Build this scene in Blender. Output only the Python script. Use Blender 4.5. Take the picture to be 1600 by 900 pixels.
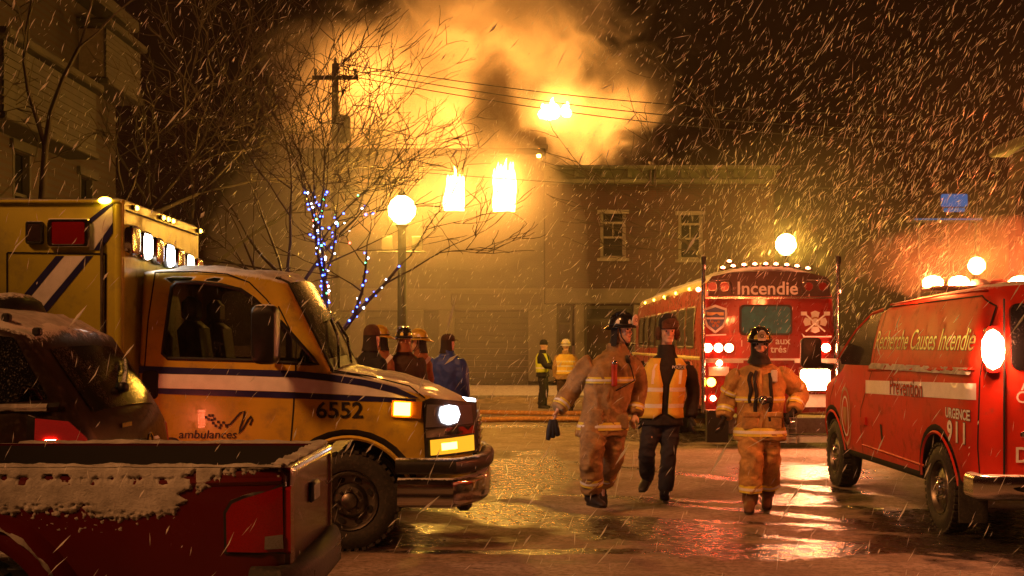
import bpy, bmesh, math, random
from mathutils import Vector, Matrix, noise
from mathutils.bvhtree import BVHTree
from mathutils.geometry import delaunay_2d_cdt
C = bpy.context
S = C.scene
for _o in list(bpy.data.objects):
    bpy.data.objects.remove(_o)
R = random.Random(7)
pi, sin, cos = math.pi, math.sin, math.cos

# ------------------------------------------------------------------ camera
cd = bpy.data.cameras.new('camera')
cam = bpy.data.objects.new('camera', cd)
S.collection.objects.link(cam)
cam.location = (0, 0, 1.6)
cam.rotation_euler = (math.radians(90), 0, 0)
cd.sensor_width = 36
cd.lens = 45
cd.shift_y = 0.055
cd.clip_start = 0.1
cd.clip_end = 2000
S.camera = cam
# ------------------------------------------------------------------ night sky, weak fill from the street lighting behind
SUN_EL, SUN_AZ = 41.0, 226.0           # azimuth the light comes from (0 = +Y, clockwise)
w = bpy.data.worlds.new('World')
S.world = w
w.use_nodes = True
nt = w.node_tree
nt.nodes.clear()
wo = nt.nodes.new('ShaderNodeOutputWorld')
bg = nt.nodes.new('ShaderNodeBackground')
sk = nt.nodes.new('ShaderNodeTexSky')
sk.sky_type = 'NISHITA'
sk.sun_disc = False
sk.sun_elevation = math.radians(SUN_EL)
sk.sun_rotation = math.radians(SUN_AZ)
tint = nt.nodes.new('ShaderNodeMix')
tint.data_type = 'RGBA'
tint.blend_type = 'MULTIPLY'
tint.inputs[0].default_value = 1
tint.inputs[7].default_value = (1.0, 0.10, 0.03, 1)   # city glow under snow cloud
nt.links.new(sk.outputs[0], tint.inputs[6])
nt.links.new(tint.outputs[2], bg.inputs[0])
bg.inputs[1].default_value = 0.0020
nt.links.new(bg.outputs[0], wo.inputs[0])
sd = bpy.data.lights.new('street_fill', 'SUN')
sd.energy = 2.0
sd.color = (1.0, 0.36, 0.10)
sd.angle = math.radians(9)
sun = bpy.data.objects.new('street_fill', sd)
S.collection.objects.link(sun)
_az, _el = math.radians(SUN_AZ), math.radians(SUN_EL)
sdir = Vector((sin(_az) * cos(_el), cos(_az) * cos(_el), sin(_el)))
sun.rotation_euler = sdir.to_track_quat('Z', 'Y').to_euler()
S.view_settings.view_transform = 'Standard'
S.view_settings.look = 'None'
S.view_settings.exposure = 0
S.view_settings.gamma = 1
S.view_settings.use_curve_mapping = False
S.cycles.use_denoising = True
S.cycles.max_bounces = 6
S.cycles.diffuse_bounces = 2
S.cycles.glossy_bounces = 3
S.cycles.transmission_bounces = 3
S.cycles.transparent_max_bounces = 12
S.cycles.volume_bounces = 2
S.cycles.sample_clamp_indirect = 4
S.cycles.sample_clamp_direct = 0
S.cycles.volume_step_rate = 0.7
S.cycles.volume_max_steps = 256

# ------------------------------------------------------------------ helpers
F = 2000.0


def P(px, py, d):
    "a point at depth d seen at photograph position px, py"
    return Vector(((px - 800) * d / F, d, 1.6 - (py - 538) * d / F))


def tag(o, label=None, cat=None, group=None, kind=None):
    if label: o['label'] = label
    if cat: o['category'] = cat
    if group: o['group'] = group
    if kind: o['kind'] = kind
    return o


def thing(name, label, cat, loc=(0, 0, 0), rz=0.0, group=None):
    o = bpy.data.objects.new(name, None)
    S.collection.objects.link(o)
    o.empty_display_size = 0.2
    o.location = loc
    o.rotation_euler = (0, 0, rz)
    return tag(o, label, cat, group)


def copy_tree(o, parent=None):
    c = o.copy()
    S.collection.objects.link(c)
    c.parent = parent
    for ch in list(o.children):
        copy_tree(ch, c)
    return c


def wmat(o):
    m = Matrix.LocRotScale(o.location, o.rotation_euler, o.scale)
    return wmat(o.parent) @ m if o.parent else m


class G:
    "collects faces, then links them as one mesh object"

    def __init__(s):
        s.v, s.f, s.m, s.c = [], [], [], 0

    def mi(s, i):
        s.c = i
        return s

    def add(s, vs, fs, M=None):
        b = len(s.v)
        if M is not None:
            vs = [M @ Vector(p) for p in vs]
        s.v += [tuple(p) for p in vs]
        for f in fs:
            s.f.append(tuple(i + b for i in f))
            s.m.append(s.c)
        return s

    def box(s, c, sz, rot=None, bev=0.0, seg=1):
        bm = bmesh.new()
        bmesh.ops.create_cube(bm, size=1)
        bmesh.ops.scale(bm, vec=sz, verts=bm.verts)
        if bev > 0:
            bmesh.ops.bevel(bm, geom=bm.edges[:], offset=min(bev, min(sz) * .49), segments=seg, affect='EDGES', profile=0.5)
        M = Matrix.Translation(c)
        if rot is not None:
            M = M @ (rot if isinstance(rot, Matrix) else Matrix.Rotation(rot, 4, 'Z'))
        bm.verts.index_update()
        s.add([v.co.copy() for v in bm.verts], [[v.index for v in f.verts] for f in bm.faces], M)
        bm.free()
        return s

    def loft(s, rings, cap=True, closed=True, M=None):
        n = len(rings[0])
        vs = [p for r in rings for p in r]
        fs = []
        for i in range(len(rings) - 1):
            for j in range(n if closed else n - 1):
                k = (j + 1) % n
                fs.append((i * n + j, i * n + k, (i + 1) * n + k, (i + 1) * n + j))
        if cap:
            fs.append(tuple(range(n - 1, -1, -1)))
            fs.append(tuple((len(rings) - 1) * n + j for j in range(n)))
        return s.add(vs, fs, M)

    def tube(s, pts, r, n=8, cap=True, ell=None):
        pts = [Vector(p) for p in pts]
        rs = r if isinstance(r, (list, tuple)) else [r] * len(pts)
        return s.loft(tube_rings(pts, rs, n, ell), cap)

    def lathe(s, prof, n=16, M=None, cap=True):
        "prof: (radius, height) about local z"
        return s.loft([[(r * cos(2 * pi * j / n), r * sin(2 * pi * j / n), h) for j in range(n)] for r, h in prof], cap, True, M)

    def prism(s, poly, h0, h1, M=None):
        "poly in local xy, from z h0 to h1"
        n = len(poly)
        return s.loft([[(x, y, h0) for x, y in poly], [(x, y, h1) for x, y in poly]], True, True, M)

    def ball(s, c, r, sub=1, sc=(1, 1, 1)):
        bm = bmesh.new()
        bmesh.ops.create_icosphere(bm, subdivisions=sub, radius=r)
        bm.verts.index_update()
        s.add([(v.co.x * sc[0] + c[0], v.co.y * sc[1] + c[1], v.co.z * sc[2] + c[2]) for v in bm.verts],
              [[v.index for v in f.verts] for f in bm.faces])
        bm.free()
        return s

    def grid(s, rows, flip=False):
        n = len(rows[0])
        fs = []
        for i in range(len(rows) - 1):
            for j in range(n - 1):
                q = (i * n + j, i * n + j + 1, (i + 1) * n + j + 1, (i + 1) * n + j)
                fs.append(q[::-1] if flip else q)
        return s.add([p for r in rows for p in r], fs)

    def mesh(s, name, mats, M=None):
        me = bpy.data.meshes.new(name)
        vs = s.v if M is None else [tuple(M @ Vector(p)) for p in s.v]
        me.from_pydata(vs, [], s.f)
        for m in (mats if isinstance(mats, (list, tuple)) else [mats]):
            me.materials.append(m)
        if any(s.m):
            me.polygons.foreach_set('material_index', s.m)
        me.update()
        return me

    def build(s, name, mats, parent=None, smooth=None, world=False, fix=False):
        M = None
        if world and parent is not None:
            M = wmat(parent).inverted()
        me = s.mesh(name, mats, M)
        if fix:
            bm = bmesh.new()
            bm.from_mesh(me)
            bmesh.ops.recalc_face_normals(bm, faces=bm.faces[:])
            bm.to_mesh(me)
            bm.free()
        if smooth:
            me.polygons.foreach_set('use_smooth', [True] * len(me.polygons))
            me.set_sharp_from_angle(angle=math.radians(smooth))
        o = bpy.data.objects.new(name, me)
        S.collection.objects.link(o)
        if parent is not None:
            o.parent = parent
        return o


def tube_rings(pts, rs, n=8, ell=None, up=None):
    rings = []
    prev = None
    for i, p in enumerate(pts):
        a = pts[max(i - 1, 0)]
        b = pts[min(i + 1, len(pts) - 1)]
        t = (b - a)
        t = t.normalized() if t.length > 1e-9 else Vector((0, 0, 1))
        if prev is None:
            u = Vector(up) if up else (Vector((1, 0, 0)) if abs(t.x) < .8 else Vector((0, 1, 0)))
        else:
            u = prev
        u = (u - t * u.dot(t)).normalized()
        prev = u
        v = t.cross(u)
        e = (1, 1) if ell is None else (ell[i] if isinstance(ell, list) else ell)
        rings.append([p + u * (rs[i] * e[0] * cos(2 * pi * j / n)) + v * (rs[i] * e[1] * sin(2 * pi * j / n)) for j in range(n)])
    return rings


def link_mesh(name, me, parent=None, loc=None):
    o = bpy.data.objects.new(name, me)
    S.collection.objects.link(o)
    if parent is not None: o.parent = parent
    if loc is not None: o.location = loc
    return o


def lerp(a, b, t):
    return a + (b - a) * t


def interp(xs, ys, x):
    if x <= xs[0]: return ys[0]
    for i in range(len(xs) - 1):
        if x <= xs[i + 1]:
            return lerp(ys[i], ys[i + 1], (x - xs[i]) / (xs[i + 1] - xs[i]))
    return ys[-1]


def fbm(p, o=4):
    return noise.fractal(Vector(p), 0.9, 2.0, o)


# ---------------------------------------------------------------- materials
class NT:
    "small node-tree writer"

    def __init__(s, name):
        s.mat = bpy.data.materials.new(name)
        s.mat.use_nodes = True
        s.t = s.mat.node_tree
        s.t.nodes.clear()
        s.out = s.n('ShaderNodeOutputMaterial')
        s.tc = None

    def n(s, kind, **kw):
        nd = s.t.nodes.new(kind)
        for k, v in kw.items():
            setattr(nd, k, v)
        return nd

    def put(s, sock, v):
        if hasattr(v, 'is_linked') or hasattr(v, 'links'):
            s.t.links.new(v, sock)
        elif v is not None:
            sock.default_value = v

    def co(s, which='Object'):
        if s.tc is None: s.tc = s.n('ShaderNodeTexCoord')
        return s.tc.outputs[which]

    def math(s, op, a, b=0.0, c=None, clamp=False):
        nd = s.n('ShaderNodeMath', operation=op, use_clamp=clamp)
        s.put(nd.inputs[0], a)
        s.put(nd.inputs[1], b)
        if c is not None: s.put(nd.inputs[2], c)
        return nd.outputs[0]

    def vec(s, op, a, b):
        nd = s.n('ShaderNodeVectorMath', operation=op)
        s.put(nd.inputs[0], a)
        s.put(nd.inputs[1], b)
        return nd.outputs[0]

    def noise(s, scale, detail=4, rough=.55, vec=None, dist=0.0, stretch=None):
        v = vec if vec is not None else s.co()
        if stretch is not None: v = s.vec('MULTIPLY', v, stretch)
        nd = s.n('ShaderNodeTexNoise')
        s.put(nd.inputs['Vector'], v)
        nd.inputs['Scale'].default_value = scale
        nd.inputs['Detail'].default_value = detail
        nd.inputs['Roughness'].default_value = rough
        nd.inputs['Distortion'].default_value = dist
        return nd.outputs['Fac']

    def voro(s, scale, vec=None, feature='F1'):
        nd = s.n('ShaderNodeTexVoronoi', feature=feature)
        s.put(nd.inputs['Vector'], vec if vec is not None else s.co())
        nd.inputs['Scale'].default_value = scale
        return nd.outputs['Distance']

    def ramp(s, x, a, b, lo=0.0, hi=1.0):
        nd = s.n('ShaderNodeMapRange', clamp=True)
        nd.interpolation_type = 'SMOOTHSTEP'
        s.put(nd.inputs[0], x)
        nd.inputs[1].default_value = a
        nd.inputs[2].default_value = b
        nd.inputs[3].default_value = lo
        nd.inputs[4].default_value = hi
        return nd.outputs[0]

    def mix(s, f, a, b, blend='MIX'):
        nd = s.n('ShaderNodeMix', data_type='RGBA', blend_type=blend)
        s.put(nd.inputs[0], f)
        for i, q in ((6, a), (7, b)):
            if isinstance(q, tuple) and len(q) == 3: q = q + (1,)
            s.put(nd.inputs[i], q)
        return nd.outputs[2]

    def fmix(s, f, a, b):
        nd = s.n('ShaderNodeMix', data_type='FLOAT')
        s.put(nd.inputs[0], f)
        s.put(nd.inputs[2], a)
        s.put(nd.inputs[3], b)
        return nd.outputs[0]

    def bump(s, h, strength=.4, dist=.02):
        nd = s.n('ShaderNodeBump')
        nd.inputs['Strength'].default_value = strength
        nd.inputs['Distance'].default_value = dist
        s.put(nd.inputs['Height'], h)
        return nd.outputs[0]

    def up(s):
        g = s.n('ShaderNodeNewGeometry')
        x = s.n('ShaderNodeSeparateXYZ')
        s.t.links.new(g.outputs['Normal'], x.inputs[0])
        return x.outputs[2]

    def bsdf(s, col, rough=.5, metal=0.0, nrm=None, **kw):
        b = s.n('ShaderNodeBsdfPrincipled')
        if isinstance(col, tuple) and len(col) == 3: col = col + (1,)
        s.put(b.inputs['Base Color'], col)
        s.put(b.inputs['Roughness'], rough)
        s.put(b.inputs['Metallic'], metal)
        if nrm is not None: s.put(b.inputs['Normal'], nrm)
        for k, v in kw.items():
            s.put(b.inputs[k], v)
        return b.outputs[0]

    def done(s, sh, vol=False):
        s.t.links.new(sh, s.out.inputs['Volume' if vol else 'Surface'])
        return s.mat


def mat(name, col, rough=.5, metal=0.0, var=.25, vscale=6.0, bump=0.0, bscale=40.0, snow=0.0, dirt=0.0, coat=0.0, stretch=None, rvar=.12, spec=.5, splash=0.0):
    "plain surface with mottled colour, fine relief, optional snow caught on its upward faces and grime"
    t = NT(name)
    n1 = t.noise(vscale, 5, .6, stretch=stretch)
    k = t.ramp(n1, .3, .7, 1 - var, 1 + var * .4)
    c = t.mix(1.0, tuple(col), t.n('ShaderNodeCombineColor').outputs[0], 'MULTIPLY')
    cc = c.node.inputs[7].links[0].from_node
    for i in range(3): t.put(cc.inputs[i], k)
    r = t.math('ADD', t.math('MULTIPLY', t.math('SUBTRACT', n1, .5), rvar * 2), rough, clamp=True)
    if dirt > 0:
        dn = t.ramp(t.noise(vscale * 3.1, 6, .65), .62 - dirt * .35, .78)
        c = t.mix(t.math('MULTIPLY', dn, .6), c, (.10, .075, .055))
        r = t.fmix(dn, r, .8)
    if splash > 0:
        sx_ = t.n('ShaderNodeSeparateXYZ')
        t.t.links.new(t.co(), sx_.inputs[0])
        sp_ = t.math('ADD', t.ramp(sx_.outputs[2], splash, splash * .35), t.math('MULTIPLY', t.math('SUBTRACT', t.noise(5, 6, .7), .56), 1.6))
        sp_ = t.math('MULTIPLY', t.ramp(sp_, .15, .95), t.ramp(t.noise(120, 3, .7), .35, .6, .35, .8))
        c = t.mix(sp_, c, (.24, .20, .165))
        r = t.fmix(sp_, r, .85)
    m = metal
    if snow > 0:
        sn = t.noise(55, 3, .7)
        sn2 = t.noise(7, 4, .6)
        f = t.math('ADD', t.math('MULTIPLY', t.ramp(t.up(), .35, .95), 1.0), t.math('MULTIPLY', t.math('SUBTRACT', t.math('ADD', sn, sn2), 1.0), .9))
        f = t.ramp(f, 1.05 - snow, 1.35 - snow)
        c = t.mix(f, c, (.72, .70, .68))
        r = t.fmix(f, r, .9)
        if metal > 0: m = t.fmix(f, metal, 0.0)
    nr = None
    if bump > 0:
        nr = t.bump(t.noise(bscale, 5, .6, stretch=stretch), bump)
    kw = {}
    kw['Specular IOR Level'] = spec
    if coat > 0: kw |= {'Coat Weight': coat, 'Coat Roughness': .06}
    return t.done(t.bsdf(c, r, m, nr, **kw))


def emit(name, col, strength, base=None):
    t = NT(name)
    if base is None:
        e = t.n('ShaderNodeEmission')
        e.inputs[0].default_value = tuple(col) + (1,)
        e.inputs[1].default_value = strength
        return t.done(e.outputs[0])
    return t.done(t.bsdf(base, .15, 0, None, **{'Emission Color': tuple(col) + (1,), 'Emission Strength': strength}))


M = {}
M['yellow'] = mat('ambulance_yellow', (.62, .43, .045), .30, var=.22, vscale=2, snow=.45, dirt=.42, splash=.95, coat=.2, bump=.02)
M['box_yellow'] = mat('ambulance_box_yellow', (.55, .50, .05), .36, var=.22, vscale=1.5, snow=.45, dirt=.40, coat=.2, bump=.02)
M['navy'] = mat('navy_tape', (.02, .02, .13), .35, var=.2)
M['white_tape'] = mat('white_tape', (.90, .89, .92), .35, var=.10, vscale=9)
M['ink'] = mat('black_lettering', (.012, .012, .015), .5)
M['black'] = mat('black_plastic', (.018, .017, .017), .45, var=.3, vscale=20, bump=.1, snow=.25)
M['matte'] = mat('dark_underside', (.012, .011, .011), .85)
M['rubber'] = mat('tyre_rubber', (.022, .021, .020), .75, var=.4, vscale=14, bump=.25, bscale=60, dirt=.5)
M['chrome'] = mat('chrome', (.72, .70, .68), .12, 1.0, var=.08, snow=.3, rvar=.08)
M['steel'] = mat('dull_steel', (.22, .20, .18), .42, 1.0, var=.3, dirt=.4)
M['seam'] = mat('panel_gap', (.010, .009, .008), .9)
M['red'] = mat('fire_red', (.58, .032, .014), .5, var=.16, vscale=2.5, snow=.3, dirt=.30, spec=.16, splash=.75, bump=.015)
M['bus_red'] = mat('bus_red', (.36, .018, .014), .28, var=.18, vscale=2.5, snow=.3, dirt=.2, coat=.4)
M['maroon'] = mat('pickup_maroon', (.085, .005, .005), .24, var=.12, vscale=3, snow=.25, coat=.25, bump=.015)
M['dark_car'] = mat('dark_car_paint', (.032, .017, .014), .35, var=.35, vscale=10, snow=.5, dirt=.4, bump=.05, bscale=90, coat=.15)
M['snow'] = None
t = NT('snow_crust')
M['snow'] = t.done(t.bsdf(t.mix(t.ramp(t.noise(9, 5), .3, .7), (.42, .40, .37), (.68, .66, .63)), .85, 0,
                         t.bump(t.noise(130, 6, .75), .9, .015), **{'Subsurface Weight': .15, 'Subsurface Radius': (.02, .02, .02)}))


def glass_mat(name, tint, frost=.5, trans=.75, rough=.05, fcol=(.5, .47, .44)):
    "window glass with frost speckle and melt streaks"
    t = NT(name)
    f = t.ramp(t.noise(75, 4, .7), .60 - frost * .14, .74)
    f2 = t.ramp(t.noise(4, 4), .35, .75)
    f = t.math('MULTIPLY', f, t.math('MULTIPLY', f2, min(1, frost * 1.4)), clamp=True)
    tr = t.n('ShaderNodeBsdfTransparent')
    tr.inputs[0].default_value = tuple(tint) + (1,)
    g = t.bsdf(t.mix(f, (.008, .008, .009), fcol), t.fmix(f, rough, .7))
    m = t.n('ShaderNodeMixShader')
    t.put(m.inputs[0], t.math('MULTIPLY', t.math('SUBTRACT', 1.0, f), trans))
    t.t.links.new(g, m.inputs[1])
    t.t.links.new(tr.outputs[0], m.inputs[2])
    return t.done(m.outputs[0])


M['cab_glass'] = glass_mat('cab_glass', (.55, .52, .45), .55, .72)
M['dark_glass'] = glass_mat('dark_glass', (.2, .2, .2), .5, 0.0, .06)
M['screen_glass'] = glass_mat('frosted_windscreen', (.2, .2, .2), 1.0, 0.0, .14, (.42, .36, .25))
M['hatch_glass'] = glass_mat('frosted_hatch_glass', (.2, .2, .2), 1.15, 0.0, .2, (.33, .22, .14))
M['bus_glass'] = mat('teal_glass', (.05, .26, .34), .4, var=.3, dirt=.3, spec=.15)


def lens(name, col, e=0.0, ecol=None):
    t = NT(name)
    v = t.voro(170)
    c = t.mix(t.ramp(v, .1, .6), tuple(q * .7 for q in col), tuple(col))
    kw = {'Coat Weight': .35, 'Coat Roughness': .06}
    if e > 0:
        kw['Emission Color'] = tuple(ecol or col) + (1,)
        kw['Emission Strength'] = e
    return t.done(t.bsdf(c, .15, 0, t.bump(v, .07, .01), **kw))


M['lens_red'] = lens('red_lens', (.26, .006, .006))
M['lens_red_lit'] = lens('red_lens_lit', (.30, .010, .010), .10, (1, .04, .02))
M['lens_dark'] = lens('smoked_lens', (.05, .03, .03))
M['lens_clear'] = lens('clear_lens', (.22, .22, .23))
M['lens_amber'] = lens('amber_lens', (.7, .25, .02))
M['lamp_white'] = emit('strobe_white', (1, .86, .70), 22)
M['lamp_blue'] = emit('strobe_blue_white', (.80, .88, 1), 16)
M['lamp_warm'] = emit('strobe_warm', (1, .62, .30), 16)
M['head_lamp'] = emit('headlamp_lit', (.93, .95, 1), 9)
M['turn_lamp'] = emit('turn_signal_lit', (1, .42, .03), 26)
M['turn_soft'] = emit('turn_signal_soft', (1, .42, .02), 1.3)
M['marker_lamp'] = emit('amber_marker_lit', (1, .55, .05), 20)
M['marker_red'] = emit('red_marker_lit', (1, .20, .09), 40)
M['beacon_red'] = emit('red_beacon_lit', (1, .14, .035), 500)
M['beacon_big'] = emit('roof_beacon_lit', (1, .16, .035), 1000)
M['warn_lamp'] = emit('warning_lamp_lit', (1, .16, .07), 160)
M['flood'] = emit('flood_lamp_lit', (1, .30, .12), 260)
M['street_lamp'] = emit('street_lamp_lit', (1, .49, .06), 680)
# ================================================================= SETTING
# ---- ground: slush-covered street with wet bare tracks
def ground_material():
    t = NT('slushy_street')
    co = t.co()
    sep = t.n('ShaderNodeSeparateXYZ')
    t.t.links.new(co, sep.inputs[0])
    X, Y = sep.outputs[0], sep.outputs[1]
    wob = t.noise(.9, 5, .62)
    wob2 = t.noise(3.3, 5, .65)
    edge = t.math('ADD', t.math('MULTIPLY', t.math('SUBTRACT', wob, .5), 2.6), t.math('MULTIPLY', t.math('SUBTRACT', wob2, .5), 1.1))

    def ell(cx, cy, rx, ry, rot=0.0):
        dx, dy = t.math('SUBTRACT', X, cx), t.math('SUBTRACT', Y, cy)
        c, s_ = cos(rot), sin(rot)
        u = t.math('ADD', t.math('MULTIPLY', dx, c / rx), t.math('MULTIPLY', dy, s_ / rx))
        v = t.math('ADD', t.math('MULTIPLY', dx, -s_ / ry), t.math('MULTIPLY', dy, c / ry))
        d = t.math('SQRT', t.math('ADD', t.math('MULTIPLY', u, u), t.math('MULTIPLY', v, v)))
        return t.math('SUBTRACT', 1.0, d)
    spots = [(.05, 16.0, .75, 3.4, -.06), (-.1, 12.3, .55, 1.2, .2), (1.35, 10.9, .95, .95, .5), (2.1, 10.0, 1.1, .45, .15),
             (.4, 9.9, 1.8, .16, .02), (3.0, 9.95, 1.8, .20, .06), (3.75, 16.2, .95, 1.3, .1), (2.9, 13.2, .6, .5, .3), (2.55, 24, 1.3, 4, .1),
             (.9, 11.4, .9, .6, -.5), (4.6, 10.6, 2.0, 2.4, 0), (-3, 7.6, 3, 1.2, 0), (-2.0, 10.9, 1.7, 1.3, 0), (-1, 25, 3, .5, 0.05), (3, 26.5, 4, .5, .0),
             (3.2, 11.5, 3.6, .16, -.72), (2.0, 10.8, 3.4, .15, -.72), (.6, 13.6, 4, .17, -.34), (-.1, 12.2, 4, .15, -.30), (2.4, 15.5, 3.2, .2, -.9)]
    m = None
    for sp in spots:
        e = ell(*sp)
        m = e if m is None else t.math('MAXIMUM', m, e)
    m = t.math('ADD', t.math('MULTIPLY', m, 1.3), edge)
    # streaky ruts left by tyres, running along x
    rut = t.noise(1.0, 6, .68, stretch=(.35, 2.6, 1))
    rut2 = t.noise(5.0, 5, .7, stretch=(.4, 2.4, 1))
    m = t.math('MAXIMUM', m, t.math('SUBTRACT', t.math('MULTIPLY', t.math('ADD', t.math('MULTIPLY', rut, .62), t.math('MULTIPLY', rut2, .38)), 3.6), 2.02))
    wet = t.ramp(m, -.10, .38)
    grit = t.noise(95, 4, .75)
    lump = t.noise(18, 6, .7)
    tone = t.noise(1.7, 5, .6)
    slush = t.mix(t.ramp(tone, .3, .7), (.23, .165, .115), (.45, .37, .30))
    slush = t.mix(t.ramp(lump, .40, .66), slush, (.17, .125, .09))
    slush = t.mix(t.ramp(grit, .58, .72), slush, (.60, .55, .50))
    fleck = t.ramp(t.noise(4.5, 5, .7, stretch=(.55, 1.7, 1)), .60, .68)
    slush = t.mix(t.math('MULTIPLY', fleck, .85), slush, (.07, .05, .038))
    asph = t.mix(t.ramp(grit, .45, .7), (.020, .017, .016), (.060, .050, .044))
    col = t.mix(wet, slush, asph)
    rough = t.fmix(wet, .80, t.ramp(t.noise(9, 5), .35, .7, .16, .42))
    fine = t.noise(240, 3, .7)
    h = t.math('ADD', t.math('MULTIPLY', t.math('SUBTRACT', 1.0, wet), .08), t.math('ADD', t.math('MULTIPLY', t.math('MULTIPLY', lump, t.math('POWER', t.math('SUBTRACT', 1.0, wet), 5.0)), 1.3), t.math('MULTIPLY', t.fmix(wet, grit, fine), t.fmix(wet, .55, .16))))
    nr = t.bump(h, .65, .03)
    return t.done(t.bsdf(col, rough, 0, nr, **{'Specular IOR Level': .5}))


M['street'] = ground_material()
g = G()
xs = [-600, -120, -40] + [-14 + i * .25 for i in range(113)] + [40, 120, 600]
ys = [-400, -60, -6, 0, 2, 4] + [6 + i * .18 for i in range(90)] + [23 + i * 1.0 for i in range(14)] + [45, 80, 300, 1500]


def ground_z(x, y):
    if not (-14 <= x <= 14 and 5 < y < 36): return 0.0
    k = min(1, (14 - abs(x)) / 2, (y - 5) / 1.5, (36 - y) / 3)
    return k * (.010 * fbm((x * .9, y * 1.9, 3.1), 4) + .006 * fbm((x * 4, y * 5, 8), 2) - .004)


g.grid([[(x, y, ground_z(x, y)) for x in xs] for y in ys])
tag(g.build('ground', M['street'], smooth=60), kind='structure')

M['kerb'] = mat('kerb_stone', (.30, .27, .24), .7, var=.3, bump=.3, snow=.4)
M['walk'] = mat('snowy_pavement', (.40, .36, .32), .8, var=.35, vscale=2.2, bump=.5, bscale=12, snow=.25)
t = G()
t.box((0, 43.4, .0), (90, 14.0, .26), bev=.02)
tag(t.build('pavement', M['walk']), kind='structure')
t = G()
for i in range(45):
    t.box((-45 + i * 2.0 + 1, 36.27, .01), (1.985, .25, .30), bev=.02)
tag(t.build('kerb', M['kerb']), kind='structure')
# ploughed ridge of slush along the far kerb
g = G()
rows = []
for i in range(260):
    x = -26 + i * .2
    h = .15 + .12 * fbm((x * .8, 2, 1), 4)
    rows.append([(x, 34.7 + j * .17 + .12 * fbm((x, j, 7), 2), max(.0, h * sin(pi * j / 9)) * (1 + .5 * fbm((x * 2.5, j * .6, 4), 3)) - .015) for j in range(10)])
g.grid(rows, True)
M['ridge'] = mat('dirty_snow_ridge', (.40, .30, .20), .85, var=.5, vscale=3, bump=.6, bscale=15)
tag(g.build('snow_bank', M['ridge'], smooth=60), 'low dirty ridge of ploughed snow along the far kerb', 'snow bank', kind='stuff')
# charged hose line lying across the far lane
M['hose'] = mat('hose_canvas', (.48, .22, .07), .8, var=.4, vscale=18, bump=.4)
for nm, lab, y0, zz in (('fire_hose', 'orange canvas hose lying across the far lane beyond the firefighters', 26.2, .052),
                        ('fire_hose', 'flatter orange canvas hose on the street nearer the snow bank', 29.3, .045)):
    g = G()
    g.tube([(-7 + i * .25, y0 + .35 * sin(i * .21 + y0) + .2 * fbm((i * .1, y0, 0), 3), zz) for i in range(58)], .055, 8)
    tag(g.build(nm, M['hose'], smooth=60), lab, 'hose', 'hoses laid across the street')

# ---- buildings
def brick_mat(name, c1, c2, mortar, sc=1.0, snow=0.0):
    t = NT(name)
    mp = t.n('ShaderNodeMapping')
    mp.inputs['Rotation'].default_value = (pi / 2, 0, 0)
    t.t.links.new(t.co(), mp.inputs[0])
    b = t.n('ShaderNodeTexBrick')
    t.t.links.new(mp.outputs[0], b.inputs['Vector'])
    b.inputs['Color1'].default_value = c1 + (1,)
    b.inputs['Color2'].default_value = c2 + (1,)
    b.inputs['Mortar'].default_value = mortar + (1,)
    b.inputs['Scale'].default_value = sc
    b.inputs['Mortar Size'].default_value = .008
    b.inputs['Brick Width'].default_value = .22
    b.inputs['Row Height'].default_value = .075
    c = t.mix(t.ramp(t.noise(.9, 5), .35, .75), b.outputs[0], (.05, .03, .025))
    return t.done(t.bsdf(c, .85, 0, t.bump(b.outputs['Fac'], -.4, .02)))


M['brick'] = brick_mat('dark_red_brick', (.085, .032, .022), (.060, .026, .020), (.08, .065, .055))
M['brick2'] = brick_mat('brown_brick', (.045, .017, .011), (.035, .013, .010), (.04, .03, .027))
M['stucco'] = mat('smoke_stained_stucco', (.095, .088, .088), .85, var=.6, vscale=.9, bump=.2)
M['trim'] = mat('painted_trim', (.26, .24, .20), .6, var=.3)
M['cornice'] = mat('green_cornice_metal', (.13, .14, .085), .55, var=.35, vscale=2, snow=.3)
M['stone'] = mat('storefront_stone', (.16, .14, .11), .75, var=.3, vscale=1.5, bump=.2)
M['store_dark'] = mat('storefront_panel', (.06, .048, .034), .6, var=.35, vscale=1.2)
M['window_dark'] = glass_mat('unlit_window', (.2, .2, .2), .25, 0.0, .08)
M['roofing'] = mat('tar_roof', (.06, .055, .05), .9, snow=.5)
M['char'] = mat('charred_frame', (.018, .014, .012), .9, var=.5)


def wall_open(g, x0, x1, z0, z1, y, th, ops):
    "wall in the xz plane facing -y with rectangular openings that have reveals"
    xs_ = sorted({x0, x1, *[o[0] for o in ops], *[o[1] for o in ops]})
    zs_ = sorted({z0, z1, *[o[2] for o in ops], *[o[3] for o in ops]})
    for i in range(len(xs_) - 1):
        for j in range(len(zs_) - 1):
            cx, cz = (xs_[i] + xs_[i + 1]) / 2, (zs_[j] + zs_[j + 1]) / 2
            if any(o[0] < cx < o[1] and o[2] < cz < o[3] for o in ops): continue
            a, b, c, d = xs_[i], xs_[i + 1], zs_[j], zs_[j + 1]
            g.add([(a, y, c), (b, y, c), (b, y, d), (a, y, d)], [(0, 1, 2, 3)])
            g.add([(a, y + th, c), (b, y + th, c), (b, y + th, d), (a, y + th, d)], [(3, 2, 1, 0)])
    for a, b, c, d in ops:
        v = [(a, y, c), (b, y, c), (b, y, d), (a, y, d), (a, y + th, c), (b, y + th, c), (b, y + th, d), (a, y + th, d)]
        g.add(v, [(0, 4, 5, 1), (1, 5, 6, 2), (2, 6, 7, 3), (3, 7, 4, 0)])


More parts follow.
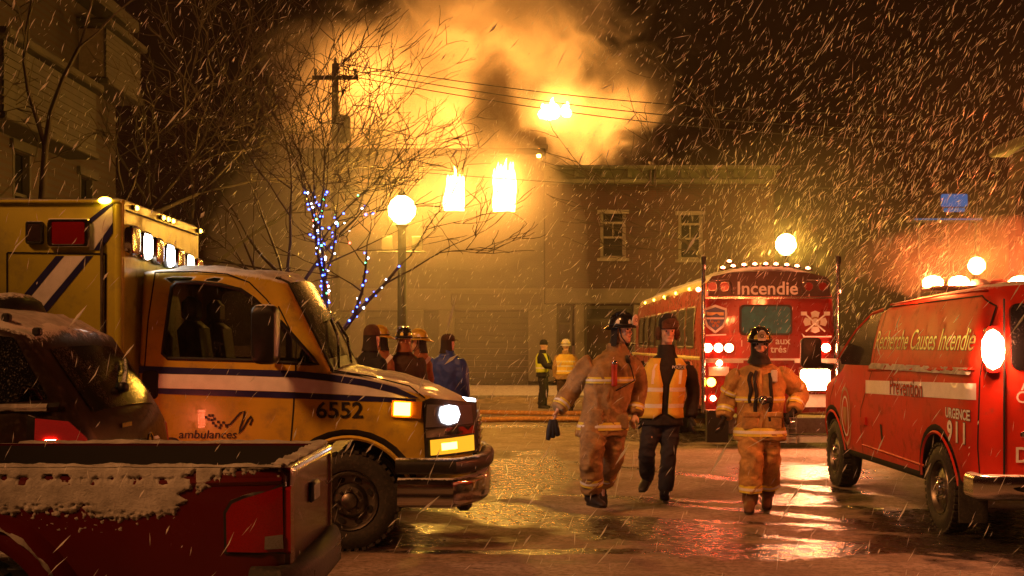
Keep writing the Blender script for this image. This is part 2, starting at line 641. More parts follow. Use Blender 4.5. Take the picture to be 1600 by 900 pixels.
def sash_window(parent, x0, x1, z0, z1, y, trim, glass, mull=True, transom=True):
    w_, h_ = x1 - x0, z1 - z0
    g = G()
    g.box(((x0 + x1) / 2, y + .05, z0 - .06), (w_ + .22, .22, .10))
    g.box(((x0 + x1) / 2, y + .06, z1 + .07), (w_ + .22, .18, .14))
    for x in (x0 + .04, x1 - .04):
        g.box((x, y + .10, (z0 + z1) / 2), (.08, .10, h_ - .004))
    fr = g.build('window', trim, parent)
    g = G()
    g.box(((x0 + x1) / 2, y + .15, (z0 + z1) / 2), (w_ - .17, .02, h_ - .01))
    g.build('pane', glass, fr)
    g = G()
    g.box(((x0 + x1) / 2, y + .125, z0 + h_ * .47), (w_ - .17, .045, .07))
    if transom: g.box(((x0 + x1) / 2, y + .127, z0 + h_ * .80), (w_ - .17, .045, .08))
    if mull: g.box(((x0 + x1) / 2, y + .121, z0 + h_ * .63), (.045, .045, h_ * .31))
    g.box(((x0 + x1) / 2, y + .128, z0 + .04), (w_ - .17, .045, .08))
    for x in (x0 + .10, x1 - .10): g.box((x, y + .130, (z0 + z1) / 2), (.04, .035, h_ - .02))
    g.build('sash', trim, fr)
    return fr


BY, BK = 46.0, 46.0 / F
bx = lambda px: (px - 800) * BK
bz = lambda py: 1.6 - (py - 538) * BK
# right-hand brick building with cornice
b = thing('brick_building', 'two-storey dark brick building with green metal cornice, beside the burning house', 'building', (5, BY, 0))
ops = [(bx(938), bx(978), bz(403), bz(334)), (bx(1060), bx(1098), bz(405), bz(336))]
g = G()
wall_open(g, bx(852), bx(1210), bz(452), bz(284), BY, .3, ops)
g.add([(bx(1210), BY, 0), (bx(1210), BY + 14, 0), (bx(1210), BY + 14, bz(284)), (bx(1210), BY, bz(284))], [(0, 1, 2, 3)])
g.build('wall', M['brick'], b, world=True)
g = G()
g.box(((bx(852) + bx(1210)) / 2, BY + 7, bz(278)), (bx(1210) - bx(852), 13.6, .2))
g.build('roof', M['roofing'], b, world=True)
g = G()
cx, cw = (bx(848) + bx(1214)) / 2, bx(1214) - bx(848)
g.box((cx, BY - .05, bz(284)), (cw, .36, .16), bev=.03)
g.box((cx, BY + .05, bz(274)), (cw - .1, .25, .44))
g.box((cx, BY - .12, bz(263)), (cw + .1, .55, .14), bev=.04)
for i in range(9):
    g.box((bx(860 + i * 41), BY - .13, bz(272)), (.16, .22, .30), bev=.02)
g.build('cornice', M['cornice'], b, world=True)
for o in ops:
    # the frames are world-placed: build relative to the root
    fr = sash_window(b, o[0] - 5, o[1] - 5, o[2], o[3], 0.0, M['trim'], M['window_dark'])
g = G()
g.tube([(bx(1016), BY - .25, bz(290)), (bx(1016), BY - .25, bz(256)), (bx(1016), BY + .3, bz(252))], .05, 8)
g.tube([(bx(1022), BY - .25, bz(288)), (bx(1022), BY - .25, bz(258)), (bx(1022), BY + .3, bz(254))], .04, 8)
g.build('service_mast', M['steel'], b, world=True, smooth=40)
# shopfront: fascia, pilasters, doors and display windows
g = G()
g.box(((bx(852) + bx(1210)) / 2, BY - .14, bz(463)), (bx(1210) - bx(852), .5, bz(452) - bz(475)), bev=.03)
g.build('fascia', M['stone'], b, world=True)
for px in (858, 905, 1000, 1110, 1202):
    G().box((bx(px), BY - .1, bz(536) + .01), (.52 if px != 905 else .34, .42, bz(476) - bz(596)), bev=.03).build('pilaster', M['stone'], b, world=True)
for a, c, nm in ((870, 894, 'door'), (914, 990, 'display_window'), (1012, 1100, 'display_window'), (1120, 1192, 'display_window')):
    z0 = .14 if nm == 'door' else .7
    g = G()
    x0, x1, z1 = bx(a), bx(c), bz(478)
    g.box((x0 + .04, BY + .12, (z0 + z1) / 2), (.08, .1, z1 - z0))
    g.box((x1 - .04, BY + .12, (z0 + z1) / 2), (.08, .1, z1 - z0))
    g.box(((x0 + x1) / 2, BY + .12, z1 - .05), (x1 - x0 - .17, .1, .1))
    g.box(((x0 + x1) / 2, BY + .12, z0 + .06), (x1 - x0 - .17, .1, .12))
    g.box(((x0 + x1) / 2, BY + .12, z0 + (z1 - z0) * .78), (x1 - x0 - .17, .09, .07))
    fr = g.build(nm, M['store_dark'], b, world=True)
    g = G()
    g.box(((x0 + x1) / 2, BY + .16, (z0 + z1) / 2), (x1 - x0 - .1, .02, z1 - z0 - .1))
    g.build('pane', M['window_dark'], fr, world=True)
    if nm != 'door':
        G().box(((x0 + x1) / 2, BY + .05, .41), (x1 - x0, .24, .56)).build('stall_riser', M['store_dark'], b, world=True)
# burning house on the left, pale wall thick with smoke
b = thing('burning_house', 'pale stuccoed house on fire with flames in its upper windows', 'building', (-4, BY, 0))
fops = [(bx(694), bx(728), bz(330), bz(272)), (bx(769), bx(806), bz(331), bz(266)), (bx(604), bx(638), bz(352), bz(292)), (bx(526), bx(560), bz(352), bz(292))]
g = G()
wall_open(g, bx(455), bx(850), bz(452), bz(240), BY + .1, .3, fops)
g.add([(bx(455), BY + .1, 0), (bx(455), BY + 12, 0), (bx(455), BY + 12, bz(240)), (bx(455), BY + .1, bz(240))], [(3, 2, 1, 0)])
g.add([(bx(850), BY + .1, 0), (bx(850), BY + 12, 0), (bx(850), BY + 12, bz(240)), (bx(850), BY + .1, bz(240))], [(0, 1, 2, 3)])
g.build('wall', M['stucco'], b, world=True)
g = G()
g.box(((bx(455) + bx(850)) / 2, BY + .0, bz(238)), (bx(850) - bx(455) + .1, .5, .22), bev=.03)
g.build('cornice', M['char'], b, world=True)
for o in fops:
    g = G()
    x0, x1, z0, z1 = o
    g.box(((x0 + x1) / 2, BY + .1, z0 - .05), (x1 - x0 + .24, .3, .11))
    for x in (x0 + .03, x1 - .03):
        g.box((x, BY + .22, (z0 + z1) / 2), (.07, .12, z1 - z0 - .005))
    g.box(((x0 + x1) / 2, BY + .22, z1 - .03), (x1 - x0 - .15, .12, .07))
    g.box(((x0 + x1) / 2, BY + .24, z0 + (z1 - z0) * .33), (x1 - x0 - .15, .06, .06))
    w_ = g.build('window', M['char'], b, world=True)
    if o[0] < bx(650):
        G().box(((x0 + x1) / 2, BY + .31, (z0 + z1) / 2), (x1 - x0 - .12, .02, z1 - z0 - .04)).build('pane', M['window_dark'], w_, world=True)
# ground-floor shopfront of the burning house
g = G()
g.box(((bx(455) + bx(850)) / 2, BY - .1, bz(468)), (bx(850) - bx(455), .5, bz(452) - bz(485)), bev=.03)
g.build('fascia', M['stone'], b, world=True)
for px in (463, 560, 650, 698, 837):
    G().box((bx(px), BY - .06, bz(541) + .02), (.55, .42, bz(486) - bz(597)), bev=.03).build('pilaster', M['stone'], b, world=True)
for a, c in ((474, 550), (571, 641), (710, 825)):
    x0, x1 = bx(a), bx(c)
    g = G()
    z0, z1 = .14, bz(487)
    n_ = 12
    for i in range(n_):
        h = (z1 - z0) / n_
        g.box(((x0 + x1) / 2, BY + .18, z0 + h * (i + .5)), (x1 - x0, .06, h - .02), bev=.01)
    tag(g.build('roller_shutter', M['store_dark'], b, world=True), kind='stuff')
G().box((bx(674), BY + .2, .14 + 1.15), (.95, .08, 2.3)).build('door', M['store_dark'], b, world=True)
G().box((bx(775), BY - .38, bz(468)), (3.2, .06, .42), bev=.02).build('sign_board', M['store_dark'], b, world=True)
G().box((bx(652.5), BY + .16, 1.4), (bx(698) - bx(641), .05, 2.6)).build('recess_panel', M['store_dark'], b, world=True)
# chimney stub at the party wall
g = G()
g.box((bx(846), BY + 1.2, bz(240)), (.40, .55, 1.5), bev=.02)
g.box((bx(846), BY + 1.2, bz(222)), (.54, .68, .14), bev=.03)
g.build('chimney', M['char'], b, world=True)
# ceiling of the burning upper floor and back wall so the fire stays in rooms
g = G()
g.box(((bx(455) + bx(850)) / 2, BY + 6.3, bz(452)), (bx(850) - bx(455) - .1, 11.6, .15))
g.box(((bx(455) + bx(850)) / 2, BY + 4.0, bz(350)), (bx(850) - bx(455) - .1, .2, 4.2))
g.build('floor_slab', M['char'], b, world=True)

# ---- rowhouse along the left kerb, seen along its front
HX = -9.6
b = thing('brick_rowhouse', 'dark brick rowhouse with pale clapboard bays on the left side of the street', 'building', (HX, 24, 0))
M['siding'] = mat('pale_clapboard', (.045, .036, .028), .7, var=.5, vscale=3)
M['shingle'] = mat('snowy_shingle', (.16, .12, .10), .85, var=.3, snow=.35)


def hx_open(g, y0, y1, z0, z1, x, th, ops):
    q = G()
    wall_open(q, y0, y1, z0, z1, 0, th, ops)
    g.add([(x - p[1], p[0], p[2]) for p in q.v], q.f)


ops = []
for yy in (14.0, 17.2, 20.3, 24.6, 28.4):
    ops.append((yy, yy + .95, 3.7, 5.35))
for yy in (14.0, 17.2, 20.3, 24.6, 28.4):
    ops.append((yy, yy + .95, .9, 2.5))
g = G()
for yy in (-11.5, -7.6, -3.4, 1.0, 5.2, 8.4):
    ops += [(yy, yy + .95, 3.7, 5.35), (yy, yy + .95, .9, 2.5)]
hx_open(g, 10, 31, 0, 9.2, HX, .3, [o for o in ops if o[0] > 10])
hx_open(g, -14, 10, 0, 8.2, HX, .3, [o for o in ops if o[0] < 10 and o[0] > -13])  # unseen near stretch, added to shade the left vehicles; height set for that
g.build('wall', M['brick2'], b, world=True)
for (y0, y1, z0, z1) in ops:
    g = G()
    for y in (y0 + .05, y1 - .05):
        g.box((HX - .06, y, (z0 + z1) / 2), (.14, .10, z1 - z0))
    g.box((HX - .0, (y0 + y1) / 2, z1 + .10), (.16, y1 - y0 + .3, .18))
    g.box((HX + .02, (y0 + y1) / 2, z0 - .06), (.24, y1 - y0 + .2, .10))
    g.box((HX - .08, (y0 + y1) / 2, z0 + (z1 - z0) * .5), (.08, y1 - y0 - .21, .07))
    fr = g.build('window', M['siding'], b, world=True)
    G().box((HX - .16, (y0 + y1) / 2, (z0 + z1) / 2), (.02, y1 - y0 - .1, z1 - z0)).build('pane', M['window_dark'], fr, world=True)
for (y0, y1, z0, z1) in ((22.6, 27.6, 5.72, 7.0), (15.2, 16.6, 6.0, 7.2), (18.5, 21.2, 6.9, 7.9), (28.3, 30.9, 7.5, 8.6)):
    n_ = 9
    h = (z1 - z0) / n_
    by = G()
    by.box((HX + .30, (y0 + y1) / 2, (z0 + z1) / 2), (.58, y1 - y0 - .06, z1 - z0 - .01))
    bay = by.build('bay', M['shingle'], b, world=True)
    for i in range(n_):
        G().box((HX + .60 + .015, (y0 + y1) / 2, z0 + h * (i + .5)), (.03, y1 - y0, h * .86), Matrix.Rotation(.10, 4, 'Y')).build('clapboard', M['siding'], bay, world=True)
    G().box((HX + .35, (y0 + y1) / 2, z1 + .12), (.85, y1 - y0 + .25, .16), bev=.03).build('eave', M['siding'], bay, world=True)
    G().box((HX + .33, (y0 + y1) / 2, z0 - .07), (.72, y1 - y0 + .1, .13), bev=.02).build('sill', M['siding'], bay, world=True)
g = G()
g.box((HX + .1, 20.5, 9.3), (.9, 21.2, .3), bev=.05)
g.box((HX + .1, -2.2, 8.3), (.9, 24, .3), bev=.05)
g.build('eave', M['siding'], b, world=True)
g = G()
g.box((HX - 4.2, 20.5, 9.6), (8.0, 21, .25))
g.box((HX - 4.2, -2.2, 8.5), (8.0, 24, .25))
g.build('roof', M['shingle'], b, world=True)

# ---- house at the right edge
RX = 13.0
b = thing('corner_house', 'brown brick house with a snow-edged eave at the right edge behind the van', 'building', (RX, 27.5, 0))
g = G()
q = G()
rops = [(31.4, 33.05, 4.35, 5.8), (27.5, 29.0, 4.35, 5.8)]
wall_open(q, 21.6, 33.5, 0, 6.5, 0, .3, rops)
g.add([(RX + p[1], p[0], p[2]) for p in q.v], [f[::-1] for f in q.f])
g.add([(RX, 33.5, 0), (RX + 8, 33.5, 0), (RX + 8, 33.5, 6.5), (RX, 33.5, 6.5)], [(0, 1, 2, 3)])
g.build('wall', M['brick2'], b, world=True)
for (y0, y1, z0, z1) in rops:
    g = G()
    for y in (y0 + .06, y1 - .06):
        g.box((RX + .03, y, (z0 + z1) / 2), (.16, .12, z1 - z0))
    g.box((RX, (y0 + y1) / 2, z1 + .05), (.16, y1 - y0 + .15, .12))
    g.box((RX, (y0 + y1) / 2, z0 - .05), (.20, y1 - y0 + .15, .10))
    fr = g.build('window', M['siding'], b, world=True)
    G().box((RX + .15, (y0 + y1) / 2, (z0 + z1) / 2), (.02, y1 - y0 - .1, z1 - z0)).build('pane', M['window_dark'], fr, world=True)
G().box((RX - .1, 27.5, 6.62), (.8, 12.2, .24), bev=.05).build('eave', M['siding'], b, world=True)
G().box((RX + 4, 27.5, 6.7), (7.6, 12, .2)).build('roof', M['shingle'], b, world=True)

# ---- blue-lit sign on a frame, far right
SY = 48.0
sk_ = SY / F
b = thing('lit_sign', 'small blue-lit sign on a long canopy frame beyond the red van', 'sign', ((1480 - 800) * sk_, SY, 0))
M['blue_glow'] = emit('blue_sign_lit', (.01, .22, .62), .45)
M['blue_rim'] = emit('blue_edge_lit', (.02, .28, .7), .35)
M['frame'] = mat('painted_frame', (.10, .12, .16), .5)
sx = lambda px: (px - 800) * sk_
sz = lambda py: 1.6 - (py - 538) * sk_
G().box((sx(1491), SY, sz(313)), (.95, .22, .46), bev=.03).build('sign_face', M['blue_glow'], b, world=True)
G().box((sx(1491), SY, sz(328)), (.75, .2, .14), bev=.02).build('sign_base', M['blue_rim'], b, world=True)
G().box((sx(1478), SY + .2, sz(344)), (2.6, .9, .10), bev=.02).build('canopy', M['frame'], b, world=True)
G().box((sx(1478), SY - .27, sz(343.5)), (2.5, .03, .05)).build('canopy_edge', M['blue_rim'], b, world=True)
for px in (1440, 1486, 1529):
    g = G()
    g.tube([(sx(px), SY + .3, 0), (sx(px), SY + .3, sz(346))], .05, 8)
    g.build('post', M['frame'], b, world=True, smooth=40)

# ---- street lamps
def street_lamp(px, py, d, label, post=True, crossbar=False):
    x, z = (px - 800) * d / F, 1.6 - (py - 538) * d / F
    r = thing('street_lamp', label, 'street lamp', (x, d, 0), 0, 'lit globe street lamps')
    g = G()
    g.lathe([(.17, 0), (.17, .25), (.14, .32), (.125, .7), (.095, .78), (.085, 1.6), (.075, z - .6), (.075, z - .34), (.10, z - .30), (.12, z - .26), (.06, z - .245)], 14)
    p = g.build('post', M['pole_metal'], r, smooth=45)
    if crossbar:
        g = G()
        g.tube([(-.42, 0, z - .75), (.42, 0, z - .75)], .02, 6)
        g.build('crossbar', M['pole_metal'], r)
        for x_ in (-.27, .27):
            G().box((x_, 0, z - .60), (.20, .02, .26), bev=.006).build('banner_plate', M['stone'], r)
        for h in (z - 2.1, z - 2.2, z - 2.35, z - 2.62, z - 2.7):
            g = G()
            g.lathe([(.086, h), (.092, h + .012), (.086, h + .024)], 14)
            g.build('clamp_band', M['steel'], p)
    g = G()
    g.lathe([(.02, z - .245), (.14, z - .20), (.235, z - .08), (.245, z + .03), (.19, z + .16), (.10, z + .23), (.02, z + .25)], 14)
    g.build('globe', M['street_lamp'], r, smooth=60)
    g = G()
    g.lathe([(.10, z + .245), (.07, z + .29), (.02, z + .36), (.004, z + .40)], 12)
    g.build('finial', M['pole_metal'], r, smooth=40)
    return r


M['pole_metal'] = mat('dark_lamp_post', (.03, .028, .025), .5, snow=.3)
street_lamp(628, 328, 22.9, 'brightest globe street lamp standing beside the tree with coloured lights', crossbar=True)
street_lamp(1228, 382, 31.0, 'globe street lamp rising directly behind the fire bus')
street_lamp(1526, 415, 39.0, 'smaller, farther globe street lamp glowing above the red van roof')

# ---- utility pole and wires
b = thing('utility_pole', 'tall wooden utility pole with crossarm rising behind the lit tree', 'utility pole', (-5.8, 42, 0))
M['pole_wood'] = mat('weathered_pole', (.06, .045, .035), .85, var=.4, bump=.3)
g = G()
g.lathe([(.17, 0), (.14, 5), (.11, 10.8)], 10)
g.build('pole', M['pole_wood'], b, smooth=45)
G().box((0, 0, 10.35), (1.5, .1, .13)).build('crossarm', M['pole_wood'], b)
for x in (-.65, .0, .65):
    G().lathe([(.03, 10.42), (.06, 10.48), (.04, 10.55), (.06, 10.6), (.02, 10.66)], 8, Matrix.Translation((x, 0, 0 if x else .36))).build('insulator', M['stone'], b, smooth=50)
G().lathe([(.18, 8.2), (.22, 8.25), (.22, 9.0), (.16, 9.08)], 12, Matrix.Translation((.3, -.1, 0))).build('transformer', M['pole_metal'], b, smooth=40)
M['wire'] = mat('black_cable', (.01, .01, .01), .6)
for lab, p0, p1 in (('topmost black wire running from the utility pole across the smoke', (530, 99), (1420, 181)),
                    ('middle black wire running from the utility pole across the smoke', (530, 107), (1420, 205)),
                    ('lowest black wire running from the utility pole across the smoke', (530, 116), (1420, 222))):
    a, c = P(p0[0], p0[1], 42), P(p1[0], p1[1], 40)
    g = G()
    g.tube([a.lerp(c, i / 30) - Vector((0, 0, .35 * sin(pi * i / 30))) for i in range(31)], .016, 5)
    tag(g.build('overhead_wire', M['wire'], smooth=60), lab, 'wire', 'overhead wires')
a, c = P(640, 268, 42), P(1420, 292, 42)
g = G()
g.tube([a.lerp(c, i / 20) - Vector((0, 0, .25 * sin(pi * i / 20))) for i in range(21)], .013, 5)
tag(g.build('overhead_wire', M['wire'], smooth=60), 'thin service wire crossing in front of the burning windows', 'wire', 'overhead wires')

# ---- trees
M['bark'] = mat('winter_bark', (.085, .060, .042), .85, var=.4, vscale=8, bump=.4, bscale=30, snow=.12)
M['twig'] = mat('dark_twigs', (.055, .038, .028), .85, var=.3)


def bare_tree(name, label, base, height, seed, lean=(0, 0), trunk_r=.11, fork=.42, spread=.75, levels=5, wide=1.0, group=None, twig_r=.007):
    rr = random.Random(seed)
    r = thing(name, label, 'tree', base, 0, group)
    tg, cg = G(), G()
    paths = []

    def branch(p, d, L, rad, lev):
        n = 5 if lev < 3 else 4
        pts, rs = [p.copy()], [rad]
        q = p.copy()
        dd = d.copy()
        for i in range(n):
            dd = (dd + Vector((rr.uniform(-1, 1), rr.uniform(-1, 1), rr.uniform(-.6, .8))) * (.035 if lev == 0 else .12 + .04 * lev)).normalized()
            q = q + dd * (L / n)
            pts.append(q.copy())
            rs.append(max(twig_r * .6, rad * (1 - .55 * (i + 1) / n)))
        (tg if lev < 1 else cg).tube(pts, rs, 8 if lev < 1 else (6 if lev < 3 else 4))
        paths.append((lev, pts, rs))
        if lev >= levels: return
        kids = rr.choice((4, 5)) if lev == 0 else rr.choice((3, 3, 4) if lev < 3 else (2, 3, 3))
        for k in range(kids):
            at = rr.uniform(.35, 1.0) if lev else rr.uniform(.60, 1.0)
            if k == 0: at = 1.0
            lead = (k == 0 and lev < 3)
            idx = min(n, max(1, int(round(at * n))))
            pp = pts[idx]
            az = rr.uniform(0, 2 * pi) if lev else 2 * pi * (k + rr.uniform(-.2, .2)) / kids
            tilt = rr.uniform(.05, .25) if lead else (rr.uniform(.35, spread) if lev else rr.uniform(.55, 1.05))
            ax = dd.orthogonal().normalized()
            nd = (Matrix.Rotation(az, 3, dd) @ (Matrix.Rotation(tilt, 3, ax) @ dd))
            nd.x *= wide
            nd.z = nd.z * .85 + .12
            branch(pp, nd.normalized(), L * rr.uniform(.58, .82), max(twig_r, rs[idx] * rr.uniform(.55, .8)), lev + 1)
    branch(Vector((0, 0, 0)), Vector((lean[0], lean[1], 1)).normalized(), height * fork, trunk_r, 0)
    tg.build('trunk', M['bark'], r, smooth=60)
    tag(cg.build('crown', M['twig'], r, smooth=60), kind='stuff')
    return r, paths


t1, _ = bare_tree('bare_tree', 'slender bare tree whose bare trunk rises just behind the ambulance cab', (-3.55, 20.5, 0), 6.4, 11, (.0, 0), .085, .44, .8, 6, 1.1, twig_r=.005)
t2, tp = bare_tree('bare_tree', 'bare spreading tree wound with blue and coloured fairy lights', (-3.0, 20.2, 0), 6.3, 23, (.02, 0), .10, .40, .9, 5, 1.3)
bare_tree('bare_tree', 'large dark bare tree overhanging the brick rowhouse on the left', (-8.2, 21.5, 0), 11.0, 5, (.05, 0), .22, .34, .85, 5, 1.2, twig_r=.011)
bare_tree('bare_tree', 'dark bare tree filling the gap between rowhouse and lit tree', (-7.4, 30, 0), 10.5, 31, (-.02, 0), .20, .36, .8, 5, 1.2, twig_r=.012)
bare_tree('bare_tree', 'thin bare tree with twigs in front of the green cornice', (7.0, 40, 0), 8.6, 43, (-.05, 0), .12, .5, .8, 4, 1.2, twig_r=.012)
# fairy lights
b = thing('fairy_lights', 'string of blue, white, green and red fairy lights wound round the bare tree', 'fairy lights', (-3.0, 20.2, 0))
bulbs = {}
for k, c, e in (('blue', (.04, .08, 1), 22), ('white', (.9, .85, 1), 14), ('green', (.1, .9, .35), 9), ('red', (1, .08, .05), 12), ('gold', (1, .55, .1), 12)):
    q = G()
    q.ball((0, 0, 0), .016, 1)
    bulbs[k] = q.mesh('bulb', emit('bulb_' + k, c, e))
cord = G()
rb = random.Random(3)
cnt = 0
for lev, pts, rs in tp:
    if lev > 3: continue
    ln = sum((pts[i + 1] - pts[i]).length for i in range(len(pts) - 1))
    turns = ln / (.16 if lev == 0 else .22)
    n = int(ln / (.036 if lev == 0 else .085))
    line = []
    for i in range(n):
        f = i / max(1, n - 1) * (len(pts) - 1)
        k = min(int(f), len(pts) - 2)
        p = pts[k].lerp(pts[k + 1], f - k)
        rad = lerp(rs[k], rs[k + 1], f - k) + .018
        a = i / max(1, n) * turns * 2 * pi
        p = p + Vector((cos(a), sin(a), 0)) * rad
        line.append(p)
        rx_ = abs(p.x) if p.x > 0 else abs(p.x) * 2.3
        if p.z > 1.9 and p.z < 3.95 and cnt < 290 and (lev == 0 or (lev == 1 and rb.random() < max(0, 1.35 - rx_ * .75)) or (lev == 2 and rx_ < 1.0 and rb.random() < .5) or (lev == 3 and rx_ < .8 and rb.random() < .10)):
            o = link_mesh('bulb', bulbs[rb.choices(['blue', 'white', 'green', 'red', 'gold'], [60, 24, 6, 5, 5])[0]], b, p)
            o.scale = [rb.uniform(.7, 1.25)] * 3
            cnt += 1
    if len(line) > 2 and lev < 3: cord.tube(line, .005, 4)
cord.build('cord', M['wire'], b)
# ================================================================= VEHICLES
def offset_poly(poly, d):
    "move a counter-clockwise polygon inward by d"
    n = len(poly)
    out = []
    for i in range(n):
        a, b, c = Vector(poly[i - 1]), Vector(poly[i]), Vector(poly[(i + 1) % n])
        e1, e2 = (b - a), (c - b)
        e1 = e1.normalized() if e1.length > 1e-9 else e2.normalized()
        e2 = e2.normalized() if e2.length > 1e-9 else e1
        n1, n2 = Vector((-e1.y, e1.x)), Vector((-e2.y, e2.x))
        m = (n1 + n2)
        m = m.normalized() if m.length > 1e-6 else n1
        k = max(.45, m.dot(n1))
        out.append(b + m * (d / k))
    return out


def inside(p, poly):
    x, y = p[0], p[1]
    r = False
    for i in range(len(poly)):
        x1, y1 = poly[i - 1][0], poly[i - 1][1]
        x2, y2 = poly[i][0], poly[i][1]
        if (y1 > y) != (y2 > y) and x < (x2 - x1) * (y - y1) / (y2 - y1) + x1: r = not r
    return r


def densify(poly, step, closed=True):
    out = []
    n = len(poly)
    for i in range(n if closed else n - 1):
        a, b = poly[i], poly[(i + 1) % n]
        k = max(1, int(math.dist(a[:2], b[:2]) / step))
        for j in range(k):
            out.append(tuple(lerp(a[q], b[q], j / k) for q in range(len(a))))
    if not closed: out.append(tuple(poly[-1]))
    return out


def fill(poly, holes=(), step=.12):
    "triangulate a polygon with holes and interior points: (points2d, faces)"
    vs, es = [], []
    for lp in [poly] + list(holes):
        b = len(vs)
        vs += [Vector((p[0], p[1])) for p in lp]
        es += [(b + i, b + (i + 1) % len(lp)) for i in range(len(lp))]
    if step:
        xs_ = [p[0] for p in poly]
        ys_ = [p[1] for p in poly]
        x = min(xs_) + step * .37
        while x < max(xs_):
            y = min(ys_) + step * .41
            while y < max(ys_):
                if inside((x, y), poly) and not any(inside((x, y), h) for h in holes):
                    if all((p - Vector((x, y))).length > step * .35 for p in vs[:len(poly) + sum(map(len, holes))]):
                        vs.append(Vector((x, y)))
                y += step
            x += step
    r = delaunay_2d_cdt(vs, es, [], 0, 1e-6)
    pts, fs = r[0], []
    for f in r[2]:
        c = sum((pts[i] for i in f), Vector((0, 0))) / len(f)
        if inside(c, poly) and not any(inside(c, h) for h in holes):
            a, b_, c_ = [pts[i] for i in f[:3]]
            if (b_ - a).cross(c_ - a) < 0: f = f[::-1]
            fs.append(tuple(f))
    return [tuple(p) for p in pts], fs


class Body:
    "vehicle body: side profile in xz swept across the width with rounded shoulders"

    def __init__(s, prof, W, r=.08, nt=8, step=.10):
        # prof: counter-clockwise (seen from the right side, -y) list of (x, z, crown, slot)
        s.W, s.r, s.nt = W, r, nt
        d = []
        n = len(prof)
        s.key = []
        for i in range(n):
            a, b = prof[i], prof[(i + 1) % n]
            k = max(1, int(math.dist(a[:2], b[:2]) / step))
            s.key.append(len(d))
            for j in range(k):
                f = j / k
                d.append((lerp(a[0], b[0], f), lerp(a[1], b[1], f), lerp(a[2], b[2], f), a[3]))
        s.p = d
        s.poly = [(q[0], q[1]) for q in d]
        s.rings = []
        s.nrm = []
        o1 = offset_poly(s.poly, 1.0)
        for q, o in zip(s.poly, o1):
            v = Vector(q) - o
            s.nrm.append(v.normalized())
        ang = [0, 22, 45, 68, 90]
        for a in ang:
            a = math.radians(a)
            ip = offset_poly(s.poly, r * (1 - sin(a)))
            s.rings.append([(p.x, W(p.x, p.y) - r * (1 - cos(a)), p.y) for p in ip])
        top = s.rings[-1]
        for k in range(1, nt):
            tt = 1 - 2 * k / nt
            s.rings.append([s.at(i, tt) for i in range(len(d))])
        for a in ang[::-1]:
            a = math.radians(a)
            ip = offset_poly(s.poly, r * (1 - sin(a)))
            s.rings.append([(p.x, -(W(p.x, p.y) - r * (1 - cos(a))), p.y) for p in ip])

    def at(s, i, t, off=0.0):
        i = i % len(s.p)
        x, z, cr, _ = s.p[i]
        yy = t * (s.W(x, z) - s.r)
        c = cr * (1 - t * t) + off
        n = s.nrm[i]
        return (x + n.x * c, yy, z + n.y * c)

    def side(s, x, z, off=0.0, sgn=-1):
        return (x, sgn * (s.W(x, z) + off), z)

    def build(s, name, mats, parent, holes=(), smooth=38):
        g = G()
        n = len(s.p)
        for i in range(len(s.rings) - 1):
            a, b = s.rings[i], s.rings[i + 1]
            base = len(g.v)
            g.v += a + b
            for j in range(n):
                k = (j + 1) % n
                g.f.append((base + j, base + n + j, base + n + k, base + k))
                g.m.append(s.p[j][3])
        ip = offset_poly(s.poly, s.r)
        pts, fs = fill([tuple(p) for p in ip], holes, .12)
        g.c = 0
        g.add([s.side(x, z) for x, z in pts], fs)
        g.add([s.side(x, z, 0, 1) for x, z in pts], [f[::-1] for f in fs])
        o = g.build(name, mats, parent)
        me = o.data
        bm = bmesh.new()
        bm.from_mesh(me)
        bmesh.ops.remove_doubles(bm, verts=bm.verts, dist=1e-4)
        bmesh.ops.recalc_face_normals(bm, faces=bm.faces[:])
        bm.to_mesh(me)
        bm.free()
        me.polygons.foreach_set('use_smooth', [True] * len(me.polygons))
        me.set_sharp_from_angle(angle=math.radians(smooth))
        return o

    def span(s, g, i0, i1, t0, t1, off, nt=10):
        "sheet following the swept surface between two profile points"
        rows = []
        for i in range(i0, i1 + 1):
            rows.append([s.at(i, lerp(t0, t1, k / nt), off) for k in range(nt + 1)])
        g.grid(rows)

    def patch(s, g, poly, off, sgn=-1, step=.12, th=0.0):
        "flat shape laid on the side of the body"
        pl = densify([tuple(p) for p in poly], .1)
        if sum(pl[i - 1][0] * pl[i][1] - pl[i][0] * pl[i - 1][1] for i in range(len(pl))) < 0: pl = pl[::-1]
        pts, fs = fill(pl, (), step)
        if sgn > 0: fs = [f[::-1] for f in fs]
        g.add([s.side(x, z, off, sgn) for x, z in pts], fs)
        if th:
            n = len(pl)
            vs = [s.side(x, z, off, sgn) for x, z in pl] + [s.side(x, z, off - th, sgn) for x, z in pl]
            q = [(i, n + i, n + (i + 1) % n, (i + 1) % n) for i in range(n)]
            g.add(vs, q if sgn < 0 else [f[::-1] for f in q])

    def ribbon(s, g, pts, wd, off, sgn=-1, closed=False, lift=.0):
        "narrow strip along a line on the side"
        pl = [Vector(p[:2]) for p in (densify([tuple(p) for p in pts], .06, closed))]
        n = len(pl)
        L, Rr = [], []
        for i in range(n):
            a = pl[i - 1] if (i or closed) else pl[i]
            b = pl[(i + 1) % n] if (i < n - 1 or closed) else pl[i]
            d = (b - a).normalized()
            m = Vector((-d.y, d.x)) * wd / 2
            L.append(pl[i] + m)
            Rr.append(pl[i] - m)
        if closed:
            L.append(L[0])
            Rr.append(Rr[0])
        rows = [[s.side(p.x, p.y, off + lift * 0, sgn) for p in L]]
        if lift: rows.append([s.side((p.x + q.x) / 2, (p.y + q.y) / 2, off + lift, sgn) for p, q in zip(L, Rr)])
        rows.append([s.side(p.x, p.y, off, sgn) for p in Rr])
        g.grid(rows, sgn > 0)


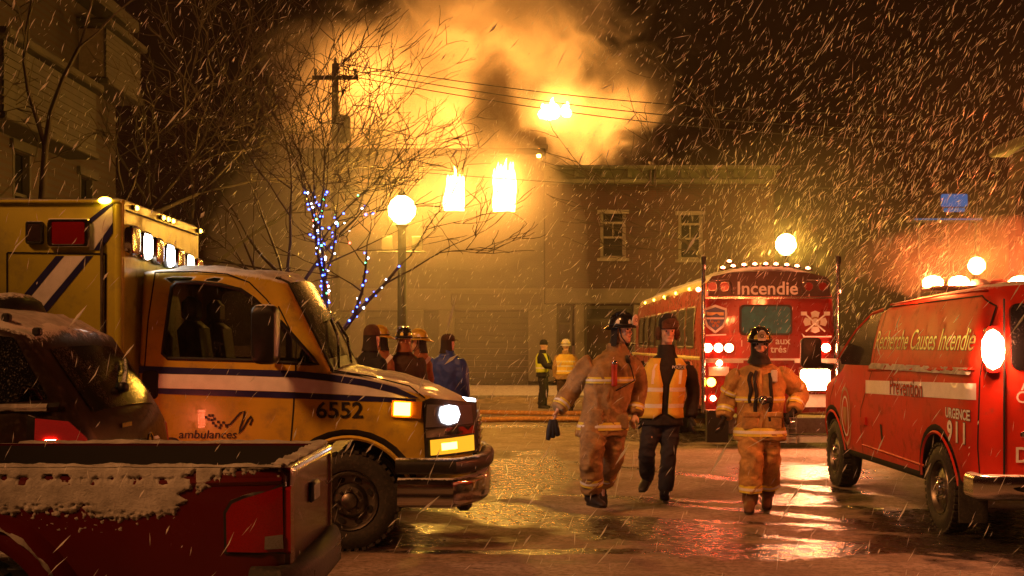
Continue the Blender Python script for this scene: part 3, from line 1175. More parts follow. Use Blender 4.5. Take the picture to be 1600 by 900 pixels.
def text2d(body, size, bold=.0, shear=0.0, sx=1.0, align='CENTER', space=1.0):
    "letter outlines as triangles in the plane: (points, faces)"
    cu = bpy.data.curves.new('lettering', 'FONT')
    cu.body = body
    cu.size = size
    cu.offset = bold * size
    cu.shear = shear
    cu.align_x = align
    cu.align_y = 'CENTER'
    cu.space_character = space
    cu.resolution_u = 3
    o = bpy.data.objects.new('lettering', cu)
    S.collection.objects.link(o)
    dg = bpy.context.evaluated_depsgraph_get()
    me = bpy.data.meshes.new_from_object(o.evaluated_get(dg))
    pts = [(v.co.x * sx, v.co.y) for v in me.vertices]
    fs = []
    for p in me.polygons:
        f = tuple(p.vertices)
        fs.append(f)
    bpy.data.objects.remove(o)
    bpy.data.meshes.remove(me)
    bpy.data.curves.remove(cu)
    return pts, fs


def letter(name, m, parent, body, size, fn, **kw):
    "lettering mapped with fn(u, v) -> point"
    pts, fs = text2d(body, size, **kw)
    g = G()
    g.add([fn(u, v) for u, v in pts], fs)
    return g.build(name, m, parent)


def rrect(x0, x1, z0, z1, r, n=4):
    out = []
    for cx, cz, a0 in ((x1 - r, z0 + r, -90), (x1 - r, z1 - r, 0), (x0 + r, z1 - r, 90), (x0 + r, z0 + r, 180)):
        for i in range(n + 1):
            a = math.radians(a0 + 90 * i / n)
            out.append((cx + r * cos(a), cz + r * sin(a)))
    return out


def arch(cx, cz, r, a0, a1, n=14):
    return [(cx + r * cos(math.radians(lerp(a0, a1, i / n))), cz + r * sin(math.radians(lerp(a0, a1, i / n)))) for i in range(n + 1)]


def wheel(parent, x, y, z, sgn, r=.385, wd=.24, rim='steel', rr=None, mats=None):
    "tyre with tread blocks, rim and hub; sgn gives the outward side along y"
    rr = rr or r * .60
    Mx = Matrix.Translation((x, y, z)) @ Matrix.Rotation(-sgn * pi / 2, 4, 'X')
    h = wd / 2
    g = G()
    g.lathe([(rr, -h * .8), (rr + .01, -h), (r * .86, -h), (r * .97, -h * .8), (r, -h * .5), (r, h * .5), (r * .97, h * .8), (r * .86, h), (r * .74, h * 1.04), (rr + .012, h * .94), (rr, h * .75)], 40, Mx, cap=False)
    ty = g.build('tyre', M['rubber'], parent, smooth=35)
    q = G()
    for k in range(40):
        a = 2 * pi * k / 40
        T = Mx @ Matrix.Rotation(a, 4, 'Z')
        q.box((r * .995, 0, h * .55), (.022, .035, h * .75), None)
        q.v[-8:] = [tuple(T @ Vector(p)) for p in q.v[-8:]]
    tag(q.build('tread', M['rubber'], ty), kind='stuff')
    g = G()
    if rim == 'steel':
        g.lathe([(rr + .004, h * .80), (rr * .97, h * .93), (rr * .90, h * .80), (rr * .86, h * .35), (rr * .60, h * .28), (rr * .48, h * .62), (rr * .30, h * .66), (rr * .28, h * .40), (.0005, h * .40)], 32, Mx, cap=False)
    else:
        g.lathe([(rr + .004, h * .80), (rr * .97, h * .95), (rr * .91, h * .80), (rr * .88, h * .55), (rr * .60, h * .70), (rr * .42, h * .80), (rr * .38, h * .74), (.0005, h * .74)], 32, Mx, cap=False)
    rm = g.build('rim', mats or M['steel'], ty, smooth=40)
    g = G()
    g.lathe([(rr * .27, h * .60), (rr * .27, h * 1.0), (rr * .20, h * 1.12), (.0005, h * 1.14)], 20, Mx, cap=False)
    for k in range(8 if rim == 'steel' else 6):
        a = 2 * pi * k / (8 if rim == 'steel' else 6)
        T = Mx @ Matrix.Translation((rr * .40 * cos(a), rr * .40 * sin(a), h * (.64 if rim == 'steel' else .80)))
        g.lathe([(.013, 0), (.013, .022), (.006, .028)], 6, T)
    tag(g.build('hub', M['steel'] if rim == 'steel' else M['chrome'], ty, smooth=40), kind='stuff')
    g = G()
    nh = 8 if rim == 'steel' else 5
    for k in range(nh):
        a = 2 * pi * (k + .5) / nh
        ra = rr * .73
        T = Mx @ Matrix.Translation((ra * cos(a), ra * sin(a), h * (.36 if rim == 'steel' else .64))) @ Matrix.Rotation(a, 4, 'Z')
        ww, hh = (rr * .09, rr * .13) if rim == 'steel' else (rr * .13, rr * .20)
        g.loft([[(ww * cos(2 * pi * j / 10), hh * sin(2 * pi * j / 10), q_) for j in range(10)] for q_ in (0, .006)], True, True, T)
    tag(g.build('vent_holes', M['matte'], ty), kind='stuff')
    return ty


# ------------------------------------------------------------ AMBULANCE (faces +x, its right side towards the camera)
AMX, AMY = -1.26, 10.87
amb = thing('ambulance', 'yellow box ambulance with navy and white stripes and lit strobes, numbered 6552', 'ambulance', (AMX, AMY, 0))
K = 9.9 / F
ax = lambda px: (px - 800) * K - AMX
az = lambda py: 1.6 - (py - 538) * K


def WA(x, z):
    w_ = .985
    if z > 1.30: w_ -= (z - 1.30) * .155
    if z < .75: w_ -= (.75 - z) * .10
    xf = .48
    if x > xf: w_ -= .42 * ((x - xf) / .46) ** 2.0 if x < xf + .46 else .42 + (x - xf - .46)
    return w_


wc = ax(545)
prof = [(ax(214), .42, 0, 1), (wc - .49, .42, 0, 1)] + [(x, z, 0, 1) for x, z in arch(wc, .385, .485, 176, 14, 14)] + \
       [(wc + .56, .50, 0, 1), (.86, .46, 0, 0), (.93, .56, .0, 0), (.945, .70, .02, 0), (.925, .92, .05, 0), (.88, 1.04, .05, 0), (.79, 1.125, .045, 0), (.60, 1.215, .04, 0), (.30, 1.300, .04, 0),
        (.06, 1.345, .04, 0), (-.15, 1.375, .06, 0), (ax(441), 2.075, .07, 0), (ax(425), 2.115, .05, 0), (ax(395), 2.15, .04, 0), (ax(330), 2.185, .03, 0), (ax(240), 2.19, .03, 0), (ax(214), 2.17, .02, 0)]
amb_b = Body(prof, WA, .075, 10)
win = [(ax(262), az(560)), (ax(253), az(552)), (ax(263), az(448)), (ax(270), az(441)), (ax(300), az(440)), (ax(340), az(444)), (ax(372), az(452)), (ax(393), az(466)), (ax(408), az(480)), (ax(412), az(500)), (ax(412), az(564))]
quarter = [(ax(433), az(566)), (ax(425), az(495)), (ax(436), az(502)), (ax(497), az(569))]
win_d, q_d = densify(win, .1), densify(quarter, .1)
body = amb_b.build('cab', [M['yellow'], M['matte']], amb, holes=[win_d[::-1] if 0 else win_d, q_d])
# window gaskets and panes
for nm, hole in (('door_window', win), ('quarter_window', quarter)):
    for sg in (1, -1):
        g = G()
        amb_b.patch(g, hole, -.012, sg)
        wn = g.build(nm, M['cab_glass'], body)
    g = G()
    amb_b.ribbon(g, hole, .030, .003, -1, True, .010)
    g.build('gasket', M['black'], wn, smooth=60)
# seats, dash and steering wheel seen through the glass
seat = G()
for yy in (-.42, .42):
    seat.box((ax(330), yy, 1.02), (.5, .5, .22), bev=.06)
    seat.box((ax(282), yy, 1.42), (.18, .5, .75), Matrix.Rotation(-.12, 4, 'Y'), bev=.07)
    seat.box((ax(272), yy, 1.88), (.12, .28, .22), bev=.05)
M['vinyl'] = mat('grey_vinyl', (.09, .075, .06), .6)
tag(seat.build('seat', M['vinyl'], amb, smooth=40), kind='stuff')
g = G()
g.box((ax(455), 0, 1.20), (.55, 1.6, .30), bev=.08)
g.build('dashboard', M['black'], amb, smooth=40)
g = G()
pts = [(ax(428) + .1 * cos(a_) * .3, .42 + .19 * sin(a_), 1.42 + .19 * cos(a_)) for a_ in [2 * pi * k / 20 for k in range(21)]]
g.tube(pts, .016, 6, cap=False)
g.tube([(ax(428), .42, 1.60), (ax(428), .42, 1.24)], .014, 6)
g.build('steering_wheel', M['black'], amb, smooth=60)
# windscreen laid in its opening, wipers and cowl
i0 = amb_b.key[[i for i, q in enumerate(prof) if q[0] == -.15][0]]
i1 = amb_b.key[[i for i, q in enumerate(prof) if q[0] == ax(441)][0]]
g = G()
amb_b.span(g, i0 + 1, i1, -.90, .90, .006)
ws = g.build('windscreen', M['screen_glass'], body, smooth=60, fix=True)
g = G()
for tt in (-.93, .93):
    g.tube([amb_b.at(i, tt, .006) for i in range(i0, i1 + 2)], .013, 6)
g.tube([amb_b.at(i1 + 1, -1 + 2 * k / 12, .006) for k in range(13)], .013, 6)
tag(g.build('gasket', M['black'], ws, smooth=60), kind='stuff')
g = G()
rows = []
for i in range(i0 - 3, i0 + 2):
    rows.append([amb_b.at(i, -.96 + 1.92 * k / 12, .012 if i not in (i0 - 3,) else .002) for k in range(13)])
g.grid(rows)
cowl = g.build('cowl', M['black'], amb, smooth=40)
for t0, t1 in ((-.75, -.05), (-.05, .62)):
    g = G()
    a_, b_ = Vector(amb_b.at(i0, t0, .03)), Vector(amb_b.at(i0 + 4, t1, .03))
    g.tube([a_, a_.lerp(b_, .5) + Vector((.03, 0, .03)), b_], .012, 6)
    g.tube([b_ + Vector((.0, -.25, -.03)), b_, b_ + Vector((.0, .25, .03))], .010, 6)
    g.build('wiper', M['black'], cowl, smooth=60)
# snow lying along the roof edge and the back of the bonnet
def snow_strip(parent, B, idx, t0, t1, th, seed, wlo=.0):
    rows = []
    n = 24
    for ii, i in enumerate(idx):
        row = []
        for k in range(n + 1):
            tt = lerp(t0, t1, k / n)
            e = min(1, k / 2, (n - k) / 2, ii / 1.0, (len(idx) - 1 - ii) / 1.0)
            h = max(-.006, (th * (.8 + .9 * fbm((i * .3 + seed, tt * 4, 1), 3))) * e - .004)
            row.append(B.at(i, tt, h))
        rows.append(row)
    g = G()
    g.grid(rows)
    return tag(g.build('snow_cover', M['snow'], parent, smooth=60, fix=True), kind='stuff')


ir0 = amb_b.key[[i for i, q in enumerate(prof) if q[0] == ax(425)][0]]
ir1 = amb_b.key[[i for i, q in enumerate(prof) if q[0] == ax(240)][0]]
snow_strip(body, amb_b, list(range(ir0 - 1, ir1 + 1)), -.97, .97, .03, 3)
ih = amb_b.key[[i for i, q in enumerate(prof) if q[0] == .60][0]]
ih2 = amb_b.key[[i for i, q in enumerate(prof) if q[0] == .06][0]]
snow_strip(body, amb_b, list(range(ih, ih2 + 1)), -.62, .75, .016, 8)
# striping
def strip(pts_top, pts_bot, m, name, off=.004):
    g = G()
    poly = [(ax(a_), az(b_)) for a_, b_ in pts_top] + [(ax(a_), az(b_)) for a_, b_ in pts_bot[::-1]]
    amb_b.patch(g, poly, off, -1, .08)
    return g.build(name, m, body, smooth=60)


strip([(217, 572), (345, 576), (462, 579.5), (510, 584), (570, 593), (620, 605), (655, 622)], [(217, 583), (345, 585.5), (462, 589.5), (510, 594.5), (570, 603), (612, 613), (640, 621)], M['navy'], 'navy_stripe')
strip([(249, 584), (345, 586.2), (462, 590.2), (510, 595.2), (570, 603.7), (612, 613.7), (634, 621)], [(247, 606), (345, 608.5), (462, 612.5), (570, 618), (634, 622)], M['white_tape'], 'white_stripe')
strip([(247, 606.7), (345, 609.2), (462, 613.2), (570, 619), (650, 623.5)], [(247, 615), (345, 618.5), (462, 622.5), (570, 627), (650, 629)], M['navy'], 'navy_stripe')
# panel gaps: door, fender
for ln in ([(236, 424), (228, 500), (226, 570), (224, 640), (226, 720)], [(432, 478), (462, 535), (462, 580), (459, 640), (454, 700), (447, 735)], [(236, 424), (300, 423), (350, 427), (385, 440), (412, 466), (432, 490)], [(516, 578), (580, 588), (640, 603), (664, 622)]):
    g = G()
    amb_b.ribbon(g, [(ax(a_), az(b_)) for a_, b_ in ln], .011, .0025)
    g.build('panel_gap', M['seam'], body)
# fuel-door recess behind the door and door handle
g = G()
amb_b.patch(g, [(x, z) for x, z in rrect(ax(224), ax(247), az(622), az(580), .03)], .0052, -1)
amb_b.ribbon(g, rrect(ax(224), ax(247), az(622), az(580), .03), .012, .006, -1, True, .006)
g.build('handle_recess', M['matte'], body)
# wheel-arch lip
g = G()
lip = arch(wc, .385, .495, 172, 20, 20)
amb_b.ribbon(g, lip, .035, .002, -1, False, .014)
g.build('arch_lip', M['yellow'], body, smooth=60)
# lettering and pulse emblem
sd_ = lambda x0, z0, off=.006, B=None: (lambda u, v: (B or amb_b).side(x0 + u, z0 + v, off))
letter('lettering', M['ink'], body, '6552', .175, sd_(ax(531), az(642)), bold=.016, sx=1.06)
letter('lettering', M['ink'], body, 'ambulances', .092, sd_(ax(325), az(679)), bold=.008, shear=.15, sx=1.05)
letter('lettering', M['ink'], body, 'Demers', .150, sd_(ax(313), az(695)), bold=.018, sx=1.1)
g = G()
amb_b.ribbon(g, [(ax(a_), az(b_)) for a_, b_ in ((352, 664), (360, 663), (368, 654), (376, 645), (383, 642), (381, 654), (376, 668), (374, 677), (380, 670), (388, 656), (393, 650), (395, 655), (391, 664))], .014, .006)
g.build('pulse_emblem', M['ink'], body)
for k, (a_, b_) in enumerate(((323, 652), (328, 649), (333, 649), (327, 655), (332, 656), (336, 654), (334, 661), (338, 665), (342, 659), (346, 664), (350, 660), (344, 668), (355, 666))):
    G().add([amb_b.side(ax(a_) + dx, az(b_) + dz, .006) for dx, dz in ((-.011, -.009), (.009, -.011), (.011, .009), (-.009, .011))], [(0, 1, 2, 3)]).build('emblem_dot', M['ink'], body)
# mirror
g = G()
mx_, mz = ax(428), az(523)
g.loft([[(mx_ + dx * k, -1.30 + .11 * q_, mz + dz * k) for dx, dz in rrect(-.095, .095, -.225, .225, .06)] for q_, k in ((-1.0, .86), (-.75, .98), (0, 1.0), (.8, .97), (1.0, .8))])
mir = g.build('mirror', M['black'], amb, smooth=50, fix=True)
g = G()
g.tube([(mx_ + .02, -1.22, mz - .16), (ax(425), -1.0, az(560))], .028, 8)
g.tube([(mx_ + .02, -1.22, mz + .1), (ax(415), -.92, az(520))], .022, 8)
tag(g.build('mirror_arm', M['black'], mir, smooth=60), kind='stuff')
# headlamp cluster on the rounded corner
def lamp_patch(name, poly, m, off, parent, th=.03):
    g = G()
    amb_b.patch(g, [(ax(a_), az(b_)) for a_, b_ in poly], off, -1, .05, th)
    return g.build(name, m, parent, smooth=30)


bez = lamp_patch('lamp_bezel', [(660, 627), (672, 622), (742, 632), (746, 714), (664, 716)], M['black'], .010, body)
hl = lamp_patch('headlamp', [(667, 632), (734, 636), (737, 666), (665, 668)], M['lens_clear'], .022, bez)
lamp_patch('headlamp_bulb', [(688, 637), (700, 634), (713, 637), (717, 650), (713, 662), (700, 665), (690, 661), (686, 650)], M['head_lamp'], .030, hl, .01)
lamp_patch('lamp_trim', [(665, 671), (738, 669), (739, 682), (666, 684)], M['chrome'], .020, bez)
tl = lamp_patch('turn_signal', [(672, 688), (738, 685), (739, 710), (673, 712)], M['turn_soft'], .022, bez)
lamp_patch('turn_bulb', [(689, 694), (712, 693), (713, 704), (690, 705)], M['turn_lamp'], .028, tl, .008)
sm = lamp_patch('side_marker', [(613, 625), (660, 628), (658, 654), (612, 651)], M['lens_amber'], .020, body)
lamp_patch('marker_bulb', [(617, 628), (642, 629), (641, 649), (616, 648)], M['turn_lamp'], .034, sm, .012)
# far-side lamps so the front reads from either side
g = G()
amb_b.patch(g, [(ax(a_), az(b_)) for a_, b_ in [(667, 632), (734, 636), (737, 666), (665, 668)]], .012, 1, .05)
g.build('headlamp', M['head_lamp'], body)
# grille
g = G()
for k in range(5):
    g.box((.985, 0, .72 + k * .062), (.03, .98, .022), bev=.006)
tag(g.build('grille', M['chrome'], body), kind='stuff')
G().box((.96, 0, .85), (.03, 1.02, .34), bev=.01).build('grille_panel', M['black'], body)
# bumper: black pad over a chrome bar, wrapped round the corners
def bumper(parent, x_front, hw, zc, h, dep, wrap, m, name, out=0.0):
    path = []
    for k in range(25):
        t_ = -1 + 2 * k / 24
        y = t_ * hw
        x = x_front - dep * abs(t_) ** 3.2
        path.append(Vector((x, y, zc)))
    path = [Vector((path[0].x - wrap, path[0].y + .015, zc))] + path + [Vector((path[-1].x - wrap, path[-1].y - .015, zc))]
    prof_ = rrect(-.06, .06, -h / 2, h / 2, min(.05, h * .4))
    rings = []
    for i, p in enumerate(path):
        a_, b_ = path[max(i - 1, 0)], path[min(i + 1, len(path) - 1)]
        t_ = (b_ - a_).normalized()
        n_ = Vector((t_.y, -t_.x, 0))
        rings.append([p + n_ * (u + out) + Vector((0, 0, v)) for u, v in prof_])
    g = G()
    g.loft(rings)
    return g.build(name, m, parent, smooth=40, fix=True)


bp = bumper(amb, 1.02, 1.0, az(769), .225, .22, .42, M['chrome'], 'bumper')
bumper(amb, 1.045, 1.0, az(728), .125, .22, .46, M['black'], 'bumper_pad')
G().box((.88, 0, .36), (.12, 1.5, .16), bev=.03).build('air_dam', M['black'], bp)
wheel(amb, wc, -.86, .385, -1, .385, .235, mats=M['steel'])
wheel(amb, wc, .86, .385, 1, .385, .235)
G().box((wc, 0, .40), (.12, 1.6, .12)).build('axle', M['matte'], amb)
G().box((ax(100), 0, .42), (3.6, 1.0, .22)).build('chassis', M['matte'], amb)
for yy in (-.98, .98):
    wheel(amb, ax(545) - 3.5, yy, .385, -1 if yy < 0 else 1, .385, .235)
# front-wheel splash lip under the nose
# --- box module
BXY = 9.65
bw = 2.32
KB = BXY / F
bxx = lambda px: (px - 800) * KB - AMX
bzz = lambda py: 1.6 - (py - 538) * KB
yn, yf = BXY - AMY, BXY - AMY + bw
x1 = bxx(193)
g = G()
sec = rrect(yn, yf, .50, 2.70, .055, 5)
sec2 = [(lerp(0.0, y, .985), lerp(1.6, z, .985)) for y, z in sec]
g.loft([[(bxx(-420), y, z) for y, z in sec]] + [[(x1 - .02, y, z) for y, z in sec], [(x1, y, z) for y, z in sec2]])
box = g.build('patient_box', M['box_yellow'], amb, smooth=30, fix=True)
# corner post, drip rail, compartment door outline
g = G()
g.tube([(x1 - .035, yn - .001, .55), (x1 - .035, yn - .001, 2.66)], .030, 10, ell=(1, .6))
g.build('corner_post', M['box_yellow'], box, smooth=60)
G().box(((bxx(-420) + x1) / 2, yn - .012, 2.675), (x1 - bxx(-420) - .03, .03, .025), bev=.006).build('drip_rail', M['box_yellow'], box)
G().box((x1 + .004, (yn + yf) / 2, 2.615), (.012, bw - .10, .012)).build('seam_rail', M['seam'], box)


def bpoly(name, m, pts, off=.004, th=0.0, parent=None):
    pl = [(bxx(a_), bzz(b_)) for a_, b_ in pts]
    ar = sum(pl[i - 1][0] * pl[i][1] - pl[i][0] * pl[i - 1][1] for i in range(len(pl)))
    if ar < 0: pl = pl[::-1]
    g = G()
    n = len(pl)
    g.add([(x, yn - off, z) for x, z in pl] + [(x, yn + .002, z) for x, z in pl], [tuple(range(n))] + [(i, n + i, n + (i + 1) % n, (i + 1) % n) for i in range(n)])
    return g.build(name, m, parent or box)


dr = bpoly('compartment_door', M['box_yellow'], [(14, 398), (163, 400), (161, 640), (14, 640)], .008)
g = G()
fr_ = [(11.5, 395), (165.5, 397), (163.5, 640), (11.5, 640)]
q = [(bxx(a_), bzz(b_)) for a_, b_ in fr_]
for i in (0, 1, 3):
    a_, b_ = q[i], q[(i + 1) % 4]
    dx, dz = b_[0] - a_[0], b_[1] - a_[1]
    L = math.hypot(dx, dz)
    nx, nz = -dz / L * .007, dx / L * .007
    g.add([(a_[0] + nx, yn - .0045, a_[1] + nz), (b_[0] + nx, yn - .0045, b_[1] + nz), (b_[0] - nx, yn - .0045, b_[1] - nz), (a_[0] - nx, yn - .0045, a_[1] - nz)], [(3, 2, 1, 0)])
tag(g.build('door_gap', M['seam'], dr), kind='stuff')
G().box((bxx(160), yn - .015, bzz(470)), (.02, .03, .9), bev=.006).build('hinge', M['steel'], dr)
# diagonal bands
bpoly('navy_stripe', M['navy'], [(-45, 560), (-31, 560), (101, 400), (88, 400)], .011, parent=dr)
bpoly('white_stripe', M['white_tape'], [(-30, 560), (0, 560), (134, 400), (102, 400)], .011, parent=dr)
bpoly('navy_stripe', M['navy'], [(1, 560), (15, 560), (146, 400), (135, 400)], .011, parent=dr)
bpoly('white_stripe', M['white_tape'], [(140, 391), (141, 352), (176, 322), (176, 348), (146, 391)], .005)
bpoly('navy_stripe', M['navy'], [(147, 391), (176, 349), (176, 364), (158, 391)], .005)
bpoly('navy_stripe', M['navy'], [(140, 351), (140, 342), (163, 324), (176, 316), (176, 321)], .005)


def box_lamp(name, x0, x1_, z0, z1, m, bez_m, parent, bz_=.014):
    g = G()
    cx, cz = (x0 + x1_) / 2, (z0 + z1) / 2
    sh = rrect(x0, x1_, z0, z1, .02)
    g.loft([[(x, yn - o, z) for x, z in [(cx + (a_ - cx) * k, cz + (b_ - cz) * k) for a_, b_ in sh]] for o, k in ((-.002, 1.0), (.030, 1.0), (.042, .94), (.042, .80), (.030, .78))], cap=False)
    bzl = g.build(name, bez_m, parent, smooth=35, fix=True)
    g = G()
    g.loft([[(cx + (a_ - cx) * k, yn - o, cz + (b_ - cz) * k) for a_, b_ in sh] for o, k in ((.026, .80), (.038, .76), (.042, .5))])
    g.build('lens', m, bzl, smooth=35, fix=True)
    return bzl


box_lamp('warning_lamp', bxx(76), bxx(142), bzz(387), bzz(342), M['lens_red'], M['chrome'], box)
box_lamp('scene_lamp', bxx(42), bxx(69), bzz(382), bzz(346), M['lens_dark'], M['black'], box)
g = G()
g.ball((bxx(166), yn - .03, bzz(314)), .035, 2, (1.5, .8, .8))
mk = g.build('marker_lamp', M['marker_lamp'], box, smooth=60)
# front wall of the box: seven warning lamps and amber clearance lamps
for k in range(7):
    y = yn + .155 + k * (bw - .31) / 6
    z0, z1 = 2.285, 2.535
    z0, z1 = 2.265 - .008 * k, 2.515 - .02 * k
    sh = rrect(y - .135, y + .135, z0, z1, .07)
    cy, cz = y, (z0 + z1) / 2
    g = G()
    g.loft([[(x1 + o, cy + (a_ - cy) * k_, cz + (b_ - cz) * k_) for a_, b_ in sh] for o, k_ in ((-.002, 1.0), (.035, 1.0), (.05, .93), (.045, .84))], cap=False)
    bzl = g.build('warning_lamp', M['chrome'], box, smooth=35, fix=True)
    g = G()
    g.loft([[(x1 + o, cy + (a_ - cy) * k_, cz + (b_ - cz) * k_) for a_, b_ in sh] for o, k_ in ((.03, .84), (.055, .78), (.060, .5))])
    g.build('lens', [M['lens_red'], M['lamp_white'], M['lens_red'], M['lamp_blue'], M['lens_red'], M['lamp_warm'], M['lens_red_lit']][k], bzl, smooth=35, fix=True)
for y in (yn + .25, yn + bw * .5 - .15, yn + bw * .5, yn + bw * .5 + .15, yf - .05):
    g = G()
    g.box((x1 + .012, y, 2.655), (.03, .12, .035), bev=.008)
    c_ = g.build('clearance_lamp', M['black'], box)
    G().ball((x1 + .028, y, 2.655), .026, 1, (.7, 1.5, .8)).build('lens', M['marker_lamp'], c_, smooth=60)
snowg = G()
rows = []
for i in range(40):
    x = lerp(bxx(-400), x1 - .03, i / 39)
    rows.append([(x, lerp(yn + .03, yf - .03, j / 14), 2.70 + (.02 + .02 * fbm((x, j * .4, 2), 3)) * min(1, i, 39 - i, j, 14 - j)) for j in range(15)])
snowg.grid(rows)
tag(snowg.build('snow_cover', M['snow'], box, smooth=60, fix=True), kind='stuff')

# ------------------------------------------------------------ PICKUP (rear towards +x, left flank to the camera)
pk = thing('pickup_truck', 'dark red pickup truck with snow crusted along its bed side, nearest the camera', 'pickup truck', (-3.2, 6.3, 0), pi)
# local x = -(X+3.2), local y = -(Y-6.3); near flank at local y = +.72
KP = 5.58 / F
kx = lambda px: -((px - 800) * KP + 3.2)
kz = lambda py: 1.6 - (py - 538) * KP


def WP(x, z):
    w_ = .715
    if z > .98: w_ -= (z - .98) * .18
    if z < .72: w_ -= (.72 - z) * .12
    if x < kx(400): w_ -= .05 * ((kx(400) - x) / .15) ** 2
    return w_


xr = kx(441)
xw = kx(-70)
prof = [(xr, .50, .02, 0), (xw - .46, .50, 0, 1)] + [(x, z, 0, 1) for x, z in arch(xw, .33, .44, 158, 22, 12)] + [(xw + .46, .48, 0, 1), (xw + 1.1, .48, 0, 0), (xw + 1.1, 1.062, 0, 0), (xr + .02, 1.062, 0, 0), (xr - .012, 1.02, .03, 0), (xr - .012, .8, .03, 0)]
pk_b = Body([(x, z, c, m) for x, z, c, m in prof][::-1] if 0 else prof, WP, .045, 6)
# open bed: keep only flanks and tailgate, so build them from the body surface
g = G()
ipoly = offset_poly(pk_b.poly, .045 * (1 if sum(pk_b.poly[i - 1][0] * pk_b.poly[i][1] - pk_b.poly[i][0] * pk_b.poly[i - 1][1] for i in range(len(pk_b.poly))) > 0 else -1))


def flank(sg, name):
    g = G()
    pl = [(x, z) for x, z in pk_b.poly]
    if sum(pl[i - 1][0] * pl[i][1] - pl[i][0] * pl[i - 1][1] for i in range(len(pl))) < 0: pl = pl[::-1]
    r0 = pl
    rings = []
    for ins, dy in ((.0, -.06), (.0, -.035), (.006, -.015), (.02, -.004), (.04, 0)):
        q = offset_poly(r0, ins)
        rings.append([(p.x, sg * (WP(p.x, p.y) + dy), p.y) for p in q])
    n = len(pl)
    b_ = 0
    vs = [p for r_ in rings for p in r_]
    fs = []
    for i in range(len(rings) - 1):
        for j in range(n):
            k = (j + 1) % n
            fs.append((i * n + j, i * n + k, (i + 1) * n + k, (i + 1) * n + j))
    g.add(vs, fs)
    q = offset_poly(r0, .04)
    pts, f2 = fill([tuple(p) for p in q], (), .1)
    g.add([(x, sg * WP(x, z), z) for x, z in pts], f2)
    q = r0
    pts, f2 = fill([tuple(p) for p in q], (), .2)
    g.add([(x, sg * (WP(x, z) - .06), z) for x, z in pts], f2)
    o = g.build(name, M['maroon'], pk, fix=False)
    me = o.data
    bm = bmesh.new()
    bm.from_mesh(me)
    bmesh.ops.remove_doubles(bm, verts=bm.verts, dist=2e-4)
    bmesh.ops.recalc_face_normals(bm, faces=bm.faces[:])
    bm.to_mesh(me)
    bm.free()
    me.polygons.foreach_set('use_smooth', [True] * len(me.polygons))
    me.set_sharp_from_angle(angle=math.radians(35))
    return o


fl = flank(1, 'bed_side')
fl2 = flank(-1, 'bed_side')
# tailgate: rounded panel with raised handle panel
g = G()
tg_sh = rrect(-.655, .655, .52, 1.060, .03)
g.loft([[(xr - o, y * k, .79 + (z - .79) * k) for y, z in tg_sh] for o, k in ((-.07, 1), (.0, 1.0), (.022, .985), (.03, .94), (.03, .86), (.018, .84), (.018, .5))])
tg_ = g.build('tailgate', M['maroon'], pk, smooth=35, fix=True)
g = G()
g.box((xr - .028, 0, .88), (.03, .22, .10), bev=.02)
g.build('latch_handle', M['black'], tg_, smooth=40)
# bed floor and front wall
G().box(((xr + xw + 1.1) / 2, 0, .58), (xw + 1.1 - xr - .1, 1.30, .05)).build('bed_floor', M['black'], pk)
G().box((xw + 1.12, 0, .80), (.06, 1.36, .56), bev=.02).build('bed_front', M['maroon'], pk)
G().box(((xr + xw + 1.1) / 2, -.640, .825), (xw + 1.1 - xr - .08, .012, .45)).build('bed_liner', M['matte'], pk)  # dark sheet added to keep the sunlit far bed side black
# cab further forward, out of the picture to the left
cp = [(xw + 1.2, .45, 0, 0), (xw + 4.2, .45, 0, 0), (xw + 4.25, .85, .05, 0), (xw + 3.1, 1.02, .03, 0), (xw + 2.5, 1.52, .03, 0), (xw + 1.35, 1.55, .03, 0), (xw + 1.2, 1.1, 0, 0)]
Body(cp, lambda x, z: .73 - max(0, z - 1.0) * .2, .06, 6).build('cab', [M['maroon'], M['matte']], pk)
# tail lamp wrapping the rear corner
def pkpatch(name, poly, m, off, parent, th=.02, B=None):
    g = G()
    pk_b.patch(g, [(kx(a_), kz(b_)) for a_, b_ in poly], off, 1, .06, th)
    return g.build(name, m, parent, smooth=30)


lampb = pkpatch('tail_lamp', [(350, 866), (349, 800), (360, 782), (380, 774), (443, 756), (446, 868)], M['black'], .006, fl)
pkpatch('lens', [(355, 862), (354, 802), (363, 787), (381, 779), (440, 761), (442, 864)], M['lens_red'], .016, lampb)
pkpatch('reverse_lens', [(414, 858), (415, 838), (441, 836), (442, 858)], M['lens_clear'], .024, lampb, .008)
g = G()
g.loft([[(xr - o, y, z) for y, z in rrect(.60, .69, kz(868), kz(762), .02)] for o in (.0, .026, .032)])
g.build('lens', M['lens_red'], lampb, smooth=35, fix=True)
# flank crease, fender flare, bumper
g = G()
pk_b.ribbon(g, [(kx(-120), kz(757)), (kx(200), kz(757)), (kx(438), kz(752))], .03, .001, 1, False, .010)
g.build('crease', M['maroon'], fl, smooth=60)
g = G()
fa = arch(xw, .33, .455, 165, 15, 24)
rows = []
for x, z in fa:
    d_ = Vector((x - xw, z - .33)).normalized()
    rows.append([(x + d_.x * a_, .70 + b_, z + d_.y * a_) for a_, b_ in ((.13, .0), (.10, .045), (.05, .075), (.0, .08), (-.02, .07))])
g.grid(rows)
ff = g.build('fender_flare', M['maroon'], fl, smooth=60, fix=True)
wheel(pk, xw, .62, .33, 1, .33, .22)
wheel(pk, xw, -.62, .33, -1, .33, .22)
wheel(pk, xw + 2.7, .62, .33, 1, .33, .22)
wheel(pk, xw + 2.7, -.62, .33, -1, .33, .22)
G().box((xw, 0, .33), (.1, 1.2, .1)).build('axle', M['matte'], pk)
pb = bumper(pk, 0, .71, .545, .17, .07, .12, M['rubber'], 'bumper')
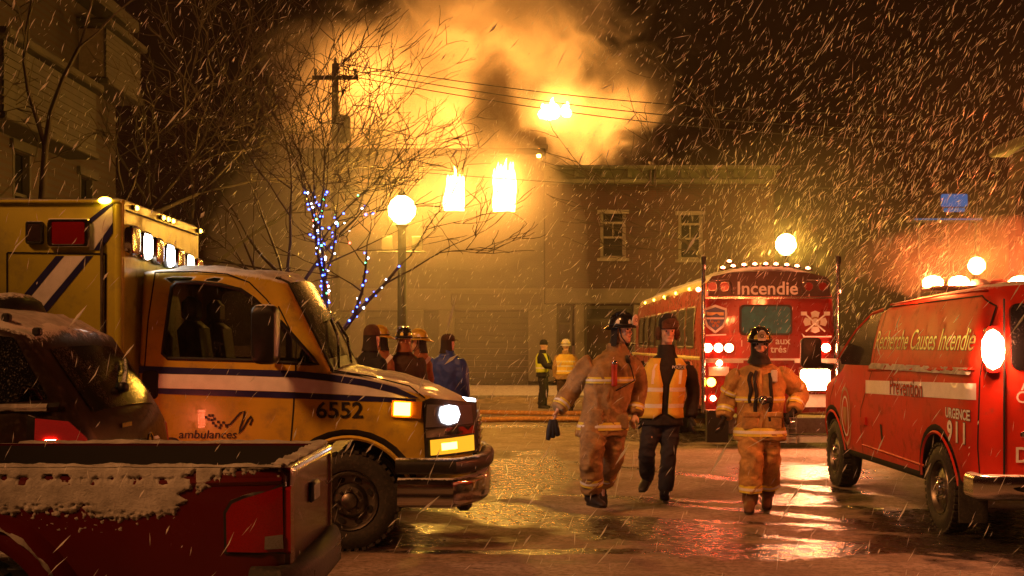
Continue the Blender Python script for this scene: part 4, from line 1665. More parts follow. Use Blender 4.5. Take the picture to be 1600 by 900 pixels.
pb.rotation_euler = (0, 0, pi)
pb.location = (xr - .055, 0, 0)
G().box((xr - .04, 0, .52), (.12, .9, .10)).build('bumper_bracket', M['matte'], pb)
pb.children[0].rotation_euler = (0, 0, pi)
pb.children[0].location = (xr - .055, 0, 0)

# snow crusted on the flank, in a ragged band, on the rail and on the flare
def crust(parent, fpos, u0, u1, v0, v1, nu, nv, hfun, name='snow_crust'):
    g = G()
    idx = {}
    H = [[hfun(lerp(u0, u1, i / nu), lerp(v0, v1, j / nv)) for j in range(nv + 1)] for i in range(nu + 1)]
    for i in range(nu + 1):
        for j in range(nv + 1):
            near = any(H[a_][b_] > 0 for a_ in range(max(0, i - 1), min(nu, i + 1) + 1) for b_ in range(max(0, j - 1), min(nv, j + 1) + 1))
            if near:
                idx[i, j] = len(g.v)
                g.v.append(tuple(fpos(lerp(u0, u1, i / nu), lerp(v0, v1, j / nv), max(H[i][j], -.004) if H[i][j] > 0 else -.003)))
    for i in range(nu):
        for j in range(nv):
            q = [(i, j), (i + 1, j), (i + 1, j + 1), (i, j + 1)]
            if all(k in idx for k in q) and any(H[a_][b_] > 0 for a_, b_ in q):
                g.f.append(tuple(idx[k] for k in q))
                g.m.append(0)
    return tag(g.build(name, M['snow'], parent, smooth=70, fix=True), kind='stuff')


def hsnow(px, py):
    # photograph-plane layout of the crust on the flank
    n1 = fbm((px * .035, py * .05, 1), 5)
    n2 = fbm((px * .12, py * .12, 5), 4)
    if px < 306:
        lo = 806 - 5 * sin(px * .02) + 13 * n1 + 11 * n2 - max(0, px - 215) * .07 - max(0, px - 272 + 14 * fbm((py * .09, 3, 1), 3)) * 1.9
        e = min(py - 724, lo - py) / 7.0
        hole = 0
        if 741 < py < 760: hole = 1.3 * (fbm((px * .045, py * .02, 9), 3) + .28 - (abs(py - 748) / 16)) * 2.2
        return .009 * min(1.4, e) * (1 + .14 * n2) - max(0, hole) * .012 if e > 0 else -.01
    lo = 740 + 12 * n1 + 16 * n2 + (14 if 315 < px < 345 else 0) - max(0, px - 352) * .10
    if 306 <= px < 330: lo = max(lo, 770 + 14 * n2 - (px - 306) * .4)
    e = min(py - 724, lo - py) / 7.0
    return .008 * min(1.2, e) * (1 + .2 * n2) if e > 0 else -.01


crust(fl, lambda px, py, h: pk_b.side(kx(px), kz(py), h, 1), -200, 436, 727, 830, 330, 62, hsnow)
crust(fl, lambda px, py, h: pk_b.side(kx(px), kz(py), h, 1), 60, 190, 812, 832, 120, 24, lambda px, py: .008 * (fbm((px * .11, py * .13, 4), 3) - .42))
# on the rails (top faces)
def rail_h(x, y):
    return .018 * (.75 + .6 * fbm((x * 9, y * 14, 2), 4))


crust(fl, lambda x, y, h: (x, y, 1.060 + h), kx(438), kx(-160), .645, .712, 220, 8, lambda x, y: rail_h(x, y) * min(1, (y - .640) / .02, (.716 - y) / .012))
crust(fl2, lambda x, y, h: (x, y, 1.060 + h), kx(438), kx(-160), -.712, -.645, 160, 8, lambda x, y: rail_h(x, y) * min(1, (y + .716) / .012, (-.640 - y) / .02))
crust(tg_, lambda x, y, h: (x, y, 1.056 + h), xr - .005, xr + .068, -.65, .65, 10, 120, lambda x, y: rail_h(x, y) * 1.3 * min(1, (x - xr + .012) / .012, (xr + .075 - x) / .012))
crust(ff, lambda a_, q_, h: (xw + (.52 + .0) * cos(a_) * 1.0, .70 + q_ * .09 + 0 * h, .33 + (.54 - .05 * q_ + h) * sin(a_)), math.radians(35), math.radians(150), 0, 1, 70, 10, lambda a_, q_: .02 + .015 * fbm((a_ * 7, q_ * 3, 1), 3) if .06 < q_ else .0)

# ------------------------------------------------------------ DARK SUV between pickup and ambulance (rear towards +x)
sv = thing('parked_suv', 'dark snow-dusted hatchback parked between the pickup and the ambulance', 'car', (-4.9, 8.36, 0), pi - .05)
# local: X = -4.9 - x ; near flank local y=+.86
vx = lambda X: -(X + 4.9)
def WV(x, z):
    w_ = .86
    if z > 1.12: w_ -= (z - 1.12) * .20
    if z < .6: w_ -= (.6 - z) * .1
    if x < vx(-2.95): w_ -= .16 * ((vx(-2.95) - x) / .55) ** 2
    return w_


xw2 = vx(-3.55)
prof = [(vx(-2.46), .42, .04, 0), (xw2 - .42, .40, 0, 1)] + [(x, z, 0, 1) for x, z in arch(xw2, .34, .41, 170, 10, 12)] + [(xw2 + .42, .38, 0, 1), (xw2 + 2.3, .38, 0, 1)] + [(x, z, 0, 1) for x, z in arch(xw2 + 2.7, .34, .41, 170, 10, 12)] + \
       [(xw2 + 3.12, .4, 0, 0), (xw2 + 3.5, .45, .06, 0), (xw2 + 3.55, .8, .05, 0), (xw2 + 3.2, .95, .04, 0), (xw2 + 2.3, 1.08, .04, 0), (xw2 + 1.5, 1.66, .06, 0), (xw2 + .7, 1.77, .05, 0), (vx(-3.4), 1.775, .05, 0), (vx(-3.0), 1.735, .05, 0), (vx(-2.82), 1.655, .05, 0),
        (vx(-2.50), 1.18, .06, 0), (vx(-2.44), 1.08, .06, 0), (vx(-2.40), .85, .05, 0), (vx(-2.37), .62, .05, 0)]
sv_b = Body(prof, WV, .09, 10)
sb = sv_b.build('body', [M['dark_car'], M['matte']], sv)
ki = lambda X: sv_b.key[[i for i, q in enumerate(prof) if abs(q[0] - vx(X)) < 1e-6][0]]
g = G()
sv_b.span(g, ki(-2.82) + 1, ki(-2.50) - 0, -.86, .86, .008)
hg = g.build('hatch_window', M['hatch_glass'], sb, smooth=60, fix=True)
g = G()
i_ = ki(-2.50) - 2
a_ = Vector(sv_b.at(i_ + 1, .05, .035))
b_ = Vector(sv_b.at(i_ - 1, -.62, .035))
g.tube([a_, a_.lerp(b_, .5) + Vector((-.012, 0, .0)), b_], [.022, .016, .010], 6)
g.box(tuple(a_), (.06, .08, .07), bev=.02)
g.build('rear_wiper', M['black'], hg, smooth=50)
g = G()
sv_b.patch(g, [(vx(-2.88), 1.64), (vx(-2.66), 1.28), (vx(-3.2), 1.24), (vx(-5.0), 1.22), (vx(-5.6), 1.22), (vx(-5.0), 1.58), (vx(-4.2), 1.68), (vx(-3.3), 1.69)], .004, 1, .12)
sw = g.build('side_window', M['dark_glass'], sb, smooth=60)
g = G()
sv_b.ribbon(g, [(vx(-2.6), 1.235), (vx(-3.2), 1.215), (vx(-5.6), 1.195)], .05, .002, 1, False, .016)
g.build('belt_rail', M['black'], sb, smooth=60)
for X in (-3.32, -4.3):
    g = G()
    sv_b.ribbon(g, [(vx(X), 1.67), (vx(X + .06), 1.22)], .07, .006, 1)
    g.build('window_pillar', M['black'], sw)
crust(sb, lambda x, y, h: sv_b.side(x, 1.225 + y, h + .012, 1), vx(-2.66), vx(-5.2), -.012, .030, 150, 8, lambda x, y: .020 * (.8 + .8 * fbm((x * 8, y * 20, 2), 3)) - abs(y - .01) * .55, 'snow_ledge')
# tail lamps at the rear corner
def svpatch(name, poly, m, off, parent, th=.02, sg=1):
    g = G()
    sv_b.patch(g, [(vx(a_), b_) for a_, b_ in poly], off, sg, .05, th)
    return g.build(name, m, parent, smooth=30)


for sg in (1, -1):
    tb = svpatch('tail_lamp', [(-2.72, 1.17), (-2.55, 1.15), (-2.455, 1.05), (-2.43, .88), (-2.50, .80), (-2.72, .86)], M['lens_red_lit'], .012, sb, .02, sg)
    q = G()
    for k in range(6):
        sv_b.patch(q, [(vx(-2.66), .905 + k * .026), (vx(-2.605), .905 + k * .026), (vx(-2.605), .917 + k * .026), (vx(-2.66), .917 + k * .026)], .018, sg, None)
    tag(q.build('led_strip', M['warn_lamp'], tb), kind='stuff')
    svpatch('lamp_surround', [(-2.76, 1.19), (-2.72, 1.175), (-2.72, .855), (-2.76, .85)], M['black'], .014, tb, .02, sg)
# hatch: handle trim, cross badge, plate
iz = lambda z: min(range(len(sv_b.p)), key=lambda i: abs(sv_b.p[i][1] - z) + (0 if sv_b.p[i][0] < vx(-2.6) else 9))
g = G()
rows = []
for dz in (-.02, .0, .02):
    rows.append([tuple(Vector(sv_b.at(iz(.97), t_, .012 + (.014 if dz == 0 else 0))) + Vector((0, 0, dz))) for t_ in [-.45 + .9 * k / 8 for k in range(9)]])
g.grid(rows)
g.build('chrome_trim', M['chrome'], sb, smooth=60, fix=True)
g = G()
c_ = Vector(sv_b.at(iz(.985), -.05, .03))
g.tube([c_ + Vector((-.004, .045 * cos(a_), .05 * sin(a_))) for a_ in [2 * pi * k / 14 for k in range(15)]], .008, 5, cap=False)
tag(g.build('badge', M['chrome'], sb, smooth=60), kind='stuff')
g = G()
for k in range(7):
    c_ = Vector(sv_b.at(iz(1.04), .50 - k * .032, .01))
    g.box(tuple(c_), (.006, .018, .03), bev=.002)
tag(g.build('badge_letters', M['chrome'], sb), kind='stuff')
G().box((vx(-2.335), 0, .74), (.02, .32, .16), bev=.006).build('number_plate', M['white_tape'], sb)
svb = bumper(sv, 0, .82, .55, .20, .14, .25, M['dark_car'], 'bumper')
svb.rotation_euler = (0, 0, pi)
svb.location = (vx(-2.33), 0, 0)
# roof snow, rails and a low black pod
it0, it1 = ki(-3.0), ki(-3.0) + 0
top = [i for i in range(len(sv_b.p)) if sv_b.p[i][1] > 1.64]
snow_strip(sb, sv_b, top[4:], -.985, .97, .022, 5)
g = G()
for k in range(5):
    X = -3.55 + k * .19
    c_ = Vector(sv_b.at(min(top, key=lambda i: abs(sv_b.p[i][0] - vx(X))), .93, .02))
    g.box(tuple(c_), (.05, .06, .05), bev=.012)
tag(g.build('roof_clip', M['black'], sb), kind='stuff')
g = G()
g.lathe([(.02, .17), (.10, .155), (.17, .10), (.20, .02), (.20, -.03)], 18, Matrix.Translation((vx(-3.34), -.25, 1.80)) @ Matrix.Diagonal((.95, 1.6, .85, 1)))
g.build('roof_pod', M['black'], sb, smooth=60, fix=True)
for x, y in ((xw2, .74), (xw2, -.74), (xw2 + 2.7, .74), (xw2 + 2.7, -.74)):
    wheel(sv, x, y, .34, 1 if y > 0 else -1, .34, .21, 'alloy')
# ------------------------------------------------------------ RED VAN (faces away, its left flank towards the street)
VX0, VY0 = 4.62, 12.7
van = thing('fire_van', 'red fire investigation van with lit roof beacons, number 911 on its flank', 'van', (VX0, VY0, 0), pi / 2)
VP = 3.62
vd = lambda px: VP * F / (px - 800)
ux = lambda px: vd(px) - VY0
uz = lambda px, py: 1.6 - (py - 538) * vd(px) / F
U = lambda px, py: (ux(px), uz(px, py))


def WN(x, z):
    w_ = 1.0
    if z > 1.36: w_ -= (z - 1.36) * .08 + (z - 1.36) ** 2 * .20
    if z < .8: w_ -= (.8 - z) * .10
    if x > 2.0: w_ -= .30 * ((x - 2.0) / .6) ** 2
    if x < -2.5: w_ -= .10 * ((-2.5 - x) / .22) ** 2
    return w_


wf, wr_ = ux(1300), ux(1462)
prof = [(-2.74, .50, .02, 0), (wr_ - .48, .44, 0, 1)] + [(x, z, 0, 1) for x, z in arch(wr_, .375, .46, 172, 8, 14)] + [(wr_ + .5, .38, 0, 1), (wf - .5, .38, 0, 1)] + [(x, z, 0, 1) for x, z in arch(wf, .375, .46, 178, 14, 14)] + \
       [(wf + .6, .48, 0, 0), (2.62, .50, .06, 0), (2.66, .78, .06, 0), (2.60, 1.02, .06, 0), (2.30, 1.14, .05, 0), (1.60, 1.29, .05, 0), (1.46, 1.33, .06, 0), (.22, 1.955, .06, 0), (.0, 2.0, .05, 0), (-.7, 2.045, .04, 0), (-2.4, 2.085, .03, 0), (-2.60, 2.06, .03, 0), (-2.70, 1.95, .02, 0), (-2.75, 1.3, .02, 0)]
vb = Body(prof, WN, .085, 8)
vbody = vb.build('body', [M['red'], M['matte']], van)
L1 = dict(sgn=1)


def vpatch(name, poly, m, off, parent=vbody, th=0.0, step=.10):
    g = G()
    vb.patch(g, [U(*p) for p in poly], off, 1, step, th)
    return g.build(name, m, parent, smooth=40)


def vline(name, pts, wd, m=None, off=.003, lift=0.0, closed=False, parent=vbody):
    g = G()
    vb.ribbon(g, [U(*p) for p in pts], wd, off, 1, closed, lift)
    return g.build(name, m or M['seam'], parent, smooth=60)


w1 = vpatch('door_window', [(1312, 560), (1332, 518), (1349, 494), (1362, 487), (1360, 571), (1315, 569)], M['dark_glass'], .004)
vline('window_frame', [(1309, 560), (1330, 515), (1347, 490), (1364, 483)], .035, M['red'], .004, .012, parent=w1)
# windscreen
kk = lambda x: vb.key[[i for i, q in enumerate(prof) if q[0] == x][0]]
g = G()
vb.span(g, kk(1.46) + 1, kk(.22), -.88, .88, .006)
g.build('windscreen', M['screen_glass'], vbody, smooth=60, fix=True)
# panel gaps
vline('panel_gap', [(1369, 478), (1364, 575), (1345, 640), (1344, 708)], .013)
vline('panel_gap', [(1311, 575), (1298, 620), (1297, 640)], .012)
vline('panel_gap', [(1372, 480), (1510, 462), (1523, 478), (1521, 600), (1519, 765)], .012)
vline('waist_ledge', [(1357, 578), (1440, 577.5), (1518, 578)], .03, M['red'], .002, .012)
g = G()
crust(vbody, lambda x, y, h: vb.side(x, y, h + .006, 1), ux(1515), ux(1360), uz(1440, 581), uz(1440, 571), 120, 8, lambda x, y: .008 + .022 * fbm((x * 6, y * 14, 4), 4) - (y - uz(1440, 579)) * .28, 'snow_ledge')
vline('side_rub', [(1345, 695), (1440, 728)], .025, M['red'], .002, .010)
# striping and lettering
vpatch('white_stripe', [(1353, 594), (1519, 599), (1519, 625), (1353, 614.5)], M['white_tape'], .004)
vfn = lambda px, py, off=.008, tilt=0.0: (lambda u, v: vb.side(ux(px) - u, uz(px, py) + v + tilt * u, off, 1))
# lettering reads rear-to-front in the photograph: u grows towards the rear
letter('lettering', M['ink'], vbody, 'Prévention', .225, vfn(1416, 606.5, .009), bold=.02, sx=1.0, shear=.0)
letter('lettering', M['red'], vbody, 'Prévention', .225, vfn(1416, 606.5, .011), bold=-.002, sx=1.0)
M['cream'] = mat('cream_reflective_lettering', (.80, .62, .25), .3)
letter('lettering', M['ink'], vbody, 'Recherche Causes Incendie', .265, vfn(1430, 532.5, .005), bold=.018, shear=.22, sx=.93)
letter('lettering', M['cream'], vbody, 'Recherche Causes Incendie', .265, vfn(1430, 532.5, .007), bold=-.001, shear=.22, sx=.93)
letter('lettering', M['ink'], vbody, 'URGENCE', .115, vfn(1496, 647.5, .005), bold=.055, sx=1.05)
letter('lettering', M['white_tape'], vbody, 'URGENCE', .115, vfn(1496, 647.5, .007), bold=.026, sx=1.05)
letter('lettering', M['ink'], vbody, '911', .230, vfn(1496, 677, .005), bold=.060, sx=1.08, space=1.35)
letter('lettering', M['white_tape'], vbody, '911', .230, vfn(1496, 677, .007), bold=.034, sx=1.08, space=1.35)
# shield crest on the front door
M['crest'] = mat('crest_gold', (.45, .20, .08), .4)
c0 = U(1321, 650)
shp = [(c0[0] + .20 * cos(a_), c0[1] + .30 * sin(a_)) for a_ in [2 * pi * k / 28 for k in range(28)]]
g = G()
vb.ribbon(g, shp, .035, .006, 1, True)
cr_ = g.build('crest', M['crest'], vbody, smooth=60)
g = G()
vb.ribbon(g, [(c0[0] + .13 * cos(a_), c0[1] + .21 * sin(a_)) for a_ in [2 * pi * k / 24 for k in range(24)]], .022, .006, 1, True)
tag(g.build('crest_ring', M['white_tape'], cr_), kind='stuff')
g = G()
vb.patch(g, [(c0[0] - .07, c0[1] + .10), (c0[0] + .07, c0[1] + .10), (c0[0] + .07, c0[1] - .03), (c0[0], c0[1] - .13), (c0[0] - .07, c0[1] - .03)], .007, 1, .08)
g.build('crest_shield', M['crest'], cr_)
vpatch('door_handle', [(1347, 652), (1354, 652), (1354, 664), (1347, 664)], M['red'], .02, th=.02)
vpatch('fuel_flap', [(1375, 662), (1378, 664), (1378, 690), (1375, 688)], M['seam'], .003)
vline('arch_lip', [tuple() for _ in ()] or [(1427, 700), (1431, 685), (1440, 670), (1450, 664), (1462, 662), (1473, 668), (1482, 688)], .001, M['red'], .001) if False else None
for cx_ in (wr_, wf):
    g = G()
    vb.ribbon(g, arch(cx_, .375, .475, 172, 8, 20), .03, .002, 1, False, .014)
    g.build('arch_lip', M['red'], vbody, smooth=60)
# mirror
g = G()
mc = Vector((ux(1296), 1.22, uz(1296, 551)))
g.loft([[(mc.x + o, mc.y + a_ * k, mc.z + b_ * k) for a_, b_ in rrect(-.115, .115, -.17, .17, .05)] for o, k in ((-.06, .9), (-.05, 1), (.02, .98), (.07, .75))])
vm = g.build('mirror', M['black'], van, smooth=45, fix=True)
g = G()
g.tube([mc + Vector((0, -.08, -.13)), (mc.x + .02, .96, mc.z - .16)], .03, 8)
g.build('mirror_arm', M['black'], vm, smooth=60)
for x, y in ((wf, .86), (wf, -.86), (wr_, .86), (wr_, -.86)):
    wheel(van, x, y, .375, 1 if y > 0 else -1, .375, .235, 'alloy')
G().box((wr_, 0, .375), (.12, 1.6, .12)).build('axle', M['matte'], van)
G().box(((wf + wr_) / 2, 0, .40), (4.0, .9, .14)).build('chassis', M['matte'], van)
g = G()
g.box((wr_ - .50, .86, .36), (.02, .24, .44), bev=.006)
g.build('mud_flap', M['rubber'], van)
# rear face: doors, windows, lamps, lettering, bumper
XR = -2.76
G().box((XR - .004, 0, 1.25), (.012, .014, 1.5)).build('panel_gap', M['seam'], vbody)
for y in (.80, -.80):
    G().box((XR - .004, y, 1.18), (.014, .012, 1.55)).build('panel_gap', M['seam'], vbody)
for y in (.41, -.41):
    g = G()
    sh = rrect(y - .33, y + .33, 1.40, 1.92, .06)
    g.loft([[(XR - o + (z - 1.3) * .06, a_, z) for a_, z in sh] for o in (-.02, .012, .014)])
    rw = g.build('rear_window', M['dark_glass'], vbody, smooth=30, fix=True)
for y in (.885, -.885):
    g = G()
    sh = rrect(y - .06, y + .06, 1.38, 1.74, .04)
    g.loft([[(XR - o + .03, a_, z) for a_, z in sh] for o in (-.02, .035, .05)])
    tl_ = g.build('tail_lamp', M['lens_red'], vbody, smooth=30, fix=True)
    G().ball((XR - .03, y + (.01 if y > 0 else -.01), 1.56), (.125), 2, (.6, .72, 1.25)).build('bulb', M['flood'], tl_, smooth=60)
rfn = lambda y, z, off=.006: (lambda u, v: (XR - off, y - u, z + v))
letter('lettering', M['white_tape'], vbody, 'Div', .17, rfn(.60, .735), bold=.012)
letter('lettering', M['white_tape'], vbody, 'C', .13, rfn(.665, 1.185), bold=.012)
letter('lettering', M['white_tape'], vbody, 'A', .13, rfn(.625, 1.285), bold=.012)
g = G()
g.box((XR - .015, .60, .90), (.03, .16, .045), bev=.01)
g.build('door_handle', M['chrome'], vbody)
vbm = bumper(van, 0, .99, .49, .20, .06, .22, M['chrome'], 'bumper')
vbm.rotation_euler = (0, 0, pi)
vbm.location = (-2.82, 0, 0)
g = G()
g.loft([[(.055 + .012, .62 + .14 * cos(a_) * k, .485 + .022 * sin(a_) * k) for a_ in [2 * pi * j / 16 for j in range(16)]] for k in (1, .9)])
st_ = g.build('step_slot', M['matte'], vbm)
st_.location = (0, -1.24, 0)
# roof light bar
lbx = -.9
g = G()
g.box((lbx, 0, 2.112), (.30, 1.62, .05), bev=.02)
for y in (-.6, .6):
    g.box((lbx, y, 2.085), (.10, .08, .08))
lb = g.build('light_bar', M['black'], van)
for y, k in ((.74, 'beacon_big'), (.50, 'beacon_red'), (.31, 'lens_clear'), (.13, 'lens_red'), (-.06, 'beacon_red'), (-.30, 'beacon_big'), (-.55, 'beacon_red'), (-.74, 'beacon_big')):
    g = G()
    bg_ = k.startswith('beacon')
    T_ = Matrix.Translation((lbx, y, 2.138)) @ Matrix.Diagonal((1.25, 1.05, .80 if bg_ else .6, 1))
    g.lathe([(.082, 0), (.085, .03), (.078, .07), (.055, .10), (.02, .112), (.001, .114)], 16, T_)
    g.build('beacon', M[k], lb, smooth=60)
snow_strip(vbody, vb, [i for i in range(len(vb.p)) if vb.p[i][1] > 1.99][1:-1], -.94, .94, .022, 2)
# flank roof marker
vline('drip_rail', [(1372, 476), (1440, 462), (1515, 452)], .02, M['red'], .004, .012)

# ------------------------------------------------------------ FIRE BUS (seen from behind)
BUX, BUY = 4.02, 26.0
bus = thing('fire_bus', 'red fire service bus seen from behind with Incendie across its header', 'bus', (BUX, BUY, 0), pi / 2)
KB2 = .01
by_ = lambda px: -((px - 800) * KB2 - BUX)
bz_ = lambda py: 1.6 - (py - 538) * KB2
WB = lambda x, z: 1.06 - (max(0, z - 1.9) * .10) - (max(0, .9 - z) * .06)
prof = [(-6.0, .55, .03, 0), (-3.2, .50, 0, 1)] + [(x, z, 0, 1) for x, z in arch(-2.7, .48, .52, 175, 5, 10)] + [(-2.1, .50, 0, 1), (3.2, .5, 0, 1)] + [(x, z, 0, 1) for x, z in arch(3.8, .48, .52, 175, 5, 10)] + \
       [(4.5, .55, 0, 0), (6.0, .6, .1, 0), (6.0, 1.35, .1, 0), (4.9, 1.5, .1, 0), (4.6, 2.5, .1, 2), (4.3, 2.66, .16, 2), (-5.75, 2.68, .17, 2), (-5.92, 2.62, .12, 0), (-5.98, 2.42, .06, 0), (-6.0, 2.3, .03, 0)]
bb = Body(prof, WB, .16, 12, .25)
M['bus_roof'] = mat('snow_covered_bus_roof', (.62, .52, .22), .6, var=.2, snow=.6)
bbody = bb.build('body', [M['bus_red'], M['matte'], M['bus_roof']], bus)
RX0 = -6.035


def rear(name, poly, m, off=.0, th=.012, parent=bbody, smooth=None):
    "flat shape on the rear wall given in photograph-plane coordinates, with thickness"
    g = G()
    pts = [(by_(a_), bz_(b_)) for a_, b_ in poly]
    g.loft([[(RX0 + .02, y, z) for y, z in pts], [(RX0 - off - th, y, z) for y, z in pts]])
    return g.build(name, m, parent, smooth=smooth, fix=True)


def disc(px, py, r, n=18):
    return [(px + r * cos(2 * pi * k / n), py + r * sin(2 * pi * k / n)) for k in range(n)]


M['header'] = mat('black_header', (.03, .012, .010), .35, coat=.3)
hd = rear('header_panel', [(1106, 463), (1106, 440), (1112, 432), (1140, 426), (1200, 423.5), (1260, 426), (1290, 433), (1297, 441), (1297, 463)], M['header'])
bfn = lambda px, py, off=.016: (lambda u, v: (RX0 - off, by_(px) - u, bz_(py) + v))
letter('lettering', M['white_tape'], hd, 'Incendie', .285, bfn(1198, 451.5), bold=.018, sx=1.0)
letter('lettering', M['white_tape'], bbody, 'aux', .155, bfn(1222, 533), bold=.014, sx=1.05)
letter('lettering', M['white_tape'], bbody, 'trés', .155, bfn(1215.5, 546), bold=.014, sx=1.02)
letter('lettering', M['white_tape'], bbody, 'l', .14, bfn(1158, 537), bold=.014)
for px in (1112, 1131, 1262, 1284):
    l_ = rear('signal_lamp', disc(px, 448, 7.6), M['chrome'], .0, .03, hd)
    rear('lens', disc(px, 448, 6.4), M['lens_red_lit' if px in (1112, 1131) else 'lens_red'], .0, .042, l_)
for px0, px1 in ((1104, 1142), (1252, 1296)):
    g = G()
    g.tube([(RX0 - .03, by_(a_), bz_(b_)) for a_, b_ in ((px0, 459), (px0 + 1, 442), (px0 + 8, 438), (px1 - 8, 438), (px1 - 1, 442), (px1, 459))], .010, 6)
    g.build('lamp_guard', M['chrome'], hd, smooth=60)
rear('trim_strip', [(1100, 464), (1304, 464), (1304, 467), (1100, 467)], M['chrome'], 0, .02)
for px, py in ((1130, 418), (1146, 415.5), (1163, 413.5), (1180, 412.5), (1197, 412), (1213, 412.5), (1230, 413.5), (1246, 415.5), (1263, 419), (1140, 408)):
    g = G()
    g.box((RX0 + .07, by_(px), bz_(py) - .025), (.06, .11, .03))
    c_ = g.build('roof_marker', M['black'], bbody)
    G().ball((RX0 + .06, by_(px), bz_(py)), .036, 1, (1, 1.1, .75)).build('lens', M['marker_red'], c_, smooth=60)
wf_ = rear('rear_window', [(a_, b_) for a_, b_ in rrect(1155, 1237, 476, 524, 7)], M['black'], 0, .015)
rear('pane', [(a_, b_) for a_, b_ in rrect(1158, 1234, 479, 521, 6)], M['bus_glass'], .004, .014, wf_)
M['teal'] = mat('teal_blind', (.10, .30, .36), .5)
# crest: shield with chief and rosette
sh_ = rear('shield_crest', [(1099, 482), (1106, 480), (1117, 476), (1128, 480), (1135, 482), (1135, 498), (1130, 511), (1117, 521), (1104, 511), (1099, 498)], M['white_tape'], 0, .012)
M['crest_blue'] = mat('crest_blue', (.10, .14, .30), .4)
rear('shield_field', [(1102, 485), (1117, 480), (1132, 485), (1132, 498), (1128, 508), (1117, 517), (1106, 508), (1102, 498)], M['crest_blue'], .002, .012, sh_)
rear('shield_chief', [(1104, 488), (1130, 488), (1130, 493), (1124, 493), (1119, 490), (1112, 493), (1104, 493)], M['cream'], .004, .012, sh_)
rear('shield_bar', [(1103, 496), (1131, 496), (1131, 499), (1103, 499)], M['white_tape'], .004, .012, sh_)
for dx, dy in ((0, 505), (-5, 503), (5, 503), (-3, 509), (3, 509)):
    rear('rosette', disc(1117 + dx, dy, 2.4, 8), M['crest'], .004, .012, sh_)
# crest: cross pattee with crossed axes
mx0, my0 = 1273, 503
cross = []
for k in range(4):
    a_ = pi / 2 * k
    for r_, da in ((7, -.62), (17, -.42), (18.5, 0), (17, .42), (7, .62)):
        cross.append((mx0 + r_ * cos(a_ + da), my0 + r_ * .95 * sin(a_ + da)))
cr2 = rear('cross_crest', cross, M['white_tape'], 0, .012)
rear('crest_disc', disc(mx0, my0, 8), M['crest'], .002, .012, cr2)
rear('crest_centre', disc(mx0, my0, 5.5), M['white_tape'], .004, .012, cr2)
for sgn in (-1, 1):
    g = G()
    g.tube([(RX0 - .012, by_(mx0 - sgn * 15), bz_(my0 + 15)), (RX0 - .012, by_(mx0 + sgn * 17), bz_(my0 - 13))], .014, 6)
    g.box((RX0 - .012, by_(mx0 + sgn * 18), bz_(my0 - 13)), (.02, .09, .06))
    g.build('axe', M['white_tape'], cr2)
rear('swoosh', [(1103, 523), (1134, 522), (1134, 524), (1103, 525)], M['white_tape'], 0, .01)
rear('swoosh', [(1252, 521), (1257, 525), (1298, 525), (1298, 527), (1255, 527)], M['white_tape'], 0, .01)
# warning lamps
for px, e in ((1105, 'warn_lamp'), (1121.5, 'warn_lamp'), (1138, 'warn_lamp'), (1256, 'lens_clear'), (1273, 'flood'), (1289, 'warn_lamp')):
    l_ = rear('warning_lamp', disc(px, 543.5, 7.8), M['chrome'], .0, .03)
    rear('lens', disc(px, 543.5, 6.6), M[e], .0, .045, l_)
l_ = rear('plate_panel', [(1107, 573), (1138, 573), (1138, 587), (1107, 587)], M['white_tape'], 0, .02)
rear('plate_lamp', disc(1123, 567, 4.5), M['warn_lamp'], 0, .05)
l_ = rear('amber_flasher', disc(1110, 597, 8.5), M['black'], 0, .04)
rear('lens', disc(1110, 597, 7), M['turn_lamp'], 0, .06, l_)
l_ = rear('tail_lamp', disc(1113, 622, 6), M['black'], 0, .03)
rear('lens', disc(1113, 622, 4.2), M['warn_lamp'], 0, .05, l_)
l_ = rear('work_lamp', rrect(1246, 1297, 574, 612, 4), M['chrome'], 0, .06)
rear('lens', rrect(1249, 1294, 577, 609, 4), M['flood'], 0, .075, l_)
rear('ledge', [(1100, 560), (1304, 560), (1304, 567), (1240, 567), (1240, 563), (1160, 563), (1160, 567), (1100, 567)], M['white_tape'], 0, .05)
rear('reflector_panel', [(1240, 616), (1298, 616), (1298, 636), (1240, 636)], M['white_tape'], 0, .02)
# lower bumper, steps and equipment lockers
rear('rear_locker', [(1102, 640), (1135, 640), (1135, 690), (1102, 690)], M['black'], .10, .05)
rear('rear_bumper', [(1135, 652), (1302, 652), (1302, 676), (1135, 676)], M['steel'], .14, .05)
rear('step_plate', [(1150, 678), (1300, 678), (1300, 690), (1150, 690)], M['white_tape'], .10, .05)
g = G()
for px in (1185, 1226, 1239):
    g.tube([(RX0 - .2, by_(px), bz_(640)), (RX0 - .2, by_(px), bz_(692))], .012, 6)
for py in (658, 668, 680):
    g.tube([(RX0 - .2, by_(1185), bz_(py)), (RX0 - .2, by_(1239), bz_(py))], .012, 6)
g.build('ladder', M['chrome'], bus, smooth=60)
# tall chrome handrails at both corners
for px in (1097, 1306):
    g = G()
    y = by_(px)
    g.tube([(RX0 - .10, y, bz_(645)), (RX0 - .10, y, bz_(412))], .030, 10)
    for py in range(425, 640, 14):
        g.tube([(RX0 - .10, y, bz_(py)), (RX0 - .10, y, bz_(py - 3))], .036, 10)
    gr = g.build('corner_rail', M['chrome'], bus, smooth=50)
    g = G()
    g.tube([(RX0 - .10, y, bz_(414)), (RX0 - .10, y, bz_(404)), (RX0 - .02, y, bz_(402))], [.04, .05, .035], 10)
    g.build('rail_cap', M['black'], gr, smooth=50)
    g = G()
    for py in (440, 540, 630):
        g.tube([(RX0 - .10, y, bz_(py)), (RX0 + .06, y * .985, bz_(py))], .015, 6)
    tag(g.build('rail_bracket', M['steel'], gr), kind='stuff')
